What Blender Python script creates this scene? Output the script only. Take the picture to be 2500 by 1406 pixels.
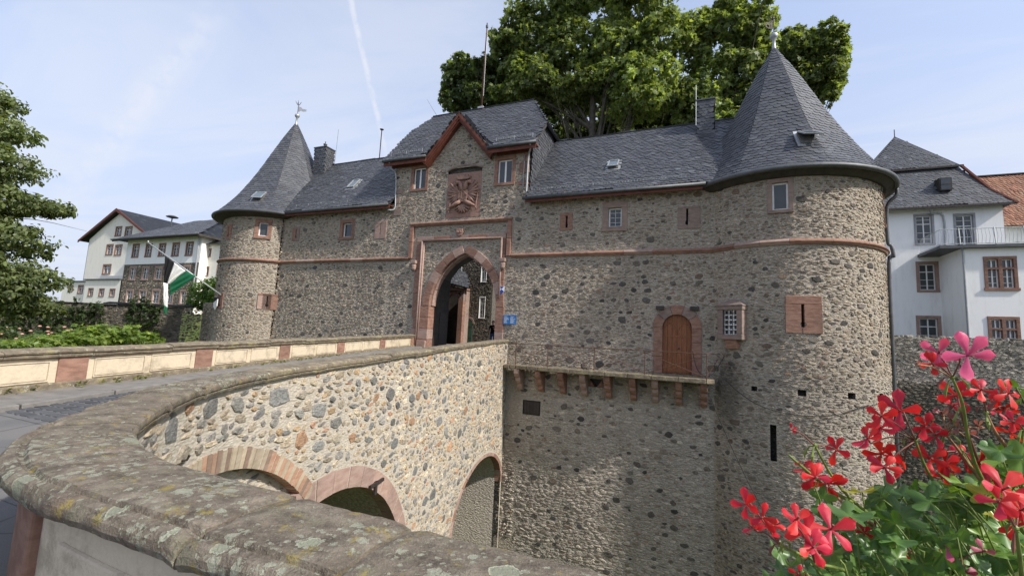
import bpy, bmesh, math, random
import numpy as np
from mathutils import Vector, Matrix, noise
R = math.radians
rng = np.random.default_rng(7); random.seed(7)
scene = bpy.context.scene
for o in list(bpy.data.objects): bpy.data.objects.remove(o)
C = scene.collection

# ------------------------------------------------------------------ camera
CAMP = np.array((0.0, -18.0, 1.65)); FPX = 1080.0
AX = np.array(((0.92361349, 0.00211655, -0.38331923), (0.38016973, 0.12298431, 0.91670379), (0.0490825, -0.99240636, 0.11278532)))
cam = bpy.data.objects.new('camera', bpy.data.cameras.new('camera')); C.objects.link(cam)
m = Matrix.Identity(4)
for i in range(3):
    m[i][0], m[i][1], m[i][2], m[i][3] = AX[i][0], -AX[i][1], -AX[i][2], CAMP[i]
cam.matrix_world = m
cam.data.sensor_width = 36.0; cam.data.lens = 36.0 * FPX / 2500.0
cam.data.clip_start = 0.05; cam.data.clip_end = 3000
scene.camera = cam

# ------------------------------------------------------------------ light
SUN_AZ = math.atan2(-0.19, 0.98); SUN_EL = R(40)     # sun stands to the right of the gate, behind the camera
sd = Vector((math.cos(SUN_AZ)*math.cos(SUN_EL), math.sin(SUN_AZ)*math.cos(SUN_EL), math.sin(SUN_EL)))
sl = bpy.data.lights.new('sun', 'SUN'); sl.energy = 2.5; sl.angle = R(2.0); sl.color = (1.0, 0.945, 0.86)
so = bpy.data.objects.new('sun', sl); C.objects.link(so)
so.rotation_euler = sd.to_track_quat('Z', 'Y').to_euler(); so.location = (30, -30, 40)
scene.view_settings.view_transform = 'Standard'; scene.view_settings.look = 'None'
scene.view_settings.exposure = 1.16; scene.view_settings.gamma = 1.0

w = bpy.data.worlds.new('World'); scene.world = w; w.use_nodes = True
nt = w.node_tree; nt.nodes.clear()
def wn(t, **k):
    n = nt.nodes.new('ShaderNode'+t)
    for a, b in k.items(): setattr(n, a, b)
    return n
def wl(a, b): nt.links.new(a, b)
def wmath(op, a, b=None, c=None):
    n = wn('Math', operation=op)
    for i, x in enumerate((a, b, c)):
        if x is None: continue
        if isinstance(x, (int, float)): n.inputs[i].default_value = x
        else: wl(x, n.inputs[i])
    return n.outputs[0]
def wsmooth(x, lo, hi):
    n = wn('MapRange', interpolation_type='SMOOTHSTEP'); wl(x, n.inputs[0]); n.inputs[1].default_value = lo; n.inputs[2].default_value = hi
    return n.outputs[0]
sky = wn('TexSky', sky_type='NISHITA', sun_disc=False); sky.sun_elevation = SUN_EL
sky.sun_rotation = math.atan2(sd.x, sd.y); sky.air_density = 1.0; sky.dust_density = 1.6; sky.ozone_density = 1.2; sky.altitude = 150
tc = wn('TexCoord'); sep = wn('SeparateXYZ'); wl(tc.outputs['Generated'], sep.inputs[0])
zc = wmath('MAXIMUM', sep.outputs[2], 0.06)
px = wmath('DIVIDE', sep.outputs[0], zc); py = wmath('DIVIDE', sep.outputs[1], zc)
cmb = wn('CombineXYZ'); wl(px, cmb.inputs[0]); wl(py, cmb.inputs[1])
mp = wn('Mapping'); mp.inputs['Rotation'].default_value = (0, 0, R(38)); mp.inputs['Scale'].default_value = (0.5, 1.5, 1); wl(cmb.outputs[0], mp.inputs[0])
ns = wn('TexNoise'); ns.inputs['Scale'].default_value = 0.9; ns.inputs['Detail'].default_value = 8; ns.inputs['Roughness'].default_value = 0.58; ns.inputs['Distortion'].default_value = 0.6; wl(mp.outputs[0], ns.inputs['Vector'])
cirrus = wmath('MULTIPLY', wsmooth(ns.outputs['Fac'], 0.40, 0.66), 1.0)
def trail(p1, p2, halfw, soft, amount):
    # a condensation trail: a great circle band fixed in the sky
    a = Vector(p1).normalized(); b = Vector(p2).normalized(); nrm = a.cross(b).normalized(); mid = (a+b).normalized(); ext = a.dot(mid)
    d = wn('VectorMath', operation='DOT_PRODUCT'); wl(tc.outputs['Generated'], d.inputs[0]); d.inputs[1].default_value = nrm
    n2 = wn('TexNoise'); n2.inputs['Scale'].default_value = 40; n2.inputs['Detail'].default_value = 4; wl(tc.outputs['Generated'], n2.inputs['Vector'])
    wob = wmath('MULTIPLY', wmath('SUBTRACT', n2.outputs['Fac'], 0.5), halfw*1.6)
    ab = wmath('ABSOLUTE', wmath('ADD', d.outputs['Value'], wob))
    mr = wn('MapRange', interpolation_type='SMOOTHSTEP'); wl(ab, mr.inputs[0]); mr.inputs[1].default_value = halfw+soft; mr.inputs[2].default_value = max(0.0, halfw-soft)
    e = wn('VectorMath', operation='DOT_PRODUCT'); wl(tc.outputs['Generated'], e.inputs[0]); e.inputs[1].default_value = mid
    return wmath('MULTIPLY', wmath('MULTIPLY', mr.outputs[0], wsmooth(e.outputs['Value'], ext-0.03, ext+0.02)), wmath('MULTIPLY', wsmooth(n2.outputs['Fac'], 0.25, 0.62), amount))
t1 = trail((-0.5755, 0.5428, 0.6117), (-0.5971, 0.687, 0.4142), 0.0042, 0.0035, 0.9)
t2 = trail((-0.9058, 0.3659, 0.2135), (-0.7788, 0.4256, 0.4608), 0.014, 0.02, 0.6)
tr_ = wmath('MAXIMUM', t1, t2); cov = cirrus
hz = wmath('ADD', wmath('MULTIPLY', wsmooth(sep.outputs[2], 0.7, 0.05), 0.42), 0.48)       # milky summer haze towards the horizon
cov = hz
mx = wn('Mix', data_type='RGBA'); wl(cov, mx.inputs[0]); wl(sky.outputs[0], mx.inputs[6]); mx.inputs[7].default_value = (1.82, 1.94, 2.42, 1)
mx3 = wn('Mix', data_type='RGBA'); wl(wmath('MULTIPLY', cirrus, 0.45), mx3.inputs[0]); wl(mx.outputs[2], mx3.inputs[6]); mx3.inputs[7].default_value = (2.5, 2.6, 2.85, 1)
mx2 = wn('Mix', data_type='RGBA'); wl(tr_, mx2.inputs[0]); wl(mx3.outputs[2], mx2.inputs[6]); mx2.inputs[7].default_value = (2.5, 2.6, 2.9, 1)
bg = wn('Background'); bg.inputs['Strength'].default_value = 0.15; wl(mx2.outputs[2], bg.inputs['Color'])
wo = wn('OutputWorld'); wl(bg.outputs[0], wo.inputs[0])

# ------------------------------------------------------------------ materials
class MT:
    def __init__(s, name, rough=0.8, spec=0.3):
        s.m = bpy.data.materials.new(name); s.m.use_nodes = True; s.nt = s.m.node_tree
        s.b = s.nt.nodes['Principled BSDF']; s.b.inputs['Roughness'].default_value = rough; s.b.inputs['Specular IOR Level'].default_value = spec
        s._p = None
    def n(s, t, **k):
        x = s.nt.nodes.new('ShaderNode'+t)
        for a, b in k.items(): setattr(x, a, b)
        return x
    def l(s, a, b): s.nt.links.new(a, b)
    def put(s, sock, v):
        if hasattr(v, 'is_output'): s.l(v, sock)
        elif isinstance(v, (tuple, list)): sock.default_value = (*v[:3], 1) if len(sock.default_value) == 4 else v
        else: sock.default_value = v
    def pos(s, scale=None, rot=None):
        if s._p is None: s._p = s.n('NewGeometry').outputs['Position']
        if scale is None and rot is None: return s._p
        mp = s.n('Mapping'); s.l(s._p, mp.inputs[0])
        if scale: mp.inputs['Scale'].default_value = scale
        if rot: mp.inputs['Rotation'].default_value = rot
        return mp.outputs[0]
    def obj(s): return s.n('TexCoord').outputs['Object']
    def noise(s, scale, detail=4, rough=0.55, vec=None, dist=0.0):
        x = s.n('TexNoise'); s.l(vec if vec is not None else s.pos(), x.inputs['Vector'])
        x.inputs['Scale'].default_value = scale; x.inputs['Detail'].default_value = detail; x.inputs['Roughness'].default_value = rough; x.inputs['Distortion'].default_value = dist
        return x.outputs['Fac']
    def vor(s, scale, vec=None, feature='F1', rand=1.0):
        x = s.n('TexVoronoi', feature=feature); s.l(vec if vec is not None else s.pos(), x.inputs['Vector']); x.inputs['Scale'].default_value = scale; x.inputs['Randomness'].default_value = rand
        return x
    def ramp(s, f, stops, interp='LINEAR'):
        x = s.n('ValToRGB'); x.color_ramp.interpolation = interp; e = x.color_ramp.elements
        while len(e) < len(stops): e.new(0.5)
        for i, (p, c) in enumerate(stops): e[i].position = p; e[i].color = (*c[:3], 1) if isinstance(c, (tuple, list)) else (c, c, c, 1)
        s.put(x.inputs[0], f); return x.outputs[0]
    def mix(s, f, a, b, mode='MIX'):
        x = s.n('Mix', data_type='RGBA', blend_type=mode); s.put(x.inputs[0], f); s.put(x.inputs[6], a); s.put(x.inputs[7], b); return x.outputs[2]
    def math(s, op, a, b=0.0, c=None, clamp=False):
        x = s.n('Math', operation=op, use_clamp=clamp); s.put(x.inputs[0], a); s.put(x.inputs[1], b)
        if c is not None: s.put(x.inputs[2], c)
        return x.outputs[0]
    def step(s, v, lo, hi):
        x = s.n('MapRange', interpolation_type='SMOOTHSTEP'); s.put(x.inputs[0], v); x.inputs[1].default_value = lo; x.inputs[2].default_value = hi; return x.outputs[0]
    def bump(s, h, strength=0.5, dist=0.02):
        x = s.n('Bump'); x.inputs['Strength'].default_value = strength; x.inputs['Distance'].default_value = dist; s.l(h, x.inputs['Height']); s.l(x.outputs[0], s.b.inputs['Normal']); return x
    def tint(s):
        a = s.n('Attribute', attribute_name='col'); o = s.n('ObjectInfo')
        return s.mix(1.0, a.outputs['Color'], o.outputs['Color'], 'MULTIPLY')
    def color(s, v): s.put(s.b.inputs['Base Color'], v); return s

M = {}
def simple(name, col, rough=0.7, var=0.25, scale=6.0, bump=0.0, metal=0.0, spec=0.3, bscale=None):
    t = MT(name, rough, spec); f = t.noise(scale, 5, 0.6)
    t.color(t.mix(t.ramp(f, [(0.3, 0.0), (0.7, 1.0)]), tuple(c*(1-var) for c in col), tuple(min(1, c*(1+var)) for c in col)))
    t.b.inputs['Metallic'].default_value = metal
    if bump: t.bump(t.noise(bscale or scale*6, 4), bump, 0.02)
    M[name] = t.m; return t

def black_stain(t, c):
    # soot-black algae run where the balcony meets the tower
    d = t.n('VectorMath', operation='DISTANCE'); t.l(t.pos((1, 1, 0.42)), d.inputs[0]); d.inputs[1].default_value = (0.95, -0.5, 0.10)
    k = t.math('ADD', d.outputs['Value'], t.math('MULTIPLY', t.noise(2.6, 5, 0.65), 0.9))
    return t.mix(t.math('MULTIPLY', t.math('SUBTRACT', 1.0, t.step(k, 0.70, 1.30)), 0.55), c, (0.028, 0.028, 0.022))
def mortar(name, base, dark, scale=1.0, stain=0.5, bs=1.0, bd=0.05):
    t = MT(name, 0.92, 0.15)
    v = t.pos((1, 1, 2.6)); f1 = t.noise(9*scale, 6, 0.65, v, 0.4); f2 = t.noise(0.35, 4, 0.6)
    c = t.mix(t.step(f1, 0.36, 0.66), dark, base)
    c = t.mix(t.math('MULTIPLY', t.step(f2, 0.42, 0.68), stain), c, tuple(x*0.55 for x in base))
    vv = t.vor(11*scale, t.pos((1, 1, 2.2)))
    c = t.mix(t.math('MULTIPLY', t.step(vv.outputs['Distance'], 0.1, 0.75), 0.35), c, tuple(x*0.62 for x in dark))
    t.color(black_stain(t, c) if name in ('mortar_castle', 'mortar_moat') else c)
    h = t.math('ADD', f1, t.math('MULTIPLY', t.noise(40*scale, 3, 0.6, v), 0.4))
    t.bump(t.math('SUBTRACT', h, t.math('MULTIPLY', vv.outputs['Distance'], 0.8)), bs, bd)
    M[name] = t.m
mortar('mortar_castle', (0.58, 0.52, 0.43), (0.36, 0.31, 0.25))
mortar('mortar_moat', (0.60, 0.55, 0.475), (0.40, 0.355, 0.30))
mortar('mortar_bridge', (0.55, 0.505, 0.425), (0.42, 0.375, 0.305), 1.6, 0.25, 0.6, 0.02)
mortar('mortar_old', (0.22, 0.20, 0.17), (0.11, 0.10, 0.085))

def stone(name, bump=0.9, lich=0.0):
    t = MT(name, 0.85, 0.2); base = t.tint()
    f = t.noise(16, 7, 0.7, t.pos((1, 1, 1.8)), 0.6); g = t.noise(70, 3, 0.6)
    c = t.mix(t.step(f, 0.3, 0.72), t.mix(1.0, base, (0.62, 0.60, 0.58), 'MULTIPLY'), t.mix(1.0, base, (1.3, 1.27, 1.22), 'MULTIPLY'))
    c = t.mix(t.math('MULTIPLY', t.step(t.noise(0.35, 4, 0.6), 0.45, 0.7), 0.35), c, t.mix(1.0, c, (0.6, 0.58, 0.55), 'MULTIPLY'))
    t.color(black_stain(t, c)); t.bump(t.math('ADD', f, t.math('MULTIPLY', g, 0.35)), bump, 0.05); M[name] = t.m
stone('rubble_stone')

def sandstone(name, c1, c2, soot=0.4, rough=0.85):
    t = MT(name, rough, 0.2); oi = t.n('ObjectInfo').outputs['Random']
    f = t.noise(5, 6, 0.6, t.pos((1, 1, 3))); g = t.noise(45, 3)
    c = t.mix(t.step(f, 0.3, 0.7), c1, c2)
    c = t.mix(t.math('MULTIPLY', oi, 0.55), c, t.mix(1.0, c, (0.62, 0.66, 0.70), 'MULTIPLY'))
    c = t.mix(t.math('MULTIPLY', t.step(t.noise(1.3, 5, 0.65), 0.48, 0.75), soot), c, (0.10, 0.075, 0.06))
    t.color(c); t.bump(t.math('ADD', f, t.math('MULTIPLY', g, 0.5)), 0.5, 0.015); M[name] = t.m
sandstone('sandstone', (0.215, 0.115, 0.083), (0.335, 0.198, 0.146))
sandstone('sandstone_pale', (0.32, 0.21, 0.17), (0.41, 0.29, 0.24), 0.35)
sandstone('sandstone_grey', (0.22, 0.17, 0.14), (0.32, 0.23, 0.19), 0.5)
sandstone('carved_stone', (0.25, 0.15, 0.115), (0.36, 0.225, 0.18), 0.35)

t = MT('slate', 0.42, 0.5); b_ = t.tint(); f = t.noise(18, 5, 0.6); f3 = t.noise(0.8, 5, 0.65)
c = t.mix(t.step(f, 0.25, 0.75), t.mix(1.0, b_, (0.82, 0.82, 0.83), 'MULTIPLY'), t.mix(1.0, b_, (1.15, 1.15, 1.14), 'MULTIPLY'))
c = t.mix(t.math('MULTIPLY', t.step(f3, 0.52, 0.75), 0.4), c, (0.115, 0.12, 0.118)); c = t.mix(t.math('MULTIPLY', t.step(t.noise(6, 7, 0.75), 0.60, 0.72), 0.5), c, (0.17, 0.175, 0.15))
t.color(c); t.put(t.b.inputs['Roughness'], t.ramp(f, [(0.3, 0.38), (0.8, 0.62)])); t.bump(f, 0.25, 0.01); M['slate'] = t.m
simple('roof_deck', (0.035, 0.037, 0.042), 0.7)
t = MT('clay_tile', 0.75, 0.25); b_ = t.tint(); t.color(t.mix(t.noise(9, 4), t.mix(1.0, b_, (0.6, 0.58, 0.56), 'MULTIPLY'), t.mix(1.0, b_, (1.25, 1.2, 1.15), 'MULTIPLY'))); M['clay_tile'] = t.m

simple('white_paint', (0.78, 0.78, 0.76), 0.45, 0.06)
simple('zinc', (0.10, 0.105, 0.11), 0.55, 0.2, 3, 0, 0.55)
simple('zinc_light', (0.36, 0.38, 0.39), 0.5, 0.15, 5, 0, 0.5)
simple('iron', (0.055, 0.045, 0.04), 0.6, 0.4, 20, 0.3, 0.4)
simple('rusty_iron', (0.10, 0.052, 0.034), 0.8, 0.5, 25, 0.4)
simple('red_timber', (0.13, 0.042, 0.027), 0.65, 0.3, 4, 0.3)
simple('dark_timber', (0.05, 0.043, 0.038), 0.75, 0.3, 4, 0.4)
simple('grey_timber', (0.30, 0.30, 0.31), 0.7, 0.2, 5, 0.3)
t = MT('oak_door', 0.55, 0.4); f = t.noise(4, 6, 0.65, t.pos((9, 9, 0.7)), 0.5)
t.color(t.ramp(f, [(0.3, (0.13, 0.045, 0.016)), (0.55, (0.23, 0.085, 0.032)), (0.75, (0.30, 0.125, 0.05))])); t.bump(f, 0.3, 0.01); M['oak_door'] = t.m
t = MT('glass', 0.06, 0.6); t.color(t.mix(t.noise(1.7, 3), (0.018, 0.021, 0.024), (0.06, 0.07, 0.08))); M['glass'] = t.m
t = MT('skylight_glass', 0.05, 0.8); t.color((0.10, 0.13, 0.15)); M['skylight_glass'] = t.m
def plaster(name, col, dirt=0.25, dcol=(0.30, 0.27, 0.23)):
    t = MT(name, 0.9, 0.15); f = t.noise(1.6, 7, 0.7, t.pos((1.4, 1.4, 0.28))); g = t.noise(30, 3)
    t.color(t.mix(t.math('MULTIPLY', t.step(f, 0.46, 0.72), dirt), t.mix(g, tuple(x*0.95 for x in col), col), dcol)); t.bump(g, 0.15, 0.01); M[name] = t.m
plaster('white_render', (0.86, 0.86, 0.845), 0.28, (0.45, 0.43, 0.39)); plaster('cream_render', (0.82, 0.79, 0.71), 0.28, (0.45, 0.42, 0.36))
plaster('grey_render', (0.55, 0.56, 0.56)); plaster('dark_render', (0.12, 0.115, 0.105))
t = MT('parapet_render', 0.9, 0.15); f = t.noise(3, 7, 0.7); g = t.noise(26, 4)
c = t.mix(g, (0.50, 0.425, 0.31), (0.60, 0.52, 0.39)); c = t.mix(t.math('MULTIPLY', t.step(f, 0.46, 0.72), 0.8), c, (0.27, 0.22, 0.16))
t.color(c); t.bump(t.math('ADD', g, f), 0.35, 0.02); M['parapet_render'] = t.m
t = MT('near_render', 0.92, 0.15); f = t.noise(5, 7, 0.7); g = t.noise(60, 4); st = t.noise(2.5, 4, 0.6, t.pos((3, 3, 0.5)))
c = t.mix(g, (0.50, 0.43, 0.33), (0.62, 0.54, 0.42)); c = t.mix(t.math('MULTIPLY', t.step(f, 0.47, 0.68), 0.7), c, (0.30, 0.255, 0.19)); c = t.mix(t.math('MULTIPLY', t.step(st, 0.55, 0.75), 0.5), c, (0.30, 0.33, 0.26))
t.color(c); t.bump(t.math('ADD', g, f), 0.4, 0.012); M['near_render'] = t.m

# weathered coping with crusts of lichen
t = MT('coping_stone', 0.9, 0.15)
wv = t.n('VectorMath', operation='ADD'); nv = t.n('TexNoise'); nv.inputs['Scale'].default_value = 17; nv.inputs['Detail'].default_value = 7; nv.inputs['Roughness'].default_value = 0.72; t.l(t.pos(), nv.inputs['Vector'])
sc_ = t.n('VectorMath', operation='SCALE'); sc_.inputs['Scale'].default_value = 0.075; t.l(nv.outputs['Color'], sc_.inputs[0]); t.l(t.pos(), wv.inputs[0]); t.l(sc_.outputs[0], wv.inputs[1]); W_ = wv.outputs[0]
fine = t.noise(120, 4, 0.65); f = t.noise(9, 7, 0.68); big = t.noise(1.6, 4, 0.6)
c = t.ramp(f, [(0.30, (0.06, 0.05, 0.04)), (0.5, (0.15, 0.125, 0.097)), (0.70, (0.26, 0.22, 0.17))])
c = t.mix(t.math('MULTIPLY', t.step(t.noise(4, 5, 0.6), 0.55, 0.75), 0.4), c, (0.25, 0.155, 0.12))
c = t.mix(t.math('MULTIPLY', t.step(t.noise(7, 8, 0.75), 0.5, 0.68), 0.55), c, (0.20, 0.195, 0.13))      # grey-green film
c = t.mix(t.math('MULTIPLY', t.step(t.noise(10, 7, 0.75), 0.555, 0.66), 0.85), c, (0.27, 0.215, 0.055))   # yellow crust
c = t.mix(t.math('MULTIPLY', t.step(t.noise(38, 6, 0.75), 0.54, 0.66), 0.6), c, (0.062, 0.052, 0.044))   # black pits
c = t.mix(t.math('MULTIPLY', t.step(fine, 0.52, 0.7), 0.35), c, (0.34, 0.31, 0.25))
hl = None
for sc, rmax, dens, colr in ((9, 0.40, 0.24, (0.34, 0.35, 0.26)), (21, 0.46, 0.55, (0.40, 0.40, 0.31)), (40, 0.5, 0.65, (0.40, 0.40, 0.31))):
    v = t.vor(sc, W_); cs = t.n('SeparateColor'); t.l(v.outputs['Color'], cs.inputs[0])
    rad = t.math('MULTIPLY', t.math('MULTIPLY', cs.outputs[0], t.math('LESS_THAN', cs.outputs[1], dens)), rmax)
    rad = t.math('MULTIPLY', rad, t.math('ADD', 0.5, t.math('MULTIPLY', t.step(big, 0.38, 0.62), 0.9)))
    d = v.outputs['Distance']; k = t.math('SUBTRACT', rad, d)
    mask = t.math('MULTIPLY', t.step(k, 0.0, 0.02), t.math('GREATER_THAN', rad, 0.06))
    rim = t.math('SUBTRACT', 1.0, t.step(k, 0.03, 0.11))
    lc = t.mix(rim, t.mix(t.noise(80, 3), tuple(x*0.55 for x in colr), tuple(x*0.85 for x in colr)), tuple(x*1.25 for x in colr))
    c = t.mix(t.math('MULTIPLY', mask, 0.92), c, lc)
    hh = t.math('MULTIPLY', mask, t.math('ADD', 0.5, rim)); hl = hh if hl is None else t.math('ADD', hl, hh)
t.color(c); t.bump(t.math('ADD', t.math('ADD', f, t.math('MULTIPLY', fine, 0.35)), t.math('MULTIPLY', hl, 0.2)), 1.0, 0.018); M['coping_stone'] = t.m
t = MT('mossy_coping', 0.9, 0.15); f = t.noise(6, 7, 0.68); g = t.noise(40, 4)
c = t.ramp(f, [(0.3, (0.10, 0.085, 0.062)), (0.55, (0.20, 0.165, 0.12)), (0.75, (0.30, 0.26, 0.17))]); c = t.mix(t.math('MULTIPLY', t.step(t.noise(3, 6, 0.7), 0.54, 0.68), 0.6), c, (0.30, 0.27, 0.12)); c = t.mix(t.math('MULTIPLY', t.step(t.noise(14, 5, 0.7), 0.57, 0.66), 0.7), c, (0.42, 0.42, 0.32))
t.color(c); t.bump(t.math('ADD', f, t.math('MULTIPLY', g, 0.5)), 0.7, 0.02); M['mossy_coping'] = t.m
t = MT('asphalt', 0.9, 0.3); f = t.noise(1.1, 7, 0.7); g = t.noise(160, 3, 0.7)
c = t.mix(g, (0.085, 0.085, 0.088), (0.165, 0.163, 0.16)); c = t.mix(t.math('MULTIPLY', t.step(f, 0.47, 0.62), 0.5), c, (0.19, 0.18, 0.165)); cv_ = t.vor(0.9, None, 'DISTANCE_TO_EDGE'); c = t.mix(t.math('MULTIPLY', t.math('LESS_THAN', t.math('ADD', cv_.outputs['Distance'], t.math('MULTIPLY', t.noise(9, 4), 0.03)), 0.022), 0.6), c, (0.05, 0.05, 0.05))
t.color(c); t.bump(g, 0.5, 0.008); M['asphalt'] = t.m
simple('pavement', (0.19, 0.18, 0.165), 0.9, 0.25, 5, 0.5, 0, 0.3, 90)
t = MT('sett', 0.8, 0.3); b_ = t.tint(); t.color(t.mix(t.noise(20, 5), t.mix(1.0, b_, (0.6, 0.6, 0.6), 'MULTIPLY'), b_)); t.bump(t.noise(60, 4), 0.5, 0.01); M['sett'] = t.m
simple('soil', (0.10, 0.085, 0.05), 0.95, 0.4, 3, 0.6)
t = MT('meadow', 0.95, 0.1); t.color(t.ramp(t.noise(0.4, 6), [(0.3, (0.05, 0.075, 0.022)), (0.7, (0.11, 0.12, 0.045))])); M['meadow'] = t.m
def leafmat(name, transl=0.42, rough=0.45):
    t = MT(name, rough, 0.35); col = t.tint(); t.color(col)
    tr = t.n('BsdfTranslucent'); t.put(tr.inputs['Color'], t.mix(1.0, col, (1.5, 1.5, 0.55), 'MULTIPLY'))
    ms = t.n('MixShader'); ms.inputs[0].default_value = transl; t.l(t.b.outputs[0], ms.inputs[1]); t.l(tr.outputs[0], ms.inputs[2])
    t.l(ms.outputs[0], t.nt.nodes['Material Output'].inputs[0]); M[name] = t.m; return t
leafmat('leaf', 0.5); leafmat('petal', 0.3, 0.5)
t = leafmat('geranium_leaf', 0.25, 0.35)
simple('bark', (0.075, 0.066, 0.053), 0.9, 0.45, 3, 0.6)
simple('stem_green', (0.15, 0.20, 0.045), 0.5, 0.3, 30); simple('stem_red', (0.17, 0.07, 0.05), 0.5, 0.3, 30); simple('dry', (0.26, 0.15, 0.08), 0.8, 0.4, 60)
simple('cloth_black', (0.012, 0.012, 0.014), 0.8, 0.2, 10); simple('cloth_white', (0.72, 0.72, 0.70), 0.8, 0.06); simple('cloth_green', (0.012, 0.12, 0.055), 0.75, 0.15)
simple('skin', (0.48, 0.29, 0.21), 0.5, 0.08); simple('hair', (0.03, 0.02, 0.015), 0.6, 0.2); simple('denim', (0.09, 0.16, 0.32), 0.85, 0.2, 20)
simple('sign_blue', (0.03, 0.14, 0.36), 0.4, 0.15, 8); simple('badge_blue', (0.02, 0.05, 0.32), 0.4, 0.05); simple('sign_white', (0.72, 0.76, 0.80), 0.5, 0.05)
simple('green_door', (0.025, 0.065, 0.045), 0.6, 0.2); simple('cable', (0.03, 0.03, 0.03), 0.7, 0.1)
# ------------------------------------------------------------------ builders
def tag(o, label=None, cat=None, group=None, kind=None):
    if label: o['label'] = label
    if cat: o['category'] = cat
    if group: o['group'] = group
    if kind: o['kind'] = kind
    return o
def thing(name, label, cat, loc=(0, 0, 0), group=None):
    o = bpy.data.objects.new(name, None); C.objects.link(o); o.location = loc; o.empty_display_size = 0.2
    return tag(o, label, cat, group)
def link(name, me, parent=None, mw=None):
    o = bpy.data.objects.new(name, me); C.objects.link(o)
    if parent is not None:
        o.parent = parent; o.matrix_parent_inverse = WM(parent).inverted()
    if mw is not None: o.matrix_basis = mw
    return o
_wm = {}
def WM(o):
    # world matrix without a depsgraph update (parents here are never rotated)
    k = o.name
    if k not in _wm:
        _wm[k] = o.matrix_basis.copy() if o.parent is None else WM(o.parent) @ o.matrix_parent_inverse @ o.matrix_basis
    return _wm[k]
class MB:
    def __init__(s, T=None): s.v = []; s.f = []; s.T = T
    def p(s, q):
        q = (float(q[0]), float(q[1]), float(q[2])); s.v.append(tuple(s.T(*q)) if s.T else q); return len(s.v)-1
    def poly(s, pts): s.f.append([s.p(q) for q in pts]); return s
    def box(s, x0, x1, y0, y1, z0, z1):
        i = [s.p((x, y, z)) for z in (z0, z1) for y in (y0, y1) for x in (x0, x1)]
        for q in ((0, 2, 3, 1), (4, 5, 7, 6), (0, 1, 5, 4), (2, 6, 7, 3), (0, 4, 6, 2), (1, 3, 7, 5)): s.f.append([i[k] for k in q])
        return s
    def prism(s, pts, d):
        a = [s.p(q) for q in pts]; b = [s.p((q[0]+d[0], q[1]+d[1], q[2]+d[2])) for q in pts]; n = len(pts)
        s.f.append(a[::-1]); s.f.append(b)
        for i in range(n): s.f.append([a[i], a[(i+1) % n], b[(i+1) % n], b[i]])
        return s
    def tube(s, path, r, n=8, cap=True):
        P = [Vector(q) for q in path]; rings = []; up = Vector((0, 0, 1)); last = None
        for i, q in enumerate(P):
            d = (P[min(i+1, len(P)-1)]-P[max(i-1, 0)]).normalized()
            if last is None: a = d.cross(up) if abs(d.z) < 0.95 else d.cross(Vector((1, 0, 0)))
            else: a = last-d*last.dot(d)
            a.normalize(); last = a; b = d.cross(a); rr = r[i] if isinstance(r, (list, tuple)) else r
            rings.append([s.p(q+a*rr*math.cos(2*math.pi*k/n)+b*rr*math.sin(2*math.pi*k/n)) for k in range(n)])
        for A, B in zip(rings, rings[1:]):
            for k in range(n): s.f.append([A[k], A[(k+1) % n], B[(k+1) % n], B[k]])
        if cap: s.f.append(rings[0][::-1]); s.f.append(rings[-1])
        return s
    def lathe(s, prof, c, n=16):
        rings = [[s.p((c[0]+r*math.cos(2*math.pi*k/n), c[1]+r*math.sin(2*math.pi*k/n), c[2]+z)) for k in range(n)] for r, z in prof]
        for A, B in zip(rings, rings[1:]):
            for k in range(n): s.f.append([A[k], A[(k+1) % n], B[(k+1) % n], B[k]])
        s.f.append(rings[0][::-1]); s.f.append(rings[-1]); return s
    def sweep(s, prof, frames, closed=True, cap=True):
        # prof: (a,b) pairs; frames: (P, side, up)
        rings = [[s.p(P+sd_*a+up*b) for a, b in prof] for P, sd_, up in frames]; n = len(prof)
        for A, B in zip(rings, rings[1:]):
            for k in range(n if closed else n-1): s.f.append([A[k], A[(k+1) % n], B[(k+1) % n], B[k]])
        if cap and closed: s.f.append(rings[0][::-1]); s.f.append(rings[-1])
        return s
    def build(s, name, mat, parent=None, smooth=False, bevel=0.0, fix=True, col=True, label=None):
        me = bpy.data.meshes.new(name); me.from_pydata(s.v, [], s.f); me.update()
        if fix:
            bm = bmesh.new(); bm.from_mesh(me); bmesh.ops.recalc_face_normals(bm, faces=bm.faces); bm.to_mesh(me); bm.free()
        me.materials.append(M[mat] if isinstance(mat, str) else mat)
        if smooth: me.polygons.foreach_set('use_smooth', [True]*len(me.polygons))
        o = link(name, me, parent)
        if bevel:
            b = o.modifiers.new('bevel', 'BEVEL'); b.width = bevel; b.segments = 2; b.limit_method = 'ANGLE'; b.angle_limit = R(40)
        if label: o['label'] = label
        return o
def blocks(name, mat, parent, boxes, T=None, bevel=0.01):
    return [MB(T).box(*b).build(name, mat, parent, bevel=bevel) for b in boxes]

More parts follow.
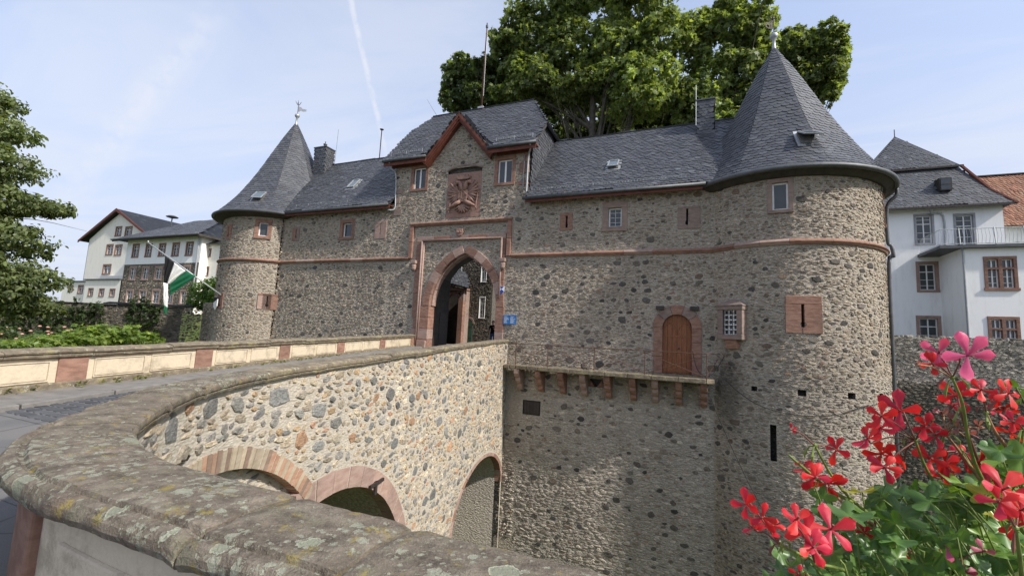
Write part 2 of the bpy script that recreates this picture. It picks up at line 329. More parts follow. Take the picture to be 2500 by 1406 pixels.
class Plane:                     # a wall facing -Y: u is world X
    def __init__(s, y=0.0): s.y = y
    def at(s, u, v): return Vector((u, s.y, v)), Vector((1, 0, 0)), Vector((0, -1, 0))
class Cyl:                       # u in metres along the face, 0 where the drum faces -Y
    def __init__(s, cx, cy, r, taper=0.0): s.c = (cx, cy); s.r = r; s.tp = taper
    def rad(s, v): return s.r + s.tp*max(0.0, 5.0-v)
    def at(s, u, v):
        th = u/s.r; rr = s.rad(v)
        return Vector((s.c[0]+rr*math.sin(th), s.c[1]-rr*math.cos(th), v)), Vector((math.cos(th), math.sin(th), 0)), Vector((math.sin(th), -math.cos(th), 0))
class Path:                      # an upright wall over a plan polyline; outward is to the right of travel
    def __init__(s, pts, flip=1):
        s.p = np.array(pts, float); d = np.diff(s.p, axis=0); s.L = np.hypot(d[:, 0], d[:, 1]); s.s = np.r_[0, np.cumsum(s.L)]; s.len = s.s[-1]; s.flip = flip
    def xy(s, u): return np.interp(u, s.s, s.p[:, 0]), np.interp(u, s.s, s.p[:, 1])
    def at(s, u, v):
        x, y = s.xy(u); a = s.xy(max(0, u-0.12)); b = s.xy(min(s.len, u+0.12)); t = Vector((b[0]-a[0], b[1]-a[1], 0)).normalized()
        return Vector((x, y, v)), t, Vector((t.y, -t.x, 0))*s.flip
def smooth_pts(pts, n=6):
    P = [np.array(p, float) for p in pts]; P = [2*P[0]-P[1]]+P+[2*P[-1]-P[-2]]; out = []
    for i in range(1, len(P)-2):
        for k in range(n):
            t = k/n; a, b, c, d = P[i-1:i+3]
            out.append(0.5*((2*b)+(-a+c)*t+(2*a-5*b+4*c-d)*t*t+(-a+3*b-3*c+d)*t**3))
    out.append(P[-2]); return np.array(out)
def fT(F, u, v):
    P, t, n = F.at(u, v); Z = Vector((0, 0, 1))
    return lambda a, c, b: P+t*a+Z*b-n*c       # local: a along, c inwards (negative = proud), b up

def wall_base(name, F, u0, u1, v0, v1, holes, mat, parent, du=0.5, dv=2.0, w=0.0, low=None):
    us = set(np.round(np.linspace(u0, u1, max(2, int((u1-u0)/du)+1)), 4)); vs = set(np.round(np.linspace(v0, v1, max(2, int((v1-v0)/dv)+1)), 4))
    for a, b, c, d in holes: us |= {round(a, 4), round(b, 4)}; vs |= {round(c, 4), round(d, 4)}
    us = sorted(x for x in us if u0-1e-6 <= x <= u1+1e-6); vs = sorted(x for x in vs if v0-1e-6 <= x <= v1+1e-6)
    b = MB(); idx = {}
    def P(i, j):
        if (i, j) not in idx:
            p, t, n = F.at(us[i], vs[j]); idx[(i, j)] = b.p(p+n*w)
        return idx[(i, j)]
    for i in range(len(us)-1):
        for j in range(len(vs)-1):
            uc, vc = (us[i]+us[i+1])/2, (vs[j]+vs[j+1])/2
            if any(h[0] < uc < h[1] and h[2] < vc < h[3] for h in holes): continue
            b.f.append([P(i, j), P(i+1, j), P(i+1, j+1), P(i, j+1)])
    return b.build(name, mat, parent, fix=False)

# --- pieces: stones, slates, tiles. The largest in view become objects, the rest one joined part
def stone_templates(k=18, n=7, jit=0.3, seed=3, sq=3.4):
    r = np.random.default_rng(seed); out = []
    for q in range(k):
        a = np.sort((np.arange(n)+r.uniform(-0.3, 0.3, n))*2*np.pi/n)
        e = sq*r.uniform(0.8, 1.3); rad = (np.abs(np.cos(a))**e+np.abs(np.sin(a))**e)**(-1/e)*r.uniform(1-jit, 1.04, n)
        x, y = 0.5*rad*np.cos(a), 0.5*rad*np.sin(a)
        V = [np.c_[x, y, np.full(n, -0.6)], np.c_[x*0.98, y*0.97, r.uniform(0.3, 0.6, n)], np.c_[x*0.84, y*0.80, r.uniform(0.75, 1.08, n)], np.array([[0, 0, r.uniform(0.85, 1.1)]])]
        f = []
        for ring in range(2):
            for i in range(n): f.append((ring*n+i, ring*n+(i+1) % n, (ring+1)*n+(i+1) % n, (ring+1)*n+i))
        for i in range(n): f.append((2*n+i, 2*n+(i+1) % n, 3*n))
        out.append((np.vstack(V), f))
    return out
def slate_template(k=5, seed=1):
    r = np.random.default_rng(seed); out = []
    for q in range(k):
        j = r.uniform(-0.03, 0.03, 6)
        o = [(-0.5, 1.0), (-0.5, 0.30+j[0]), (-0.36+j[1], 0.08), (-0.05, -0.04+j[2]), (0.30+j[3], 0.03), (0.5, 0.22+j[4]), (0.5, 1.0)]
        top = [(a, b, 1.0-0.75*max(0, b)) for a, b in o]; low = [(a, b, -0.35) for a, b in o[1:6]]
        V = np.array(top+low); f = [tuple(range(7))]
        for i in range(4): f.append((1+i, 7+i, 8+i, 2+i))
        out.append((V, f))
    return out
def tile_template():
    xs = np.linspace(-0.5, 0.5, 6); top = [(x, -0.05, 0.9+0.5*math.sin((x+0.5)*2*math.pi)) for x in xs]+[(x, 1.0, 0.1+0.5*math.sin((x+0.5)*2*math.pi)) for x in xs]; low = [(x, -0.05, -0.4) for x in xs]
    return [(np.array(top+low), [(i, i+1, 7+i, 6+i) for i in range(5)]+[(12+i, 13+i, i+1, i) for i in range(5)])]
STONES = stone_templates(); SLATES = slate_template(); TILES = tile_template(); QUOIN = stone_templates(6, 8, 0.08, 5, 7.0); BRICKS = stone_templates(5, 8, 0.05, 9, 9.0)
_tm = {}
def template_mesh(name, key, V, f, mat):
    k = (name, key, mat)
    if k not in _tm:
        me = bpy.data.meshes.new(name); me.from_pydata(V.tolist(), [], f); me.update(); me.materials.append(M[mat])
        a = me.color_attributes.new('col', 'FLOAT_COLOR', 'POINT'); a.data.foreach_set('color', [1.0]*(4*len(V))); _tm[k] = me
    return _tm[k]
def project(P):
    c = (P-CAMP) @ AX                                  # camera x right, y down, z forward
    z = np.maximum(c[:, 2], 1e-3); return 1250+FPX*c[:, 0]/z, 703+FPX*c[:, 1]/z, c[:, 2]
def emit(pl, tpl, name, rest, mat, parent, limit=300, vis=None, minpx=7.0):
    """pl: list of (P, t, up, n, w, h, d, template index, colour)"""
    if not pl: return
    P = np.array([q[0] for q in pl], float); T = np.array([q[1] for q in pl], float); U = np.array([q[2] for q in pl], float); N = np.array([q[3] for q in pl], float)
    S = np.array([q[4:7] for q in pl], float); K = np.array([q[7] for q in pl], int); col = np.array([q[8] for q in pl], float)
    to = CAMP-P; dist = np.linalg.norm(to, axis=1); cosv = (N*to).sum(1)/dist; X, Y, Z = project(P)
    ok = (cosv > 0.03) & (Z > 0.1) & (X > 0) & (X < 2500) & (Y > 0) & (Y < 1406)
    if vis is not None: ok &= np.array([vis(x, y) for x, y in zip(X, Y)])
    px = np.sqrt(S[:, 0]*S[:, 1]*np.maximum(cosv, 0))*FPX/dist
    score = np.where(ok & (px > minpx), px, -1); order = np.argsort(-score); pick = [i for i in order[:limit] if score[i] > 0]
    for i in pick:
        V, f = tpl[K[i]]; o = bpy.data.objects.new(name, template_mesh(name, int(K[i]), V, f, mat)); C.objects.link(o)
        m = Matrix.Identity(4)
        for a in range(3): m[a][0] = T[i][a]*S[i][0]; m[a][1] = U[i][a]*S[i][1]; m[a][2] = N[i][a]*S[i][2]; m[a][3] = P[i][a]
        o.parent = parent; o.matrix_parent_inverse = WM(parent).inverted(); o.matrix_basis = m; o.color = (*col[i], 1)
    left = np.ones(len(pl), bool); left[pick] = False
    vs, fs, cs, base = [], [], [], 0
    for k, (V, f) in enumerate(tpl):
        I = np.where(left & (K == k))[0]
        if len(I) == 0: continue
        L = V[None, :, :]*S[I][:, None, :]
        W = P[I][:, None, :]+L[..., 0:1]*T[I][:, None, :]+L[..., 1:2]*U[I][:, None, :]+L[..., 2:3]*N[I][:, None, :]
        nv = len(V); vs.append(W.reshape(-1, 3)); cs.append(np.repeat(col[I], nv, axis=0))
        for j in range(len(I)):
            b = base+j*nv; fs.extend([tuple(x+b for x in q) for q in f])
        base += nv*len(I)
    if vs:
        V = np.vstack(vs); me = bpy.data.meshes.new(rest); me.from_pydata(V.tolist(), [], fs); me.update(); me.materials.append(M[mat])
        c4 = np.c_[np.vstack(cs), np.ones(len(V))].astype(np.float32).ravel(); a = me.color_attributes.new('col', 'FLOAT_COLOR', 'POINT'); a.data.foreach_set('color', c4)
        o = link(rest, me, parent); o['kind'] = 'stuff'

PAL_CASTLE = dict(big=[(.078, .074, .070), (.105, .098, .090), (.145, .132, .118), (.20, .176, .15), (.25, .214, .178), (.18, .162, .142), (.30, .247, .195), (.22, .165, .125)], small=[(.345, .29, .222), (.41, .35, .272), (.275, .23, .175), (.48, .415, .332), (.22, .19, .158), (.36, .322, .272), (.13, .118, .108), (.30, .21, .157)], sp=[.23, .20, .17, .13, .12, .10, .04, .02])
PAL_MOAT = dict(big=[(.09, .086, .082), (.13, .12, .112), (.18, .162, .145), (.24, .205, .17)], small=[(.50, .45, .385), (.56, .51, .44), (.42, .375, .315), (.32, .275, .225), (.48, .44, .39), (.21, .19, .17), (.36, .275, .215)], sp=[.26, .22, .18, .12, .14, .05, .03])
PAL_BRIDGE = dict(big=[(.20, .205, .205), (.26, .265, .26), (.165, .165, .16), (.33, .30, .25), (.45, .29, .19), (.31, .31, .29), (.40, .36, .29), (.24, .24, .23)], small=[(.56, .48, .36), (.48, .41, .31), (.40, .35, .28), (.31, .30, .28), (.50, .37, .23), (.48, .30, .21), (.23, .23, .225), (.62, .55, .43), (.36, .35, .33)], sp=[.18, .18, .16, .12, .08, .05, .06, .10, .10])
PAL_OLD = dict(big=[(.05, .048, .045), (.08, .075, .07)], small=[(.16, .145, .12), (.20, .18, .15), (.11, .10, .085), (.24, .22, .18), (.07, .065, .06)], sp=[.3, .25, .2, .15, .1])
def rubble(F, u0, u1, v0, v1, skip, pal, seed, bigdens=1.6, bigsize=(0.14, 0.44), rows=(0.05, 0.115), widths=(0.12, 0.38), depth=(0.008, 0.03), gap=0.86, bigband=None, jitter=1.0, fill=45, tl_=.10):
    r = np.random.default_rng(seed); out = []; cell = {}; big = []
    nbig = int(bigdens*(u1-u0)*(v1-v0))
    for _ in range(nbig):
        u = r.uniform(u0, u1); v = v0+round((r.uniform(v0, v1)-v0)/.29)*.29+r.normal(0, .045)
        if v > v1-.1: continue
        if bigband and r.random() > bigband(u, v): continue
        s = r.uniform(*bigsize)*r.uniform(0.65, 1.0); h = s*r.uniform(0.55, 0.85)
        if skip(u, v, s*0.5): continue
        g = (int(u/0.45), int(v/0.45)); near = [q for a in (-1, 0, 1) for b in (-1, 0, 1) for q in cell.get((g[0]+a, g[1]+b), ())]
        if any(abs(q[0]-u) < (q[2]+s)*0.52 and abs(q[1]-v) < (q[3]+h)*0.52 for q in near): continue
        cell.setdefault(g, []).append((u, v, s, h)); c = np.array(pal['big'][r.integers(len(pal['big']))])*r.uniform(0.75, 1.3)
        big.append((u, v, s, h, r.uniform(0.012, 0.035), r.normal(0, 0.16), c))
    for u, v, s, h, d, rot, c in big: out.append((u, v, s, h, d, rot, c))
    cum = np.cumsum(pal['sp']); cum = cum/cum[-1]; v = v0
    while v < v1:
        rh = r.uniform(*rows); u = u0-r.uniform(0, 0.2)
        while u < u1:
            wd = r.uniform(*widths)*(0.6+rh*4); uc, vc = u+wd/2, v+rh/2+r.normal(0, 0.018)*jitter+.05*math.sin(u*1.7+v*2.3)+.03*math.sin(u*4.1-v*5); u += wd
            if vc+rh*0.4 > v1 or uc+wd*0.4 > u1 or uc-wd*0.4 < u0: continue
            g = (int(uc/0.45), int(vc/0.45)); near = [q for a in (-1, 0, 1) for b in (-1, 0, 1) for q in cell.get((g[0]+a, g[1]+b), ())]
            if any(abs(q[0]-uc) < q[2]*0.5+wd*0.16 and abs(q[1]-vc) < q[3]*0.5+rh*0.18 for q in near): continue
            if skip(uc, vc, max(wd, rh)*0.42): continue
            c = np.array(pal['small'][int(np.searchsorted(cum, r.random()))])*r.uniform(0.8, 1.2)
            out.append((uc, vc, wd*gap*r.uniform(0.7, 1.08), rh*gap*r.uniform(0.55, 1.45), r.uniform(*depth), r.normal(0, 0.11)*jitter, c))
        v += rh
    hs = {}
    for q in out: hs.setdefault((int(q[0]/.3), int(q[1]/.3)), []).append(q)
    for _ in range(int((u1-u0)*(v1-v0)*fill)):                      # chinks between the stones
        uc, vc = r.uniform(u0+.04, u1-.04), r.uniform(v0+.03, v1-.03); wd, rh = r.uniform(.06, .17), r.uniform(.035, .09); g = (int(uc/.3), int(vc/.3))
        if any(abs(q[0]-uc) < (q[2]+wd)*.43 and abs(q[1]-vc) < (q[3]+rh)*.43 for a in (-1, 0, 1) for b in (-1, 0, 1) for q in hs.get((g[0]+a, g[1]+b), ())): continue
        if skip(uc, vc, wd*.45): continue
        c = np.array(pal['small'][int(np.searchsorted(cum, r.random()))])*r.uniform(0.75, 1.15); q = (uc, vc, wd, rh, r.uniform(*depth)*.8, r.normal(0, .2), c); out.append(q); hs.setdefault(g, []).append(q)
    pl = []
    for u, v, w_, h_, d, rot, c in out:
        P, t, n = F.at(u, v); Z = Vector((0, 0, 1)); cr, sr = math.cos(rot), math.sin(rot)
        tilt = r.normal(0, tl_, 2); nn = (n+t*tilt[0]+Z*tilt[1]).normalized()
        pl.append((P, t*cr+Z*sr, Z*cr-t*sr, nn, w_, h_, d, int(r.integers(len(STONES))), c))
    return pl
def rects_skip(rects, extra=None):
    def f(u, v, m):
        for a, b, c, d in rects:
            if a-m < u < b+m and c-m*0.8 < v < d+m*0.8: return True
        return bool(extra and extra(u, v, m))
    return f
SLATE_COL = [(.058, .062, .071), (.068, .072, .082), (.050, .053, .062), (.078, .082, .091), (.062, .063, .069)]
def inpoly(x, y, poly):
    c = False; j = len(poly)-1
    for i in range(len(poly)):
        if (poly[i][1] > y) != (poly[j][1] > y) and x < (poly[j][0]-poly[i][0])*(y-poly[i][1])/(poly[j][1]-poly[i][1])+poly[i][0]: c = not c
        j = i
    return c
def plane_slates(O, U, V, poly, row, width, seed, skip=(), slope=0.04, cols=SLATE_COL, tpl=None, th=0.036):
    """O origin, U horizontal unit, V up-slope unit, poly in (u,v)"""
    r = np.random.default_rng(seed); O, U, V = Vector(O), Vector(U).normalized(), Vector(V).normalized(); N = U.cross(V).normalized()
    us = [p[0] for p in poly]; vs = [p[1] for p in poly]; pl = []; k = 0; v = min(vs)-abs(slope)*(max(us)-min(us))
    while v < max(vs)+abs(slope)*(max(us)-min(us)):
        u = min(us)-(k % 2)*width*0.5-r.uniform(0, 0.05)
        while u < max(us)+width:
            vv = v+(u-min(us))*slope+r.normal(0, 0.006)
            if inpoly(u, vv+row*0.5, poly) and not any(a < u < b and c < vv+row*0.5 < d for a, b, c, d in skip):
                s = r.uniform(0.94, 1.06); c = np.array(cols[r.integers(len(cols))])*(r.uniform(0.88, 1.12) if r.random() > .035 else r.uniform(1.3, 1.7)); tl = r.normal(0, 0.006, 2)
                pl.append((O+U*u+V*vv+N*0.012, (U+N*tl[0]).normalized(), (V+U*r.normal(0, 0.02)).normalized(), (N+U*tl[0]+V*tl[1]).normalized(), width*s*1.04, row*1.75, th*r.uniform(0.8, 1.3), int(r.integers(len(tpl or SLATES))), c))
            u += width*r.uniform(0.96, 1.04)
        v += row; k += 1
    return pl
def deck(name, pts, parent, mat='roof_deck', th=0.06):
    P = [Vector(p) for p in pts]; n = (P[1]-P[0]).cross(P[2]-P[0]).normalized(); n = n if n.z > 0 else -n
    return MB().prism([p-n*(th+0.012) for p in P], n*th).build(name, mat, parent)
# ------------------------------------------------------------------ ground, road, court
def copz(y): return 1.0+0.6*min(1.0, max(0.0, (y+16.5)/16.5))
def leftz(y): return 1.13+0.0324*(y+15)
def roadz(y): return 0.40+0.036*min(17.0, max(0.0, y+16.5))
def sheet(name, pts, mat, kind='structure', parent=None): 
    o = MB().poly(pts).build(name, mat, parent, fix=False); o['kind'] = kind; return o
g = MB(); xs = np.unique(np.r_[np.linspace(-900, -110, 8), np.linspace(-100, 60, 81), np.linspace(70, 900, 8)]); ys = np.unique(np.r_[np.linspace(-300, -40, 6), np.linspace(-34, 60, 48), np.linspace(70, 1200, 8)])
def gh(x, y):
    if y > 12 and x < -48: h = 2.6
    elif y > 0.5 and -28 < x < 4.1: h = 0.8
    elif y < -17.2: h = 0.30
    elif -17.2 <= y <= 2.5 and x > -16 and not (y > .5 and x < 4.1): h = -7.2
    elif x < -28 and y > -17: h = -0.6
    elif x >= 4.1 and y > 0: h = -7.2 if y < 10.2 else -2.5
    else: h = -0.4
    return h
idx = {}
for i, x in enumerate(xs):
    for j, y in enumerate(ys): idx[i, j] = g.p((x, y, gh(x, y)))
for i in range(len(xs)-1):
    for j in range(len(ys)-1): g.f.append([idx[i, j], idx[i+1, j], idx[i+1, j+1], idx[i, j+1]])
tag(g.build('ground', 'meadow', fix=False), kind='structure')

# moat-side edge of the right parapet (plan), from beyond the right frame edge round to the gate
EDGE = smooth_pts([(9, -16.6), (4, -16.6), (1.5, -16.6), (-0.2, -16.61), (-1.3, -16.62), (-2.0, -16.61), (-2.45, -16.56), (-3.02, -16.36), (-3.36, -16.13), (-3.71, -15.81), (-4.2, -15.27), (-4.56, -14.7), (-4.86, -13.9), (-5.2, -12.5), (-5.58, -10.6), (-6.02, -8.5), (-6.6, -5.5), (-7.05, -2.9), (-7.5, -0.02)], 8)
PM = Path(EDGE)
PW = Path([(x, y) for x, y in EDGE])
def off(u, d):     # plan point d metres from the edge towards the road
    P, t, n = PM.at(u, 0); return P - n*d*MS
# outward (moat) side: check orientation once
_P, _t, _n = PM.at(PM.len-3, 0); MS = 1 if _n.x > 0 else -1
PM.flip = MS; MS = 1
road = MB(); N_ = 60; prev = None
for k in range(N_+1):
    y = -16.4+18.4*k/N_; xl = np.interp(y, [-15, 0], [-8.95, -12.45]) if y > -16.4 else -8.9; xr = np.interp(y, EDGE[::-1, 1][:40][::-1] if False else [p[1] for p in EDGE[60:]], [p[0] for p in EDGE[60:]])-0.3
    row = [road.p((xl-0.2+(xr-xl+0.2)*q/6, y, roadz(y))) for q in range(7)]
    if prev:
        for q in range(6): road.f.append([prev[q], prev[q+1], row[q+1], row[q]])
    prev = row
a = [road.p((-60, -16.4, 0.40)), road.p((20, -16.4, 0.40)), road.p((20, -60, 0.40)), road.p((-60, -60, 0.40))]
b_ = [road.p(p) for p in ((-9.3, -16.4, 0.4001), (-60, -17.2, 0.4001))]
road.f.append([a[3], a[2], road.p((20, -16.9, 0.40)), road.p((-60, -16.9, 0.40))])
road.f.append([road.p((-9.0, -16.9, 0.401)), road.p((-2.0, -16.9, 0.401)), road.p((-2.0, -16.4, 0.401)), road.p((-9.0, -16.4, 0.401))])
tag(road.build('road', 'asphalt', fix=False), kind='structure')
pave = MB(); prev = None
for k in range(31):
    y = -17+17*k/30; xl = np.interp(y, [-17, -15, 0], [-8.5, -8.95, -12.45]); z = max(roadz(y), leftz(max(y, -15))-0.72)-0.03; e = np.interp(y, [-17, -15, -13.5, -9, 0], [0.9, 0.95, 0.85, 0.55, 0.35])
    row = [pave.p((xl-0.3, y, z+0.09)), pave.p((xl+e, y, z+0.09)), pave.p((xl+e+0.02, y, z-0.12))]
    if prev:
        for q in range(2): pave.f.append([prev[q], prev[q+1], row[q+1], row[q]])
    prev = row
pv = tag(pave.build('pavement', 'pavement', fix=False), kind='structure')
kb = []
for k in range(14):
    y0 = -16.2+k*1.15; y1 = y0+1.13
    def ex(y): return np.interp(y, [-17, -15, 0], [-8.5, -8.95, -12.45])+np.interp(y, [-17, -15, -13.5, -9, 0], [0.9, 0.95, 0.85, 0.55, 0.35])
    z0 = max(roadz(y0), leftz(max(y0, -15))-0.72)+0.068; z1 = max(roadz(y1), leftz(max(y1, -15))-0.72)+0.068
    q = [(ex(y0), y0, z0), (ex(y0)+0.14, y0, z0), (ex(y1)+0.14, y1, z1), (ex(y1), y1, z1)]
    MB().prism([(a, b, c-0.3) for a, b, c in q], (0, 0, 0.3)).build('kerb_stone', 'pavement', pv, bevel=0.012)
# a strip of dark setts across the carriageway
st = tag(sheet('sett_strip', [(-8.3, -15.3, roadz(-15.3)+.004), (-6.25, -15.3, roadz(-15.3)+.004), (-6.6, -12.8, roadz(-12.8)+.004), (-8.5, -12.8, roadz(-12.8)+.004)], 'asphalt'), kind='structure')
pl = []; r_ = np.random.default_rng(4)
for i in range(13):
    for j in range(16):
        x = -8.2+i*0.165+0.04*(j % 2)-0.02*j*0.3; y = -15.15+j*0.15
        if x > -6.35: continue
        c = np.array((.085, .088, .094))*r_.uniform(0.65, 1.3)
        pl.append((Vector((x, y, roadz(y)+0.006)), Vector((1, -0.1, 0)).normalized(), Vector((0.1, 1, 0)).normalized(), Vector((0, 0, 1)), 0.157, 0.142, 0.008, int(r_.integers(len(QUOIN))), c))
emit(pl, QUOIN, 'sett', 'far_setts', 'sett', st, 300, minpx=5)
sheet('courtyard', [(-24, 0.1, 1.03), (3, 0.1, 1.03), (3, 30, 1.03), (-24, 30, 1.03)], 'pavement')

# ------------------------------------------------------------------ castle: shared makers
FAC = Plane(0.0)
def pane_window(parent, F, u0, u1, v0, v1, sur=0.12, mat='sandstone', style='double', depth=0.16, frame='white_paint', label=None, lead=False, proud=0.025):
    uc, vc = (u0+u1)/2, (v0+v1)/2; T = fT(F, uc, vc); w_, h_ = (u1-u0)/2, (v1-v0)/2; fr = 0.055
    b = MB(T); b.box(-w_, w_, depth-0.03, depth+0.03, -h_, -h_+fr); b.box(-w_, w_, depth-0.03, depth+0.03, h_-fr, h_); b.box(-w_, -w_+fr, depth-0.029, depth+0.029, -h_, h_); b.box(w_-fr, w_, depth-0.029, depth+0.029, -h_, h_)
    if style == 'double': b.box(-fr*0.7, fr*0.7, depth-0.034, depth+0.03, -h_+fr, h_-fr)
    if style in ('cross', 'grid'):
        b.box(-0.03, 0.03, depth-0.034, depth+0.03, -h_+fr, h_-fr); b.box(-w_+fr, w_-fr, depth-0.036, depth+0.03, h_*0.38, h_*0.38+0.05)
    if style == 'grid':
        for q in (-0.66, -0.22): b.box(-w_+fr, w_-fr, depth-0.02, depth+0.02, h_*q, h_*q+0.022)
        b.box(-w_+fr, w_-fr, depth-0.02, depth+0.02, h_*0.7, h_*0.7+0.02) if h_ > 0.9 else None
    if lead:
        for q in np.linspace(-1, 1, 5)[1:-1]: b.box(-w_+fr, w_-fr, depth-0.008, depth+0.012, h_*q-0.006, h_*q+0.006)
        b.box(-0.006, 0.006, depth-0.008, depth+0.012, -h_+fr, h_-fr)
    o = b.build('window', frame, parent)
    if label: o['label'] = label
    MB(T).box(-w_+fr*0.8, w_-fr*0.8, depth+0.004, depth+0.012, -h_+fr*0.8, h_-fr*0.8).build('pane', 'glass', o)
    if sur:
        s = sur; d0 = depth+0.12
        MB(T).box(-w_-s, -w_, -proud, d0, -h_, h_).build('jamb', mat, o, bevel=0.012); MB(T).box(w_, w_+s, -proud, d0, -h_, h_).build('jamb', mat, o, bevel=0.012)
        MB(T).box(-w_-s, w_+s, -proud-0.004, d0, h_, h_+s).build('lintel', mat, o, bevel=0.012); MB(T).box(-w_-s, w_+s, -proud-0.035, d0, -h_-s*0.8, -h_).build('sill', mat, o, bevel=0.012)
    return o
def arrow_slit(parent, F, u0, u1, v0, v1, us, s0, s1, mat='sandstone', mat2=None, top=0.2, grille=False, proud=0.03, hw=0.045):
    """a dressed frame around a keyhole loop; the loop is a real gap between the blocks"""
    uc = (u0+u1)/2; T = fT(F, uc, 0); a0, a1, s = u0-uc, u1-uc, us-uc; d = 0.35; kr = hw*2.1
    o = MB(T).box(a0, a1, -proud, d, s1, v1).build('arrow_slit', mat, parent, bevel=0.015)
    ring = [(kr*math.cos(x), kr*math.sin(x)) for x in np.linspace(-math.pi/2, math.acos(hw/kr), 7)]
    for sg, aa, mm in ((-1, a0, mat2 or mat), (1, a1, mat)):
        pts = [(s, s0)]+[] ; pts = [(aa, s0-0.001-0.0), (s+sg*0.001, s0)]
        pts = [(aa, v0)] + [(s+0.0, v0)] + [(s+0.0, s0)] + [(s+sg*x, s0+kr+y) for x, y in ring[1:]] + [(s+sg*hw, s1), (aa, s1)]
        MB(T).prism([(x, -proud-0.004 if sg > 0 else -proud+0.006, z) for x, z in pts], (0, d, 0)).build('side_block', mm, o)
    MB(T).box(s-0.22, s+0.22, d+0.02, d+0.04, v0, v1).build('shade_backing', 'dark_render', o)  # dark panel stands in for the unlit interior behind the loop
    if grille:
        g = MB(T)
        for x in np.linspace(s-0.2, s+0.2, 9): g.box(x-0.004, x+0.004, -proud-0.035, -proud-0.027, v0+0.06, v1-0.02)
        for z in np.linspace(v0+0.06, v1-0.02, 14): g.box(s-0.2, s+0.2, -proud-0.034, -proud-0.026, z-0.004, z+0.004)
        g.build('grille', 'iron', o)
    return o
def course(parent, F, u0, u1, z, name='course_block', mat='sandstone', step=1.15, proj=0.13, h=0.2, seed=1):
    r = np.random.default_rng(seed); u = u0
    while u < u1-0.05:
        l = min(step*r.uniform(0.7, 1.3), u1-u); n = max(1, int(l/0.28)); dj = r.uniform(-0.012, 0.012)
        fr = []
        for k in range(n+1):
            P, t, nn = F.at(u+0.004+(l-0.008)*k/n, z); fr.append((P, nn, Vector((0, 0, 1))))
        pj = proj+dj
        MB().sweep([(-0.1, h/2), (pj*0.35, h/2), (pj, h*0.12), (pj, -h*0.05), (pj*0.75, -h*0.12), (pj*0.45, -h*0.45), (-0.1, -h/2)], fr).build(name, mat if r.random() < 0.72 else 'sandstone_pale', parent)
        u += l
def gutter(parent, pts, r=0.075):
    return MB().tube(pts, r, 10).build('gutter', 'zinc', parent, smooth=True)
def pipe(parent, pts, r=0.045, mat='zinc', name='downpipe'):
    return MB().tube(smooth_pts(pts, 4), r, 8).build(name, mat, parent, smooth=True)
def snow_guard(parent, p0, p1, step=0.9, h=0.16):
    p0, p1 = Vector(p0), Vector(p1); b = MB(); n = max(2, int((p1-p0).length/step)); d = (p1-p0).normalized()
    for zz in (h*0.55, h): b.tube([p0+Vector((0, 0, zz)), p1+Vector((0, 0, zz))], 0.008, 5)
    for k in range(n+1):
        q = p0+(p1-p0)*k/n; b.tube([q-Vector((0, 0, 0.02)), q+Vector((0, 0, h+0.02))], 0.012, 5); b.box(q.x-0.03, q.x+0.03, q.y, q.y+0.22, q.z-0.02, q.z+0.02)
    for k in range(int((p1-p0).length/0.12)): q = p0+d*(k*0.12); b.tube([q+Vector((0, 0, h*0.55)), q+Vector((0, 0, h))], 0.004, 4, False)
    return b.build('snow_guard', 'zinc_light', parent)
def wing(name, label, X0, X1, eave, ridge, seed, holes, real, bigdens, lower, roof_skip, depth=6.0, yr=3.0, band=None, slate=(0.145, 0.225), low_v=-7.0, stone_v=0.0):
    root = thing(name, label, 'building', ((X0+X1)/2, 3, 1))
    wl_ = wall_base('wall', FAC, X0, X1, lower if lower is not None else low_v, eave+0.0, real, 'mortar_castle', root)
    skip = rects_skip(holes+[(X0-1, X1+1, 5.2, 5.42)], None)
    pl = rubble(FAC, X0, X1, stone_v if lower is None else lower, eave-0.02, skip, PAL_CASTLE, seed, bigdens, bigband=band)
    return root, wl_, pl, skip
def finish_wing(root, X0, X1, eave, ridge, seed, yr, rskip, slate, back=6.0, loggia=None):
    ye, ze = -0.40, eave-0.08
    V = Vector((0, yr-ye, ridge-ze)); L = V.length; O = Vector((X0, ye, ze)); w_ = X1-X0
    rf = deck('roof', [(X0, ye, ze), (X1, ye, ze), (X1, yr, ridge), (X0, yr, ridge)], root)
    emit(plane_slates(O, (1, 0, 0), V, [(0.02, 0), (w_-0.02, 0), (w_-0.02, L), (0.02, L)], slate[0], slate[1], seed, rskip), SLATES, 'slate', 'small_slates', 'slate', rf, 300)
    deck('back_roof', [(X0, 2*yr-ye, ze), (X1, 2*yr-ye, ze), (X1, yr+0.01, ridge), (X0, yr+0.01, ridge)], root)
    MB().box(X0, X1, yr-0.09, yr+0.09, ridge-0.02, ridge+0.035).build('ridge_capping', 'slate', root)
    xf = X1-(1.9 if loggia is None else 0); MB().box(X0, xf, ye+0.02, ye+0.05, ze-0.24, ze-0.05).build('fascia', 'red_timber', root)
    MB().box(X0, xf, ye+0.05, 0.0, ze-0.10, ze-0.07).build('soffit', 'red_timber', root)
    if loggia is None: MB().box(X0, X1, back, back+0.3, -0.5, eave).build('back_wall', 'mortar_castle', root)
    else:
        MB().box(X0, loggia, back, back+0.3, -0.5, eave).build('back_wall', 'mortar_castle', root); MB().box(loggia, X1, back, back+0.3, 6.6, eave).build('back_wall', 'mortar_castle', root)
        MB().box(loggia, X1, .3, back+.3, 6.4, 6.6).build('upper_floor', 'dark_timber', root); MB().box(loggia-.3, loggia, .3, back+.3, -.5, 6.6).build('cross_wall', 'mortar_old', root)
    return rf, O, V.normalized(), L
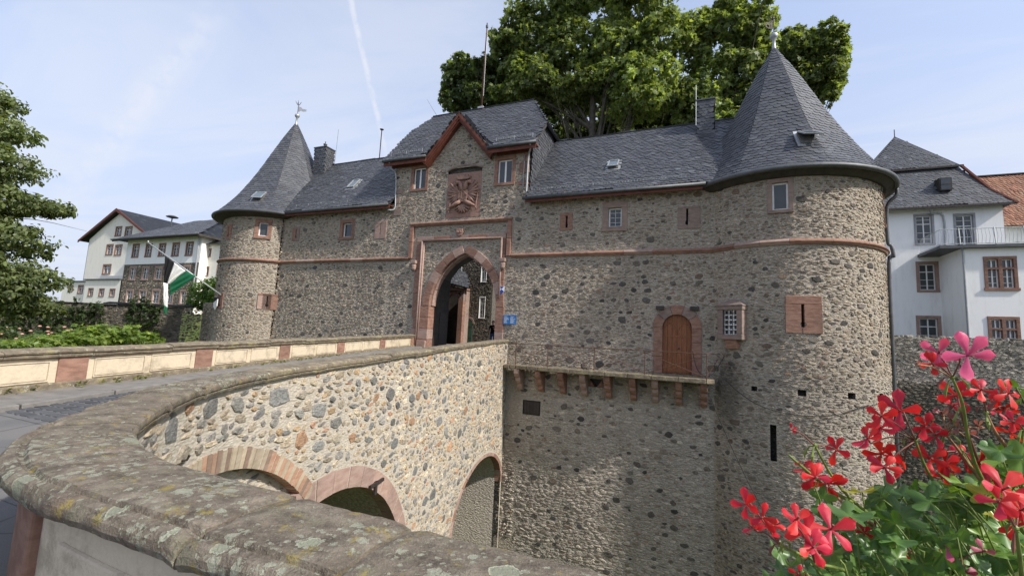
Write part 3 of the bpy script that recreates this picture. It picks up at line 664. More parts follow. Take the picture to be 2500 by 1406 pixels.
def skylight(parent, O, U, V, u, v, w_=0.5, h_=0.62, opened=0.0):
    O, U, V = Vector(O), Vector(U).normalized(), Vector(V).normalized(); N = U.cross(V).normalized(); P = O+U*u+V*v
    T = lambda a, b, c: P+U*a+V*b+N*c
    fl = MB(T); fl.box(-w_/2-0.1, w_/2+0.1, -h_/2-0.13, h_/2+0.1, 0.0, 0.035); o = fl.build('skylight', 'zinc_light', parent)
    c = MB(T); c.box(-w_/2, w_/2, -h_/2, h_/2, 0.036, 0.07); c.build('shaft', 'dark_render', o)
    ang = R(opened); ct, st_ = math.cos(ang), math.sin(ang)
    T2 = lambda a, b, c: P+U*a+V*(h_/2-(h_/2-b)*ct)+N*(0.075+(h_/2-b)*st_+c)
    f = MB(T2)
    for q in ((-w_/2, -w_/2+0.05, -h_/2, h_/2), (w_/2-0.05, w_/2, -h_/2, h_/2), (-w_/2+0.05, w_/2-0.05, h_/2-0.05, h_/2), (-w_/2+0.05, w_/2-0.05, -h_/2, -h_/2+0.05)): f.box(q[0], q[1], q[2], q[3], 0.0, 0.05)
    fr = f.build('sash', 'zinc_light', o); MB(T2).box(-w_/2+0.05, w_/2-0.05, -h_/2+0.05, h_/2-0.05, 0.012, 0.026).build('pane', 'skylight_glass', o)
    return o
def chimney(parent, x0, x1, y0, y1, z0, z1, pot=True, seed=3):
    o = MB().box(x0, x1, y0, y1, z0, z1).build('chimney', 'roof_deck', parent); pl = []
    for O, U, w_ in (((x0, y0-0.005, z0), (1, 0, 0), x1-x0), ((x1+0.005, y0, z0), (0, 1, 0), y1-y0)): pl += plane_slates(O, U, (0, 0, 1), [(0, 0), (w_, 0), (w_, z1-z0-0.06), (0, z1-z0-0.06)], 0.13, 0.2, seed)
    emit(pl, SLATES, 'slate', 'small_slates', 'slate', o, 60, minpx=4)
    MB().box(x0-0.07, x1+0.07, y0-0.07, y1+0.07, z1, z1+0.06).build('cap', 'zinc', o)
    if pot: MB().lathe([(0.09, 0), (0.085, 0.25), (0.12, 0.27), (0.12, 0.33), (0.03, 0.36), (0.03, 0.5)], ((x0+x1)/2, (y0+y1)/2, z1+0.06), 10).build('flue', 'zinc', o)
    return o
def tower(name, label, cx, cy, r, t0, t1, holes, real, eave, apex, seed, v0, low, slate, er, faces_rot=0.0, band=None, bigdens=1.5, vstone=None, th_roof=(-math.pi, math.pi)):
    root = thing(name, label, 'tower', (cx, cy, 0)); F = Cyl(cx, cy, r)
    U0, U1 = t0*r, t1*r
    w1 = wall_base('wall', F, U0, U1, v0, eave, real, 'mortar_castle', root, 0.24, 1.5)
    skip = rects_skip(holes+[(U0-1, U1+1, 5.2, 5.42)])
    pl = rubble(F, U0+0.02, U1-0.02, vstone if vstone is not None else v0, eave-0.02, skip, PAL_CASTLE, seed, bigdens, bigband=band)
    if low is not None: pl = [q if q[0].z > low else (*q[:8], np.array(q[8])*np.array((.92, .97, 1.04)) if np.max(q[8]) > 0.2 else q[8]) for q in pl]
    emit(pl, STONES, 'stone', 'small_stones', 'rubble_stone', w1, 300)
    course(root, F, U0+0.03, U1-0.02, 5.31, seed=seed)
    # roof: eight-sided spire swept out to a round eave
    H = apex-eave; rows = int(math.hypot(H, er)/slate[0]); ze = eave-0.10
    def rad(th, s):
        c = (1-s)*er*(1-0.09*math.sin(math.pi*min(1, s*1.15)))+0.10*s
        q = ((th-faces_rot+math.pi/8) % (math.pi/4))-math.pi/8; octo = math.cos(math.pi/8)/math.cos(q)*1.035; k = min(1, s*3.2); return c*(1-k+k*octo)
    def hgt(s): return ze+(apex-ze)*(s**1.06)
    def surf(th, s): rr = rad(th, s); return Vector((cx+rr*math.sin(th), cy-rr*math.cos(th), hgt(s)))
    d = MB(); n = 64; ss = np.linspace(0, 1, 22); ids = [[d.p(surf(2*math.pi*k/n, s)-Vector((0, 0, 0.02))) for k in range(n)] for s in ss]
    for a, b in zip(ids, ids[1:]):
        for k in range(n): d.f.append([a[k], a[(k+1) % n], b[(k+1) % n], b[k]])
    rf = d.build('roof', 'roof_deck', root); pl = []; rr_ = np.random.default_rng(seed)
    for k in range(rows):
        s = k/rows; m_ = rad(faces_rot, s); W_ = 2*m_*math.tan(math.pi/8)
        cnt = max(1, round(W_/slate[1])); half = k % 2 and cnt > 1
        xs_ = ([(-.5+.25/cnt, .5)]+[(-.5+(j+.0)/cnt, 1) for j in range(1, cnt)]+[(.5-.25/cnt, .5)]) if half else [(-.5+(j+.5)/cnt, 1) for j in range(cnt)]
        for fc in range(8):
            for q_, wf in xs_:
                th = faces_rot+fc*math.pi/4+math.atan(q_*2*math.tan(math.pi/8)); e = .012
                P = surf(th, s); tu = (surf(th+e, s)-surf(th-e, s)).normalized(); tv = (surf(th, min(1, s+0.03))-P).normalized(); nn = tu.cross(tv).normalized()
                c = np.array(SLATE_COL[rr_.integers(5)])*rr_.uniform(0.9, 1.1)
                pl.append((P+nn*0.012, tu, tv, nn, W_/cnt*wf*1.03, slate[0]*1.75, 0.036*rr_.uniform(0.85, 1.2), int(rr_.integers(5)), c))
    emit(pl, SLATES, 'slate', 'small_slates', 'slate', rf, 300)
    ths = np.linspace(th_roof[0], th_roof[1], 60)
    gp = [(cx+(er+0.03)*math.sin(t), cy-(er+0.03)*math.cos(t), ze-0.03) for t in ths]; gutter(root, gp, 0.085)
    sf = MB()
    sf.sweep([(er-0.05, 0.0), (er-0.05, -0.05), (r+0.10, -0.20), (r-0.05, -0.20), (r-0.05, 0.0)], [(Vector((cx, cy, ze-0.04)), Vector((math.sin(t), -math.cos(t), 0)), Vector((0, 0, 1))) for t in ths]).build('soffit', 'dark_timber', root)
    return root, F, w1, rf, surf
def finial(parent, x, y, z, s=1.0, vane='pierced', vdir=(-1, 0, 0)):
    o = MB().lathe([(0.24*s, -0.28*s), (0.15*s, 0.0), (0.07*s, 0.3*s), (0.06*s, 0.62*s), (0.13*s, 0.68*s), (0.17*s, 0.78*s), (0.13*s, 0.88*s), (0.03*s, 0.93*s)], (x, y, z), 14).build('finial', 'zinc_light', parent, smooth=True)
    top = z+0.9*s; b = MB().tube([(x, y, top), (x, y, top+0.85*s)], 0.016, 6)
    for k in range(5):
        a = 2*math.pi*k/5+0.4; c, q = math.cos(a), math.sin(a)
        b.tube([(x, y, top+0.66*s), (x+0.09*s*c, y+0.09*s*q, top+0.70*s), (x+0.13*s*c, y+0.13*s*q, top+0.80*s), (x+0.19*s*c, y+0.19*s*q, top+0.90*s)], 0.013, 5)
    b.build('crown_spike', 'iron', o)
    dx = Vector(vdir).normalized(); up = Vector((0, 0, 1)); T = lambda a, c, h: Vector((x, y, top+0.1*s))+dx*a*s+up*h*s+dx.cross(up)*c
    v = MB(T)
    if vane == 'pierced':
        for pts in (((0.02, 0.50), (0.52, 0.18), (0.52, 0.13), (0.02, 0.44)), ((0.02, 0.10), (0.45, -0.06), (0.45, -0.01), (0.02, 0.16)), ((0.12, 0.1), (0.20, 0.1), (0.20, 0.40), (0.12, 0.44)), ((0.26, 0.05), (0.34, 0.03), (0.34, 0.30), (0.26, 0.34)), ((0.2, 0.2), (0.26, 0.2), (0.26, 0.27), (0.2, 0.27)), ((0.42, -0.05), (0.60, -0.05), (0.64, 0.05), (0.58, 0.16), (0.42, 0.16), (0.48, 0.10), (0.55, 0.05), (0.48, 0.0))):
            v.prism([(a, -0.006, h) for a, h in pts], (0, 0.012, 0))
        v.build('weather_vane', 'iron', o)
    else:
        v.prism([(a, -0.006, h) for a, h in ((0.02, 0.48), (0.2, 0.42), (0.32, 0.30), (0.5, 0.30), (0.62, 0.26), (0.50, 0.22), (0.60, 0.16), (0.36, 0.12), (0.2, 0.16), (0.02, 0.06))], (0, 0.012, 0)); v.build('weather_vane', 'zinc_light', o)
    return o

# ------------------------------------------------------------------ right round tower
RT = (3.06, 2.24, 3.3); rr = RT[2]
rt_h = [(-.63, -.16, 6.44, 7.40), (4.35, 4.75, 6.35, 7.35), (.17-.05, .17+.05, 2.46, 3.24), (-1.35, -1.17, .29, .45), (-.02, .22, .27, .47), (1.43, 1.69, .27, .47), (2.72, 2.94, .27, .47), (-.81, -.63, -1.87, -.73)]
rt_frames = rt_h+[(-.80, -.01, 6.36, 7.50), (4.2, 4.9, 6.25, 7.5), (-.32, .71, 2.28, 3.50), (-2.45, -1.42, 1.75, 3.45)]
def band_rt(u, v): return 1.0 if 1.5 < v < 5.1 else 0.45
rt, FR, rtw, rtr, rts = tower('round_tower', 'large round stone tower with steep slate spire at right end of gate', *RT, R(-48), R(150), rt_frames, rt_h, 7.9, 14.3, 11, -7.2, 0.9, (0.165, 0.29), 3.68, R(-6), band_rt, 4.5, None, (R(-54), R(170)))
o = pane_window(rt, FR, -.63, -.16, 6.44, 7.40, 0.15, 'sandstone_grey', 'single', 0.12)
pane_window(rt, FR, 4.35, 4.75, 6.35, 7.35, 0.15, 'sandstone', 'single', 0.2)
arrow_slit(rt, FR, -.32, .71, 2.28, 3.50, .17, 2.46, 3.22, 'sandstone', 'sandstone')
for a, b in ((-1.35, -1.17), (-.02, .22), (1.43, 1.69), (2.72, 2.94)):
    T = fT(FR, (a+b)/2, .37); h = (b-a)/2+.02; q = MB(T); q.box(-h, h, .3, .32, -.14, .14); q.box(-h, -h+.02, 0.01, .3, -.13, .13); q.box(h-.02, h, 0.01, .3, -.13, .13); q.box(-h, h, 0.01, .3, .10, .13); q.box(-h, h, .01, .3, -.13, -.10); q.build('putlog_hole', 'mortar_old', rt)
q = MB(fT(FR, -.72, -1.3)); q.box(-.14, .14, .5, .52, -.62, .62); q.box(-.11, -.09, .01, .5, -.6, .6); q.box(.09, .11, .01, .5, -.6, .6); q.box(-.1, .1, .01, .5, .57, .6); q.build('slot_reveal', 'mortar_old', rt)
skylight(rt, rts(R(12), 0.22), (math.cos(R(16)), math.sin(R(16)), 0), (rts(R(12), 0.34)-rts(R(12), 0.22)), 0.0, 0.0, 0.62, 0.62, 28)
finial(rt, RT[0], RT[1], 14.2, 1.0, 'pierced', (-0.6, -0.8, 0))
# oriel: a little stone lamp niche on the tower's flank
T = fT(FR, -1.93, 2.6); q = MB(T); q.box(-.46, .46, -.30, .2, -.62, -.44)
ow = q.build('oriel', 'sandstone_grey', rt, bevel=0.02)
for a, b in ((-.45, -.25), (.25, .45)): MB(T).box(a, b, -.26, .2, -.44, .42).build('jamb', 'sandstone_grey', ow, bevel=0.015)
MB(T).box(-.48, .48, -.29, .2, .42, .56).build('lintel', 'sandstone_grey', ow, bevel=0.015)
MB(T).prism([(-.50, -.32, .56), (.50, -.32, .56), (.50, .2, .56), (-.50, .2, .56)], (0, 0, .03)).poly([(-.5, -.32, .59), (.5, -.32, .59), (0, .1, .88)]).poly([(-.5, -.32, .59), (0, .1, .88), (-.5, .2, .59)]).poly([(.5, -.32, .59), (.5, .2, .59), (0, .1, .88)]).build('hood', 'sandstone_grey', ow)
MB(T).box(-.25, .25, -.10, -.09, -.44, .42).build('pane', 'glass', ow)
q = MB(T)
for x in np.linspace(-.25, .25, 4): q.box(x-.022, x+.022, -.135, -.105, -.44, .42)
for z in np.linspace(-.44, .42, 6): q.box(-.25, .25, -.136, -.106, z-.02, z+.02)
q.build('glazing_bars', 'white_paint', ow)
q = MB(T)
for x in np.linspace(-.25, .25, 4): q.tube([(x, -.2, -.44), (x, -.2, .42)], .01, 5)
for z in np.linspace(-.3, .3, 5): q.tube([(-.25, -.2, z), (.25, -.2, z)], .01, 5)
q.build('grille', 'iron', ow)
MB(T).prism([(-.22, -.22, -.62), (.22, -.22, -.62), (.22, .1, -.62), (-.22, .1, -.62)], (0, .08, -.32)).build('bracket', 'sandstone', ow, bevel=0.03)
P, t_, n_ = FR.at(R(79)*rr, 7.6); P2 = P+n_*0.12
pipe(rt, [P+n_*0.42+Vector((0, 0, .12)), P+n_*0.40-Vector((0, 0, .15)), P+n_*0.13-Vector((0, 0, .55)), P+n_*.11-Vector((0, 0, 1.8)), P+n_*.20-Vector((0, 0, 2.0)), P+n_*.24-Vector((0, 0, 2.4)), P+n_*.11-Vector((0, 0, 2.65)), P+n_*.10-Vector((0, 0, 6)), P+n_*.10-Vector((0, 0, 14))], .06)
# slack cables
def cable(name, pts, label, r=0.012):
    tag(MB().tube(smooth_pts(pts, 5), r, 6).build(name, 'cable', None, smooth=True), label, 'cable')
cp = []
for th, z in ((-38.7, .59), (-30, .2), (-20.4, -.12), (-10, -.28), (0.1, -.33), (10, -.3), (18.6, -.21), (30, .02), (36.2, .10), (39, 0.02), (40.6, -.18)):
    P, t_, n_ = FR.at(R(th)*rr, z); cp.append(P+n_*.07)
cable('cable', cp, 'black cable sagging across the lower drum of the right tower')

# ------------------------------------------------------------------ right wing
X0, X1 = -6.95, 0.64; RE, RR = 7.93, 11.86
rw_h = [(-3.35, -2.81, 6.41, 7.22), (-1.17, -.13, .62, 2.86), (-5.13-.05, -5.13+.05, 6.46, 7.04), (-.32-.05, -.32+.05, 6.33, 7.03), (-6.76, -5.98, -1.5, -.91), (-3.93, -3.43, -.12, .2)]
rw_f = rw_h+[(-3.67, -2.57, 6.33, 7.36), (-5.43, -4.87, 6.33, 7.16), (-.66, .18, 6.17, 7.1), (-1.5, .23, .5, 3.05), (-1.3, -0.06, 2.8, 3.22), (-1.45, -1.1, 3.0, 3.2), (-.2, .14, 3.0, 3.2)]
def band_rw(u, v): return 1.0 if (0.8 < v < 5.0 and u < 0.3) else (0.35 if v >= 5 else 0.55)
root, w_o, pl, sk = wing('right_wing', 'stone curtain wing with slate roof between gatehouse and large right tower', X0, X1, RE, RR, 21, rw_f, rw_h, 6.5, 0.25, (), band=band_rw)
RWG = root
w2 = wall_base('lower_wall', FAC, X0, X1, -7.2, 0.25, rw_h, 'mortar_moat', root)
sk2 = rects_skip([(-6.86, -5.88, -1.6, -.8), (-4.0, -3.36, -.2, .25)])
pl2 = rubble(FAC, X0, X1, -6.9, 0.25, sk2, PAL_MOAT, 22, 2.6, (0.14, 0.46), (0.06, 0.14), (0.14, 0.42), (0.008, 0.03), 0.88)
emit(pl, STONES, 'stone', 'small_stones', 'rubble_stone', w_o, 180)
emit(pl2, STONES, 'stone', 'small_stones', 'rubble_stone', w2, 120)
course(root, FAC, -7.62, X1-0.02, 5.31, seed=5)
rf, O, V, L = finish_wing(root, X0, X1+1.5, RE, RR, 31, 3.0, [(3.3, 3.9, 1.55, 2.5)], (0.145, 0.225))
skylight(root, O, (1, 0, 0), V, 3.6, 2.05, 0.46, 0.62, 6)
gutter(root, [(X0-0.1, -.43, RE-0.14), (X1-0.3, -.43, RE-0.14)])
snow_guard(root, (X0+0.2, -.12, RE+0.22), (X1-1.0, -.12, RE+0.22))
chimney(root, .06, .72, 2.25, 2.75, 10.9, 12.55, False)
MB().tube([(0.0, 2.2, 11.4), (0.0, 2.2, 13.3)], .014, 6).build('lightning_rod', 'zinc_light', root)
pane_window(root, FAC, -3.35, -2.81, 6.41, 7.22, 0.24, 'sandstone_grey', 'single', 0.14, lead=True)
arrow_slit(root, FAC, -5.43, -4.87, 6.36, 7.13, -5.13, 6.46, 7.0, 'sandstone')
arrow_slit(root, FAC, -.65, .17, 6.19, 7.07, -.30, 6.33, 6.98, 'sandstone_grey', 'sandstone_grey')
# fallen leaves lying along the gutter
lv = MB(); r_ = np.random.default_rng(12)
for k in range(260):
    x = r_.choice([r_.uniform(-5.4, -4.6), r_.uniform(-3.0, -0.4)]); q = r_.uniform(0, .16); P = Vector((x, -.40+q*.64, RE-.06+q*.76)); a = r_.uniform(0, 6.3); d = Vector((math.cos(a), math.sin(a)*.6, math.sin(a)*.6))*.035; e = Vector((0, -.5, .7))*.03
    lv.poly([P-d+e*.2, P-e*.3, P+d+e*.5, P+e*1.3])
tag(lv.build('fallen_leaves', 'dry', fix=False), 'brown dead leaves caught along the gutter of the right wing', 'leaves', kind='stuff')
# sandstone doorway onto the balcony
A0, A1, zs, zb = -1.17, -.13, 2.34, .62; ac = (A0+A1)/2; ar = (A1-A0)/2
dr = MB(); pts = [(A0, .13, zb), (A1, .13, zb), (A1, .13, zs)]+[(ac+ar*math.cos(a), .13, zs+ar*math.sin(a)*.98) for a in np.linspace(0, math.pi, 15)[1:-1]]+[(A0, .13, zs)]
door = MB().prism(pts, (0, .06, 0)).build('door', 'dark_timber', root)
for k in range(6):
    a, b = A0+(A1-A0)*k/6, A0+(A1-A0)*(k+1)/6; za = zs+math.sqrt(max(0, ar**2-(a-ac)**2)) if True else 0; zb2 = zs+math.sqrt(max(0, ar**2-(b-ac)**2)); zm = zs+math.sqrt(max(0, ar**2-((a+b)/2-ac)**2))
    MB().prism([(a+.006, .09, zb+.02), (b-.006, .09, zb+.02), (b-.006, .09, zb2-.01), ((a+b)/2, .09, zm-.01), (a+.006, .09, za-.01)], (0, .045, 0)).build('plank', 'oak_door', door)
MB().box(A0+.02, A1-.02, .075, .09, zb+.08, zb+.2).build('moulding', 'oak_door', door); MB().box(A0+.02, A1-.02, .075, .09, 2.0, 2.07).build('moulding', 'oak_door', door)
for s_ in (-1, 1): MB().tube([(ac+s_*.26+.24*math.cos(a), .085, 2.1+.42*math.sin(a)) for a in np.linspace(0, math.pi, 10)], .018, 5).build('moulding', 'oak_door', door)
MB().lathe([(0.02, 0), (.035, .01), (.02, .05)], (ac+.06, .07, 1.55), 8).build('handle', 'iron', door)
def voussoirs(parent, name, mat, cx, cz, r0, r1, a0, a1, n, y0, y1, mats=None, F=None, u0=0, sq=1.0):
    for k in range(n):
        aa = np.linspace(a0+(a1-a0)*(k+.012)/n, a0+(a1-a0)*(k+1-.012)/n, 4)
        pts = [(cx+r0*math.cos(a), y0, cz+r0*math.sin(a)*sq) for a in aa]+[(cx+r1*math.cos(a), y0, cz+r1*math.sin(a)*sq) for a in aa[::-1]]
        MB(F).prism(pts, (0, y1-y0, 0)).build(name, (mats or [mat])[k % len(mats or [mat])], parent, bevel=0.01)
sd_o = MB().box(A0-.34, A1+.36, -.05, .0, zb-.12, zb-.005).build('door_surround', 'mossy_coping', root)
for a, b in ((A0-.33, A0), (A1, A1+.34)):
    for z0, z1 in ((zb, 1.25), (1.258, 1.8), (1.808, zs)): MB().box(a, b, -.05-(.01 if z0 > 1 else 0), .12, z0, z1).build('jamb_block', 'sandstone', sd_o, bevel=.015)
voussoirs(sd_o, 'voussoir', 'sandstone', ac, zs, ar, ar+.36, 0, math.pi, 5, -.055, .12, ['sandstone', 'sandstone_grey'])
for a, b in ((-1.42, -1.11), (-.19, .13)): MB().box(a, b, -.14, .05, 3.02, 3.17).build('corbel_stone', 'dark_timber', root, bevel=.02)
# service hatch low in the moat wall
hd = MB().box(-6.72, -6.02, .02, .06, -1.47, -.94).build('hatch', 'dark_timber', root)
for k in range(5): MB().box(-6.72+k*.14+.004, -6.72+k*.14+.136, -.005, .02, -1.46, -.95).build('plank', 'dark_timber', hd)
for s_ in (-1, 1): MB().prism([(-3.68+s_*.25, -.05, .2), (-3.68+s_*.05, -.05, -.1), (-3.68+s_*.3, -.05, -.12)], (0, .4, 0)).build('spout_stone', 'sandstone', root, bevel=.02)
MB().box(-4, -3.3, .3, .32, -.2, .3).build('shade_backing', 'dark_render', root)  # dark panel in place of the shade inside the spout opening

# balcony of stone slabs on corbels
bal = thing('balcony', 'narrow stone balcony on red corbels below the arched wooden door', 'balcony', (-3.3, -.4, .4))
ed = [-7.45, -6.9, -5.9, -3.2, -1.5, .35]
edy = {-7.45: -.72, -6.9: -.74, -5.9: -.86, -3.2: -.92, -1.5: -.93, .35: -.98}
k = -7.45
for a, b in zip(ed, ed[1:]):
    for j, (p, q) in enumerate(((a, (a+b)/2), ((a+b)/2, b))):
        ya = np.interp(p, ed, [edy[e] for e in ed]); yb = np.interp(q, ed, [edy[e] for e in ed])
        MB().prism([(p+.005, -.06, .40), (p+.005, ya, .40), (q-.005, yb, .40), (q-.005, -.06, .40)], (0, 0, .16+.01*j)).build('slab', 'mossy_coping', bal, bevel=.025)
MB().prism([(.36, -.06, .40), (.36, -.98, .40), (.62, -.75, .40), (.62, -.3, .40)], (0, 0, .17)).build('slab', 'mossy_coping', bal, bevel=.03)
for i, x in enumerate((-6.85, -5.93, -4.98, -4.09, -3.13, -2.19, -1.38, -.56, .28)):
    pr = [(.1, .40), (-.74, .40), (-.74, .22), (-.66, .10), (-.52, .04), (-.52, -.08), (-.44, -.18), (-.30, -.24), (-.30, -.36), (-.2, -.48), (.1, -.52)]
    MB().prism([(x-.115, y, z) for y, z in pr], (.23, 0, 0)).build('corbel', 'sandstone' if i % 3 else 'sandstone_pale', bal, bevel=.025)
rail = MB(); posts = [-6.92, -5.49, -3.60, -1.72, .36]; py = [-.70, -.80, -.84, -.86, -.90]
rail.tube([(x, y, 1.44) for x, y in zip([-7.2]+posts+[.8], [-.66]+py+[-.5])], .018, 6)
ro = rail.build('railing', 'rusty_iron', bal)
for x, y in zip(posts, py): MB().tube([(x, y, .5), (x, y, 1.45)], .018, 6).build('post', 'rusty_iron', ro)
for i in range(4):
    a, b = posts[i], posts[i+1]; ya, yb = py[i], py[i+1]
    MB().tube([(a, ya, .62), (b, yb, 1.36)], .011, 5).build('brace', 'rusty_iron', ro); MB().tube([(a, ya, 1.36), (b, yb, .62)], .011, 5).build('brace', 'rusty_iron', ro)
MB().tube([(.36, -.9, .62), (.75, -.5, 1.3)], .011, 5).build('brace', 'rusty_iron', ro)
cable('cable', [(-.1, -.3, 1.5), (.05, -.5, .9), (.3, -.75, .66), (.6, -.75, .8), (.95, -.5, 1.4)], 'pale slack hose looped over the balcony railing end by the door', .014)
cable('cable', [(.45, -1.0, .1), (.7, -1.05, -.6), (1.4, -1.1, -2.2), (2.1, -1.25, -3.6), (2.9, -1.45, -5.2)], 'thin black cable running down from the last balcony corbel across the tower')
# pigeon on the ledge
bd = MB(); bx, by, bz = -4.02, -.80, .57
pts = [(0.10, 0, .05), (.05, 0, .055), (0, 0, .075), (-.05, 0, .105), (-.075, 0, .145), (-.085, 0, .18), (-.10, 0, .195), (-.125, 0, .19)]
bd.tube([(bx+p[0], by, bz+p[2]) for p in pts], [.008, .028, .052, .055, .038, .026, .024, .006], 10); bd.tube([(bx+.1, by, bz+.05), (bx+.2, by, bz+.02)], [.022, .012], 6)
for s_ in (-.015, .015): bd.tube([(bx-.01, by+s_, bz+.06), (bx-.01, by+s_, bz)], .005, 4)
tag(bd.build('pigeon', 'iron', None, smooth=True), 'dark pigeon standing on the edge of the stone balcony', 'bird')
# ------------------------------------------------------------------ gatehouse
GX0, GX1 = -14.3, -6.95; GE = 10.5
gh_o = thing('gatehouse', 'tall stone gatehouse with pointed arch, carved arms and half-hipped slate roof', 'building', (-10.5, 3, 1))
gc, ga, gs, gap_ = -10.0, 1.75, 3.0, 5.5         # arch centre, half width, springing, apex
gR = (ga**2+(gap_-gs)**2)/(2*ga)
def arch_z(x, k=0.0):                              # intrados height, k metres further out
    d = abs(x-gc); cxr = ga-gR; q = (gR+k)**2-(d-cxr)**2
    return gs+math.sqrt(q) if q > 0 and d <= ga+k else -99
g_h = [(-13.22, -12.51, 8.87, 9.96), (-8.53, -7.81, 8.75, 9.87), (-11.75, -8.25, 1.0, 5.5), (-11.2, -9.35, 7.22, 9.72)]
g_f = [(-13.40, -12.36, 8.72, 10.1), (-8.71, -7.66, 8.6, 10.02), (-11.2, -9.35, 7.22, 9.75), (-12.72, -11.7, -8, 3.4), (-8.3, -7.82, -8, 3.4), (-12.75, -12.28, 1, 6.4), (-8.2, -7.82, 1, 6.4), (-12.75, -7.82, 6.1, 6.42), (-13.17, -12.86, 5.2, 7.16), (-7.94, -7.6, 5.2, 7.16), (-13.17, -7.6, 6.9, 7.16), (-14.4, -13.1, 5.2, 5.42), (-7.65, -6.9, 5.2, 5.42), (-7.9, -7.15, 2.15, 2.75)]
wl_ = wall_base('wall', FAC, GX0, GX1, -7.2, GE, g_h, 'mortar_castle', gh_o)
sp = MB()
xs = np.linspace(-11.75, -8.25, 41)
for a, b in zip(xs, xs[1:]): sp.poly([(a, 0, max(gs, arch_z(a))), (b, 0, max(gs, arch_z(b))), (b, 0, 5.5), (a, 0, 5.5)])
sp.build('spandrel_wall', 'mortar_castle', gh_o, fix=False); MB().poly([(-12.35, 0, 10.5), (-8.85, 0, 10.5), (-10.6, 0, 12.15)]).build('gable_wall', 'mortar_castle', gh_o, fix=False)
def g_extra(u, v, m):
    if v < 6.2 and -12.3 < u < -8.1: return v < arch_z(u, 0.42+m) or (v < 3.4)
    if v > GE-0.05: return not (abs(u+10.6)+m < (12.05-v)*1.06)
    return False
pl = rubble(FAC, GX0, GX1, 0.9, 12.1, rects_skip(g_f, g_extra), PAL_CASTLE, 41, 3.5, bigband=lambda u, v: 1.0 if v > 7 or u < -12 else .6)
pl += rubble(FAC, -11.2, GX1, -6.5, 1.4 if False else -1.9, rects_skip([]), PAL_MOAT, 42, 1.2, depth=(.02, .06))
emit(pl, STONES, 'stone', 'small_stones', 'rubble_stone', wl_, 300)
pane_window(gh_o, FAC, -13.22, -12.51, 8.87, 9.96, .17, 'sandstone', 'double', .12)
pane_window(gh_o, FAC, -8.53, -7.81, 8.75, 9.87, .17, 'sandstone', 'double', .12)
for a, b, c, d in ((-14.29, -13.75, 8.7, 8.95), (-14.29, -13.95, 8.2, 8.5), (-14.29, -13.8, 7.55, 7.9), (-7.45, -6.96, 9.1, 9.6), (-7.25, -6.96, 9.62, 10.1), (-7.5, -6.96, 8.55, 8.75)): MB().box(a, b, -.03, .05, c, d).build('quoin', 'sandstone_grey' if a < -10 else 'sandstone', gh_o, bevel=.02)
course(gh_o, FAC, GX0, -13.12, 5.31, seed=8)
# portal: pointed arch ring, inner rectangular frame, outer hood frame
po = MB().box(-12.28, -11.78, -.14, .3, .9, 1.35).build('portal', 'sandstone_pale', gh_o, bevel=.02)
cxl, cxr = gc-ga+gR, gc+ga-gR
amax = math.acos((gR-ga)/gR)
voussoirs(po, 'voussoir', 'sandstone', cxr, gs, gR, gR+.38, 0, amax, 6, -.07, .45, ['sandstone', 'sandstone_pale', 'sandstone'])
voussoirs(po, 'voussoir', 'sandstone', cxl, gs, gR, gR+.38, math.pi, math.pi-amax, 6, -.07, .45, ['sandstone', 'sandstone', 'sandstone_pale'])
voussoirs(po, 'inner_arch_moulding', 'sandstone_pale', cxl, gs, gR-.07, gR-.005, math.pi, math.pi-amax, 4, .12, .45); voussoirs(po, 'inner_arch_moulding', 'sandstone_pale', cxr, gs, gR-.07, gR-.005, 0, amax, 4, .12, .45)
zz = [1.0, 1.42, 1.9, 2.45, 3.0]
for (a, b, pr) in ((-12.60, -11.75, -.06), (-8.25, -7.84, -.06)):
    for i, (z0, z1) in enumerate(zip(zz, zz[1:])):
        j = .09 if i % 2 and a < -10 else 0; MB().box(a-j, b, pr, .45, z0+.004, z1-.004).build('jamb_block', 'sandstone_pale' if i in (1,) else 'sandstone', po, bevel=.012)
zz = [3.0, 3.6, 4.2, 4.8, 5.4, 6.12]
for a, b in ((-12.71, -12.31), (-8.15, -7.92)):
    for i, (z0, z1) in enumerate(zip(zz, zz[1:])): MB().box(a, b, -.05-.006*(i % 2), .1, z0+.004, z1-.004).build('frame_block', 'sandstone', po, bevel=.012)
for i, (a, b) in enumerate(zip(np.linspace(-12.71, -7.92, 6), np.linspace(-12.71, -7.92, 6)[1:])): MB().box(a+.004, b-.004, -.05, .1, 6.12, 6.37).build('frame_block', 'sandstone' if i % 2 else 'sandstone_pale', po, bevel=.012)
for pts in ([(-12.36, -.09, 1.0), (-12.36, -.09, 6.17)], [(-8.10, -.09, 3.4), (-8.10, -.09, 6.17)], [(-12.36, -.09, 6.17), (-8.10, -.09, 6.17)], [(-12.27, -.05, 1.0), (-12.27, -.05, 6.08)]): MB().tube(pts, .045, 8).build('roll_moulding', 'sandstone_pale', po, smooth=True)
for a, b in ((-13.14, -12.92), (-7.86, -7.66)):
    for z0, z1 in ((5.3, 6.1), (6.108, 6.9)): MB().box(a, b, -.13, .05, z0, z1).build('hood_block', 'sandstone', po, bevel=.02)
for i, (a, b) in enumerate(zip(np.linspace(-13.14, -7.66, 6), np.linspace(-13.14, -7.66, 6)[1:])):
    MB().prism([(a+.004, .05, 6.9), (a+.004, -.08, 6.9), (a+.004, -.16, 7.0), (a+.004, -.16, 7.04), (a+.004, .05, 7.14)], (b-a-.008, 0, 0)).build('hood_block', 'sandstone', po, bevel=.01)
for x in (-12.72, -7.98):
    q = MB(); q.box(x-.14, x+.14, -.26, 0, 5.03, 5.19); q.lathe([(.05, -.34), (.11, -.26), (.13, -.1), (.10, 0)], (x, -.13, 5.03), 8); q.build('console', 'sandstone_pale', po, bevel=.015)
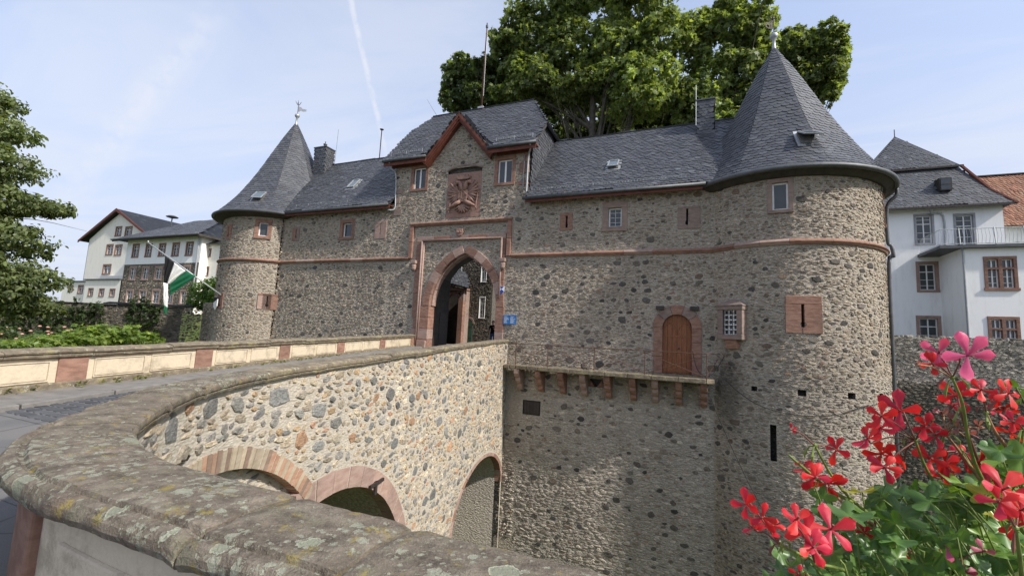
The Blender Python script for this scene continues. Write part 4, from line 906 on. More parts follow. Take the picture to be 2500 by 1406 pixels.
# little carved shield on the lintel
q = MB().prism([(-10.32+a, -.12, 6.5+b) for a, b in ((-.17, .18), (.17, .18), (.19, .0), (.12, -.14), (0, -.2), (-.12, -.14), (-.19, .0))], (0, .1, 0)); so_ = q.build('shield', 'carved_stone', po, bevel=.02)
q = MB()
for a in (-.07, .07): q.lathe([(.06, 0), (.05, .03), (.01, .05)], (-10.32+a, -.12, 6.5), 8)
q.build('shield_relief', 'carved_stone', so_)
# passage
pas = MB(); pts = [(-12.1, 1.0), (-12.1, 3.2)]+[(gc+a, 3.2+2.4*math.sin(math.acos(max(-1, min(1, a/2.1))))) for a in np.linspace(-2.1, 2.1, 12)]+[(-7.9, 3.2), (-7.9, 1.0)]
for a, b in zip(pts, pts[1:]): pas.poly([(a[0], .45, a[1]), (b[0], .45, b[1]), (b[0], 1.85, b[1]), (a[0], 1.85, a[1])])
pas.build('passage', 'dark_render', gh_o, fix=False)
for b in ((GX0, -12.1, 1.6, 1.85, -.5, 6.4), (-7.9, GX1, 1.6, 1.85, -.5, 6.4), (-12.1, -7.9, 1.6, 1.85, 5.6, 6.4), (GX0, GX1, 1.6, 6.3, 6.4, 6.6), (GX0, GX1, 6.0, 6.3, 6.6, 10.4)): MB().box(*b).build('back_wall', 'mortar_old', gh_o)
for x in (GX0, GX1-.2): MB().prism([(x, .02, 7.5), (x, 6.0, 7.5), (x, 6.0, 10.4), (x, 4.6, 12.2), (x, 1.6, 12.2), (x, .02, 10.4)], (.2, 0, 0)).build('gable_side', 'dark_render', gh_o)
# dark gate leaf folded open against the passage wall
gl = thing('gate_leaf', 'dark plank gate leaf folded back inside the archway', 'gate', (-11.6, 1.5, 1.03))
for k in range(8):
    y0 = .5+k*.165; MB().box(-11.83, -11.76, y0+.004, y0+.161, 1.06, 4.1+.09*k).build('plank', 'dark_timber', gl)
for z in (1.7, 3.4): MB().box(-11.755, -11.74, .55, 1.8, z, z+.09).build('strap_hinge', 'iron', gl)
q = MB(); q.box(-11.756, -11.735, 1.0, 1.62, 1.06, 2.75); q.build('wicket_frame', 'iron', gl)
# roof
ye, ze, yr, zr = -.45, 10.38, 3.1, 14.45; Vv = Vector((0, yr-ye, zr-ze)); Lr = Vv.length; kk = Lr/(zr-ze)
front = [(-14.85, 10.38), (-6.55, 10.38), (-6.55, 11.9), (-8.1, 14.45), (-14.4, 14.45), (-15.05, 12.95), (-14.95, 11.4)]
def onslope(x, z): return (x, ye+(z-ze)*(yr-ye)/(zr-ze), z)
rf = deck('roof', [onslope(x, z) for x, z in [(-14.85, 10.38), (-12.42, 10.38), (-10.6, 12.5), (-8.78, 10.38)]+front[1:]], gh_o)
Ox = -15.1; poly = [(x-Ox, (z-ze)*kk) for x, z in front]
def not_dormer(u, v): x = u+Ox; z = ze+v/kk; return abs(x+10.6) > (12.45-z)*1.02
ps = [q for q in plane_slates((Ox, ye, ze), (1, 0, 0), Vv, poly, .145, .23, 51) if abs(q[0].x+10.6) > (12.40-q[0].z)*0.98 or q[0].z > 12.4]
# swept slates of the right half-hip and clad gable
hipR = [(-6.55, .9, 11.9), (-6.55, 5.3, 11.9), (-8.1, 3.1, 14.45)]; hipL = [(-15.05, 1.8, 12.95), (-15.05, 4.4, 12.95), (-14.4, 3.1, 14.45)]
deck('hip', hipR, rf); deck('hip', hipL, rf)
Vh = Vector((-1.55, 0, 2.55)).normalized(); ps += plane_slates((-6.55, .9, 11.9), (0, 1, 0), Vh, [(0, 0), (4.4, 0), (2.2, 2.98)], .145, .23, 52)
ps += plane_slates((GX1+.02, .0, 7.9), (0, 1, 0), (.03, 0, 1), [(0, 0), (6, 0), (5.3, 4.0), (.9, 4.0), (0, 2.6)], .145, .23, 53)
MB().poly([(GX1+.005, 0, 7.9), (GX1+.005, 6, 7.9), (GX1+.005, 5.3, 11.9), (GX1+.005, .9, 11.9), (GX1+.005, 0, 10.5)]).build('slate_cladding', 'roof_deck', gh_o, fix=False)
emit(ps, SLATES, 'slate', 'small_slates', 'slate', rf, 260)
deck('back_roof', [(-15.05, 6.65, 10.4), (-6.55, 6.65, 10.4), (-6.55, 5.3, 11.9), (-8.1, 3.11, 14.45), (-14.4, 3.11, 14.45), (-15.05, 4.4, 12.95)], gh_o)
MB().box(-14.4, -8.1, 3.0, 3.2, 14.43, 14.49).build('ridge_capping', 'slate', gh_o)
for a, b in ((-14.85, -12.3), (-8.9, -6.55)):
    MB().box(a, b, ye+.03, ye+.07, ze-.30, ze-.05).build('fascia', 'red_timber', gh_o); MB().box(a, b, ye+.07, 0, ze-.12, ze-.08).build('soffit', 'red_timber', gh_o); MB().box(a+.3, b-.3, -.1, 0.0, ze-.3, ze-.12).build('wall_plate', 'red_timber', gh_o)
    gutter(gh_o, [(a-.03, ye-.03, ze-.05), (b+.03, ye-.03, ze-.05)])
# verge boards
MB().prism([(-6.56, ye, ze-.2), (-6.56, ye, ze), (-6.56, .9, 11.9), (-6.56, 1.0, 11.75)], (-.04, 0, 0)).build('verge_board', 'dark_timber', gh_o)
# front gable over the arms
dg = deck('dormer_roof', [(-12.45, -.36, 10.12), (-10.6, -.36, 12.36), (-10.6, 1.35, 12.36), (-12.45, -.3, 10.22)], gh_o); deck('dormer_roof', [(-8.75, -.36, 10.12), (-10.6, -.36, 12.36), (-10.6, 1.35, 12.36), (-8.75, -.3, 10.22)], gh_o)
pd = []
for sg in (-1, 1):
    Vd = Vector((-sg*1.9, 0, 2.26)).normalized(); Lx = math.hypot(1.9, 2.26); U = (0, -1, 0) if sg < 0 else (0, 1, 0)
    O = (-10.6+sg*1.9, -.20 if sg < 0 else -.36, 10.12)
    pd += plane_slates(O, U, Vd, [(0, 0), (.17, 0), (.17, Lx), (-1.8, Lx)] if sg < 0 else [(0, 0), (.15, 0), (1.95, Lx), (0, Lx)], .145, .23, 55+sg)
emit(pd, SLATES, 'slate', 'small_slates', 'slate', dg, 40)
for sg in (-1, 1):
    for d_, (w0, w1), y_ in ((0, (0, .12), -.38), (1, (.12, .20), -.34), (2, (.20, .27), -.27)):
        dx, dz = 1.9, 2.26; Ln = math.hypot(dx, dz); nx, nz = -dz/Ln*sg, -dx/Ln
        a = Vector((-10.6, y_, 12.36-w0*Ln/dx*1.0)); b = Vector((-10.6+sg*1.95, y_, 10.05))
        top0 = (-10.6, y_, 12.38-w0*Ln/dx); top1 = (-10.6, y_, 12.38-w1*Ln/dx); e0 = (-10.6+sg*(1.95-w0*.15), y_, 10.06-w0*.9+.0); 
        lo0 = (-10.6+sg*1.93+nx*w0*1.0, y_, 10.08+nz*w0); lo1 = (-10.6+sg*1.93+nx*w1, y_, 10.08+nz*w1)
        MB().prism([top0, lo0, lo1, top1], (0, .08 if d_ < 2 else .27, 0)).build('barge_board', 'red_timber', gh_o)
# carved arms in its niche
arms = thing('coat_of_arms', 'carved red sandstone panel of a crowned double eagle with shield above the archway', 'relief', (-10.28, .05, 7.25))
MB().box(-11.19, -9.36, -.0, .12, 7.24, 9.45).build('panel', 'carved_stone', arms)
MB().box(-11.2, -9.35, .16, .2, 7.22, 9.75).build('niche_back', 'mortar_old', arms)
MB().prism([(-11.25+1.95*k/10, -.03, 9.60+.2*math.sin(math.pi*k/10)) for k in range(11)]+[(-11.25+1.95*k/10, -.03, 9.68+.2*math.sin(math.pi*k/10)) for k in range(10, -1, -1)], (0, .25, 0)).build('hood', 'sandstone_grey', arms)
ax, y0 = -10.28, .0
def rel(pts, d=.06, name='relief', y=None, mat='carved_stone', bevel=.015): return MB().prism([(ax+a, (y if y is not None else y0)-d, 8.35+b) for a, b in pts], (0, d, 0)).build(name, mat, arms, bevel=bevel)
sh = rel([(-.27, .22), (.27, .22), (.27, -.16), (.2, -.3), (0, -.38), (-.2, -.3), (-.27, -.16)], .11, 'shield')
q = MB()
for a in (-.17, -.05): q.box(ax+a-.025, ax+a+.025, y0-.14, y0-.11, 8.15, 8.5)
for z in (8.2, 8.32, 8.44): q.box(ax-.24, ax, y0-.138, y0-.11, z, z+.03)
for k in range(6): q.box(ax+.03+k*.035, ax+.045+k*.035, y0-.13, y0-.11, 8.08, 8.34)
q.tube([(ax+.0, y0-.13, 8.55), (ax+.25, y0-.14, 8.3)], .02, 5); q.build('charge', 'carved_stone', sh)
cr = rel([(-.33, .78), (-.38, .92), (-.25, .86), (-.2, 1.0), (-.1, .9), (0, 1.03), (.1, .9), (.2, 1.0), (.25, .86), (.38, .92), (.33, .78), (.2, .73), (-.2, .73)], .12, 'crown')
for sg in (-1, 1):
    nk = MB().tube([(ax+sg*.08, y0-.06, 8.55), (ax+sg*.14, y0-.07, 8.8), (ax+sg*.20, y0-.08, 8.93), (ax+sg*.32, y0-.09, 8.95), (ax+sg*.42, y0-.08, 8.88), (ax+sg*.45, y0-.07, 8.80)], [.11, .10, .09, .085, .06, .015], 8).build('eagle_head', 'carved_stone', arms, smooth=True)
    for k in range(9):
        a = R(62-k*15.5); L_ = .66-.02*k+.05*(k % 2); c, s_ = math.cos(a), math.sin(a); x0_, z0_ = sg*.24, .12-.02*k
        pts = [(x0_, z0_), (x0_+sg*c*L_*.55, z0_+s_*L_*.55), (x0_+sg*c*L_, z0_+s_*L_)]
        MB().tube([(ax+p[0], y0-.03-.015*(k % 2), 8.35+p[1]) for p in pts], [.05, .065, .03], 6).build('wing_feather', 'carved_stone', arms, smooth=True)
    MB().tube([(ax+sg*.12, y0-.06, 8.02), (ax+sg*.34, y0-.10, 7.90), (ax+sg*.58, y0-.09, 7.80), (ax+sg*.74, y0-.07, 7.72)], [.09, .10, .06, .035], 8).build('eagle_leg', 'carved_stone', arms, smooth=True)
    q = MB()
    for k in range(3): q.tube([(ax+sg*.70, y0-.07, 7.74), (ax+sg*(.74+.03*k), y0-.1, 7.66-.03*k), (ax+sg*(.70+.05*k), y0-.06, 7.56)], [.03, .025, .008], 5)
    q.build('claw', 'carved_stone', arms)
MB().tube([(ax+.72, y0-.09, 7.55), (ax+.82, y0-.08, 8.5)], [.03, .018], 6).build('sword', 'carved_stone', arms); MB().tube([(ax-.72, y0-.09, 7.5), (ax-.66, y0-.09, 7.95)], [.03, .02], 6).build('sceptre', 'carved_stone', arms)
for k in range(7):
    a = R(-90+(k-3)*24); MB().tube([(ax, y0-.05, 7.86), (ax+.2*math.cos(a), y0-.07, 7.82+.26*math.sin(a)), (ax+.3*math.cos(a)+.04*(k-3), y0-.06, 7.74+.30*math.sin(a))], [.035, .05, .04], 6).build('tail_feather', 'carved_stone', arms, smooth=True)
# snow guards, downpipes, roof pole
snow_guard(gh_o, (-14.6, -.2, 10.72), (-12.7, -.2, 10.72)); snow_guard(gh_o, (-8.6, -.2, 10.72), (-6.8, -.2, 10.72))
pipe(gh_o, [(-14.5, -.42, 10.3), (-14.45, -.3, 10.0), (-14.28, -.09, 9.7), (-14.2, -.08, 8.5), (-14.2, -.08, 7.9), (-14.45, -.3, 7.8)], .035, 'zinc_light')
pipe(gh_o, [(-6.8, -.45, 10.3), (-6.85, -.3, 10.1), (-7.0, -.09, 9.8), (-7.02, -.08, 8.6), (-7.02, -.1, 8.05)], .04, 'zinc_light'); pipe(gh_o, [(-7.2, -.05, 10.0), (-7.22, -.05, 8.2)], .018, 'zinc_light', 'lightning_conductor')
fp = thing('roof_flagpole', 'bare rust-red flagpole rising from the gatehouse ridge', 'pole', (-11.25, 3.1, 14.45))
MB().tube([(-11.25, 3.1, 14.4), (-11.2, 3.1, 19.4)], [.06, .035], 8).build('pole', 'rusty_iron', fp, smooth=True)
MB().lathe([(.045, 0), (.075, .06), (.075, .16), (.03, .24), (.035, .3), (.01, .36)], (-11.2, 3.1, 19.38), 8).build('pole_finial', 'zinc', fp); MB().prism([(-11.42, 2.95, 14.44), (-11.08, 2.95, 14.44), (-11.08, 3.25, 14.44), (-11.42, 3.25, 14.44)], (0, 0, .12)).build('pole_foot', 'zinc_light', fp)
MB().tube([(-11.14, 3.05, 15.2), (-11.13, 3.05, 19.2)], .008, 4).build('halyard', 'zinc_light', fp)
# blue boards and heritage badge by the arch
for i, (x0_, x1_) in enumerate(((-7.84, -7.545), (-7.535, -7.23))):
    bo = thing('info_board', 'blue information board, %s of the pair right of the archway' % ('left' if i == 0 else 'right'), 'sign', ((x0_+x1_)/2, -.06, 2.26), 'blue information boards by the arch')
    MB().box(x0_, x1_, -.07, -.045, 2.25, 2.66).build('plate', 'sign_blue', bo, bevel=.004)
    tx = MB(); r_ = np.random.default_rng(i)
    for k in range(8): tx.box(x0_+.03, x1_-.03-r_.uniform(0, .12), -.0735, -.0705, 2.58-k*.036-(.02 if k else 0), 2.592-k*.036-(.02 if k else 0))
    tx.build('lettering', 'sign_white', bo)
    for a in (x0_+.015, x1_-.015): MB().lathe([(.008, 0), (.008, .012)], (a, -.075, 2.64), 6).build('screw', 'zinc_light', bo)
bg_ = thing('heritage_badge', 'small blue and white shield badge on the right portal jamb', 'sign', (-7.98, -.07, 3.7))
sx, sz = -7.99, 3.76
MB().prism([(sx-.115, -.075, sz+.17), (sx+.115, -.075, sz+.17), (sx+.115, -.075, sz-.06), (sx, -.075, sz-.19), (sx-.115, -.075, sz-.06)], (0, .015, 0)).build('plate', 'sign_white', bg_)
MB().prism([(sx-.1, -.080, sz+.16), (sx+.1, -.080, sz+.16), (sx, -.080, sz+.045)], (0, .004, 0)).build('emblem', 'badge_blue', bg_); MB().prism([(sx, -.080, sz+.035), (sx+.112, -.080, sz-.06), (sx, -.080, sz-.185), (sx-.112, -.080, sz-.06)], (0, .004, 0)).build('emblem', 'badge_blue', bg_)

# ------------------------------------------------------------------ left wing
X0, X1 = -22.05, -14.3; LE, LR = 8.2, 12.25
lw_h = [(-17.58, -16.95, 6.59, 7.36), (-20.95-.04, -20.95+.04, 6.6, 7.25)]
lw_f = lw_h+[(-17.79, -16.86, 6.48, 7.5), (-21.25, -20.69, 6.5, 7.35), (-15.38, -14.66, 6.41, 7.35)]
root, w_o, pl, sk = wing('left_wing', 'stone wing with slate roof between gatehouse and smaller left tower', X0, X1, LE, LR, 61, lw_f, lw_h, 5, -1.5, (), band=lambda u, v: 1.0 if v < 5 else .4)
emit([q for q in pl if q[0].z > .6], STONES, 'stone', 'small_stones', 'rubble_stone', w_o, 300)
course(root, FAC, X0+.02, X1, 5.31, seed=9)
rf, O, V, L = finish_wing(root, X0-.9, X1, LE, LR, 62, 3.0, [(4.5, 5.2, 1.75, 2.9)], (.16, .27), loggia=-16.2)
skylight(root, O, (1, 0, 0), V, 4.85, 2.35, .5, .8, 0)
gutter(root, [(X0-.1, -.43, LE-.14), (X1-.05, -.43, LE-.14)]); snow_guard(root, (X0+1.0, -.12, LE+.22), (X1-.25, -.12, LE+.22))
chimney(root, -22.75, -21.85, 2.3, 3.0, 11.3, 13.2, True, 8); MB().tube([(-21.6, 2.9, 12.2), (-21.55, 2.9, 14.6)], .01, 5).build('lightning_rod', 'zinc', root)
MB().tube([(-18.1, 3.0, 12.2), (-18.1, 3.0, 14.15)], .03, 6).build('antenna_mast', 'iron', root); MB().lathe([(.03, 0), (.12, .03), (.12, .06), (.02, .1)], (-18.1, 3, 14.12), 10).build('antenna_head', 'iron', root)
q = MB()
for k in range(6): q.tube([(-17.2+k*.14, 3.0, 12.25), (-17.2+k*.14, 3.0, 12.6)], .012, 4)
q.tube([(-17.2, 3, 12.6), (-16.5, 3, 12.6)], .014, 4); q.build('roof_rack', 'zinc_light', root)
pane_window(root, FAC, -17.58, -16.95, 6.59, 7.36, .2, 'sandstone', 'left', .14)
arrow_slit(root, FAC, -21.25, -20.69, 6.52, 7.33, -20.95, 6.65, 7.2, 'sandstone_grey', 'sandstone', hw=.035); arrow_slit(root, FAC, -15.38, -14.66, 6.41, 7.35, -15.02, 6.6, 7.2, 'sandstone_pale', 'sandstone_pale', hw=.02)

# ------------------------------------------------------------------ left round tower
LT = (-24.45, 2.1, 3.3)
lt_f = [(1.19, 2.33, 6.6, 7.66), (-.75, -.2, 6.5, 7.4), (1.9, 3.0, 2.58, 3.47), (-.8, -.2, 2.5, 3.4)]
lt, FL, ltw, ltr, lts = tower('round_tower', 'smaller round stone tower with pointed slate roof at left end, flag beside it', *LT, R(-150), R(52), lt_f, [(1.55, 2.05, 6.71, 7.5), (-.6, -.4, 6.6, 7.3), (2.3, 2.54, 2.68, 3.36), (-.6, -.4, 2.58, 3.28)], 8.15, 14.9, 71, -3, None, (.175, .30), 3.85, R(14), lambda u, v: .8, 2.6, .4, (R(-170), R(57)))
pane_window(lt, FL, 1.55, 2.05, 6.71, 7.50, .2, 'sandstone', 'single', .12)
arrow_slit(lt, FL, -.75, -.2, 6.5, 7.4, -.5, 6.65, 7.25, 'sandstone', 'sandstone'); arrow_slit(lt, FL, 1.95, 2.95, 2.58, 3.47, 2.42, 2.72, 3.33, 'sandstone', 'sandstone_pale', grille=True); arrow_slit(lt, FL, -.8, -.2, 2.5, 3.4, -.5, 2.6, 3.25, 'sandstone', 'sandstone')
skylight(lt, lts(R(22), .16), (math.cos(R(22)), math.sin(R(22)), 0), lts(R(22), .26)-lts(R(22), .16), 0, 0, .6, .72, 12)
finial(lt, LT[0], LT[1], 14.85, .95, 'flag', (.75, .4, 0))
# flag hanging from a raked pole
fl = thing('flag', 'black white and green flag hanging from a raked pole on the left tower', 'flag', (-24.85, -1.18, 3.2))
p0, p1 = Vector((-24.8, -1.05, 3.15)), Vector((-27.55, -3.75, 5.85)); MB().tube([p0, p1], [.045, .03], 8).build('flagpole', 'zinc_light', fl, smooth=True); MB().lathe([(.03, 0), (.05, .04), (.03, .09)], p1, 8).build('pole_tip', 'zinc_light', fl)
FLAG = [('black_stripe', 'cloth_black', [(-26.809, -3.249, 5.205), (-26.45, -2.95, 4.87), (-26.86, -2.93, 3.72), (-26.979, -3.031, 3.742)]),
        ('white_stripe', 'cloth_white', [(-26.44, -2.945, 4.86), (-25.98, -2.60, 4.45), (-26.80, -2.86, 3.67), (-26.85, -2.925, 3.715)]),
        ('green_stripe', 'cloth_green', [(-25.975, -2.595, 4.445), (-25.42, -2.35, 4.20), (-26.80, -2.76, 3.05), (-26.795, -2.855, 3.665)]),
        ('white_stripe', 'cloth_white', [(-26.93, -3.09, 3.735), (-26.84, -2.90, 3.70), (-26.78, -2.78, 2.38), (-26.92, -2.90, 2.50)]),
        ('green_stripe', 'cloth_green', [(-26.92, -2.895, 2.495), (-26.78, -2.775, 2.375), (-26.84, -2.76, 2.02), (-26.97, -2.85, 2.09)])]
for fi, (nm, mt, cs) in enumerate(FLAG):       # cloth gathered below the lacing, in hanging folds
    c0, c1, c2, c3 = [Vector(q) for q in cs]; q = MB(); ids = []
    for i in range(19):
        row = []
        for j in range(13):
            a_, b2_ = j/12, i/18; w_ = c0.lerp(c1, a_).lerp(c3.lerp(c2, a_), b2_); amp = math.sin(math.pi*b2_)**.5*math.sin(math.pi*a_)**.3 if 0 < i < 18 and 0 < j < 12 else 0
            row.append(q.p(w_+Vector((.35, -.9, 0))*(.06*math.sin(a_*13+b2_*5+fi)*amp)+Vector((0, 0, -.05*math.sin(math.pi*a_)*amp))))
        ids.append(row)
    for a, b in zip(ids, ids[1:]):
        for j in range(12): q.f.append([a[j], a[j+1], b[j+1], b[j]])
    o = q.build(nm, mt, fl, smooth=True, fix=False); sm = o.modifiers.new('s', 'SOLIDIFY'); sm.thickness = .006
P, t_, n_ = FL.at(R(-13)*3.3, 2.75); T = lambda a, c, b: P+t_*a+Vector((0, 0, 1))*b-n_*c
cv = thing('city_shield', 'black and white shield fixed to the left tower below the flagpole', 'sign', P+n_*.1)
MB(T).prism([(-.24, -.14, .1), (.24, -.14, .3), (.24, -.14, .38), (-.24, -.14, .38)], (0, .04, 0)).build('upper_field', 'cloth_black', cv); MB(T).prism([(-.24, -.14, .09), (.24, -.14, .29), (.22, -.14, -.1), (0, -.14, -.32), (-.22, -.14, -.12)], (0, .04, 0)).build('lower_field', 'cloth_white', cv)
# ------------------------------------------------------------------ bridge
br = thing('stone_bridge', 'stone arched bridge with curved lichen-covered parapet leading to the gate', 'bridge', (-6, -8, 0))
PB = Path(EDGE); PB.flip = PM.flip
class Inset:
    def __init__(s, P, d): s.P = P; s.d = d; s.len = P.len
    def at(s, u, v): p, t, n = s.P.at(u, v); return p-n*s.d, t, n
BW = Inset(PB, .08)
# arc length of the reference point where the straight arm begins
SA = PB.s[int(np.argmin(np.hypot(EDGE[:, 0]+5.05, EDGE[:, 1]+13.2)))]
def brick_z(s): q = 2.7**2-(s-SA+1.65)**2; return .09-2.7+math.sqrt(q) if q > 0 else -99
def mid_z(s): q = 3.2**2-(s-SA-.95)**2; return -4.14+math.sqrt(q) if q > 0 else -99
def far_z(s): q = 1-((s-SA-10.45)/2.9)**2; return -4.35+1.6*math.sqrt(q) if q > 0 else -99
def open_top(s): return max(brick_z(s) if s < SA+.38 and brick_z(s) > -1.3 else -99, mid_z(s) if mid_z(s) > -7 else -99, far_z(s))
wm = MB(); us = np.unique(np.r_[np.linspace(0, PB.len-.01, 150), np.linspace(SA-3.6, SA+4, 110), np.linspace(SA+6.9, PB.len-.01, 80)]); prev = None
for u in us:
    P, t_, n_ = BW.at(u, 0); zt = copz(P.y)-.10; zl = max(-7.3, open_top(u)); col_ = [wm.p((P.x, P.y, zl+(zt-zl)*k/6)) for k in range(7)]
    if prev:
        for k in range(6): wm.f.append([prev[k], col_[k], col_[k+1], prev[k+1]])
    prev = col_
wo_ = wm.build('wall', 'mortar_bridge', br, fix=False)
def bskip(u, v, m):
    P, t_, n_ = BW.at(u, 0)
    if v > copz(P.y)-.16: return True
    s = u-SA
    if math.hypot(s+1.65, v+2.61) < 2.97+m*.6 and s < .5 and v > -1.6: return True
    if math.hypot(s-.95, v+4.14) < 3.58+m*.6 and v > -6: return True
    if ((s-10.45)/(3.12+m*.5))**2+((v+4.35)/(1.8+m*.5))**2 < 1 or (abs(s-10.45) < 3.12 and v < -4.35): return True
    return False
def bband(u, v): return 1.0 if u-SA < 1.5 else .8
pl = rubble(BW, SA-4.2, PB.len-.05, -6.5, 1.5, bskip, PAL_BRIDGE, 81, 8, (.14, .52), (.06, .15), (.12, .36), (.012, .028), .92, bband, 1.2, 160, .04)
emit([q for q in pl if q[0].y > -16.3 or q[0].x > -5], STONES, 'stone', 'small_stones', 'rubble_stone', wo_, 300, vis=lambda x, y: y < 1090+max(0, (x-330))*.25)
# recessed infill below the brick arch
inf = MB(); us = np.linspace(SA-3.4, SA+.4, 40)
for a, b in zip(us, us[1:]):
    Pa, _, na = BW.at(a, 0); Pb, _, nb = BW.at(b, 0); inf.poly([(*(Pa-na*.16).xy, -2.2), (*(Pb-nb*.16).xy, -2.2), (*(Pb-nb*.16).xy, .3), (*(Pa-na*.16).xy, .3)])
io = inf.build('arch_infill', 'mortar_bridge', br, fix=False)
emit(rubble(Inset(PB, .24), SA-3.3, SA+.3, -2.0, .2, lambda u, v, m: v > brick_z(u), PAL_BRIDGE, 83, 2.5, (.16, .4), depth=(.006, .02)), STONES, 'stone', 'small_stones', 'rubble_stone', io, 40, vis=lambda x, y: y < 1090+max(0, (x-330))*.25)
def ring(name, mats, cs, cz, ra, rb, a0, a1, n, proud, parent, back=.3, sq=1.0, jig=0.0, seed=1):
    r = np.random.default_rng(seed)
    for k in range(n):
        gp_ = .10 if name == 'brick' else .03; aa = np.linspace(a0+(a1-a0)*(k+gp_)/n, a0+(a1-a0)*(k+1-gp_)/n, 3); b = MB(); fr = []; pj = proud+r.uniform(-jig, jig); rb2 = rb+r.uniform(-jig*3, jig*1.0)
        for a in aa:
            quad = []
            for rr_, pr_ in ((ra, -back), (ra, pj), (rb2, pj), (rb2, -back)):
                s = cs+rr_*math.cos(a); P, t_, n_ = BW.at(min(PB.len-.005, max(0, s)), 0); quad.append(Vector((P.x, P.y, cz+rr_*sq*math.sin(a)))+n_*pr_)
            fr.append([b.p(q) for q in quad])
        for A, B in zip(fr, fr[1:]):
            for i in range(4): b.f.append([A[i], A[(i+1) % 4], B[(i+1) % 4], B[i]])
        b.f.append(fr[0][::-1]); b.f.append(fr[-1]); b.build(name, mats[int(r.integers(len(mats)))], parent)
sandstone('arch_brick', (.36, .20, .13), (.44, .29, .20), .5); sandstone('arch_brick_pale', (.38, .31, .22), (.46, .38, .28), .5); sandstone('arch_brick_dark', (.22, .155, .115), (.30, .21, .16), .5)
bk = MB(); P, t_, n_ = BW.at(SA-1.5, 0); P = P-n_*.34; bk.box(P.x-.02, P.x+.02, P.y-.1, P.y+.1, -.2, .1); ba = bk.build('brick_arch', 'arch_brick', br)
ring('brick', ['arch_brick', 'arch_brick_pale', 'arch_brick_pale', 'arch_brick_dark'], SA-1.65, .09-2.7, 2.7, 2.94, R(132), R(41), 52, .012, ba, .2, 1.0, .008, 5)
bk = MB(); P, t_, n_ = BW.at(SA+.9, 0); bk.box(P.x-.3, P.x-.2, P.y-.1, P.y+.1, -.8, -.7); sa_ = bk.build('sandstone_arch', 'sandstone_pale', br)
ring('voussoir', ['sandstone_pale'], SA+.95, -4.14, 3.2, 3.55, R(150), R(2), 19, .012, sa_, .35, 1, .006, 6)
bk = MB(); P, t_, n_ = BW.at(SA+10.45, 0); bk.box(P.x-.3, P.x-.2, P.y-.1, P.y+.1, -2.5, -2.4); fa_ = bk.build('sandstone_arch', 'sandstone_pale', br)
ring('voussoir', ['sandstone', 'sandstone_pale'], SA+10.45, -4.35, 2.9, 3.12, R(180), R(0), 19, .015, fa_, .9, 1.6/2.9, .006, 7)
for s_, nm in ((SA+10.45-2.9, -.24), (SA+10.45+2.9, .0)):
    for k in range(5):
        P, t_, n_ = BW.at(min(PB.len-.01, s_), 0); d = t_*nm
        MB().prism([P+n_*.012+Vector((0, 0, -4.42-.55*k)), P+d+n_*.012+Vector((0, 0, -4.42-.55*k)), P+d+n_*.012+Vector((0, 0, -4.95-.55*k)), P+n_*.012+Vector((0, 0, -4.95-.55*k))], -n_*.6).build('jamb_block', 'sandstone', fa_) if nm else None
# vaults
for zf, c0, hw_, nm in ((mid_z, SA+.95, 3.19, 'vault'), (far_z, SA+10.45, 2.89, 'vault')):
    v = MB(); prev = None; P0, t0_, n0_ = BW.at(c0, 0)
    for s in np.r_[c0-hw_, np.linspace(c0-hw_, c0+hw_, 30), c0+hw_]:
        P, t_, n_ = BW.at(min(PB.len-.01, s), 0); z = zf(s); z = -7.3 if prev is None or (s == c0+hw_ and len(v.v) > 60) else max(-7.3, z)
        cur = [v.p((*(P-n0_*.25).xy, z)), v.p((*(P-n0_*5.2).xy, z))]
        if prev: v.f.append([prev[0], cur[0], cur[1], prev[1]])
        prev = cur
    v.build(nm, 'mortar_moat', br, fix=False)
# upstream face, only the light of its arches matters
um = MB(); prev = None
for u in np.linspace(SA-2.5, PB.len-.01, 90):
    P, t_, n_ = BW.at(u, 0); q = P-n_*5.2; zl = max(-7.3, mid_z(u), far_z(u)); col_ = [um.p((q.x, q.y, zl)), um.p((q.x, q.y, roadz(q.y)-.05))]
    if prev: um.f.append([prev[0], col_[0], col_[1], prev[1]])
    prev = col_
um.build('upstream_wall', 'mortar_moat', br, fix=False)
q = MB(); P, t_, n_ = BW.at(SA+2.48, 0)
T = lambda a, c, b: P+t_*a+Vector((0, 0, 1))*b-n_*c
q = MB(T); q.box(-.26, .26, -.07, -.03, -1.22, -1.16); q.box(-.04, .04, -.05, .0, -1.4, -1.16); q.build('tie_anchor', 'iron', br)
for s_, z_ in ((SA-2.2, .42), (SA+10.6, -.5), (SA+12.4, -2.7)):
    P, t_, n_ = BW.at(s_, 0); MB().tube([P+Vector((0, 0, z_)), P+n_*.07+Vector((0, 0, z_+.01)), P+n_*.085+Vector((0, 0, z_+.05))], .011, 6).build('iron_hook', 'iron', br)
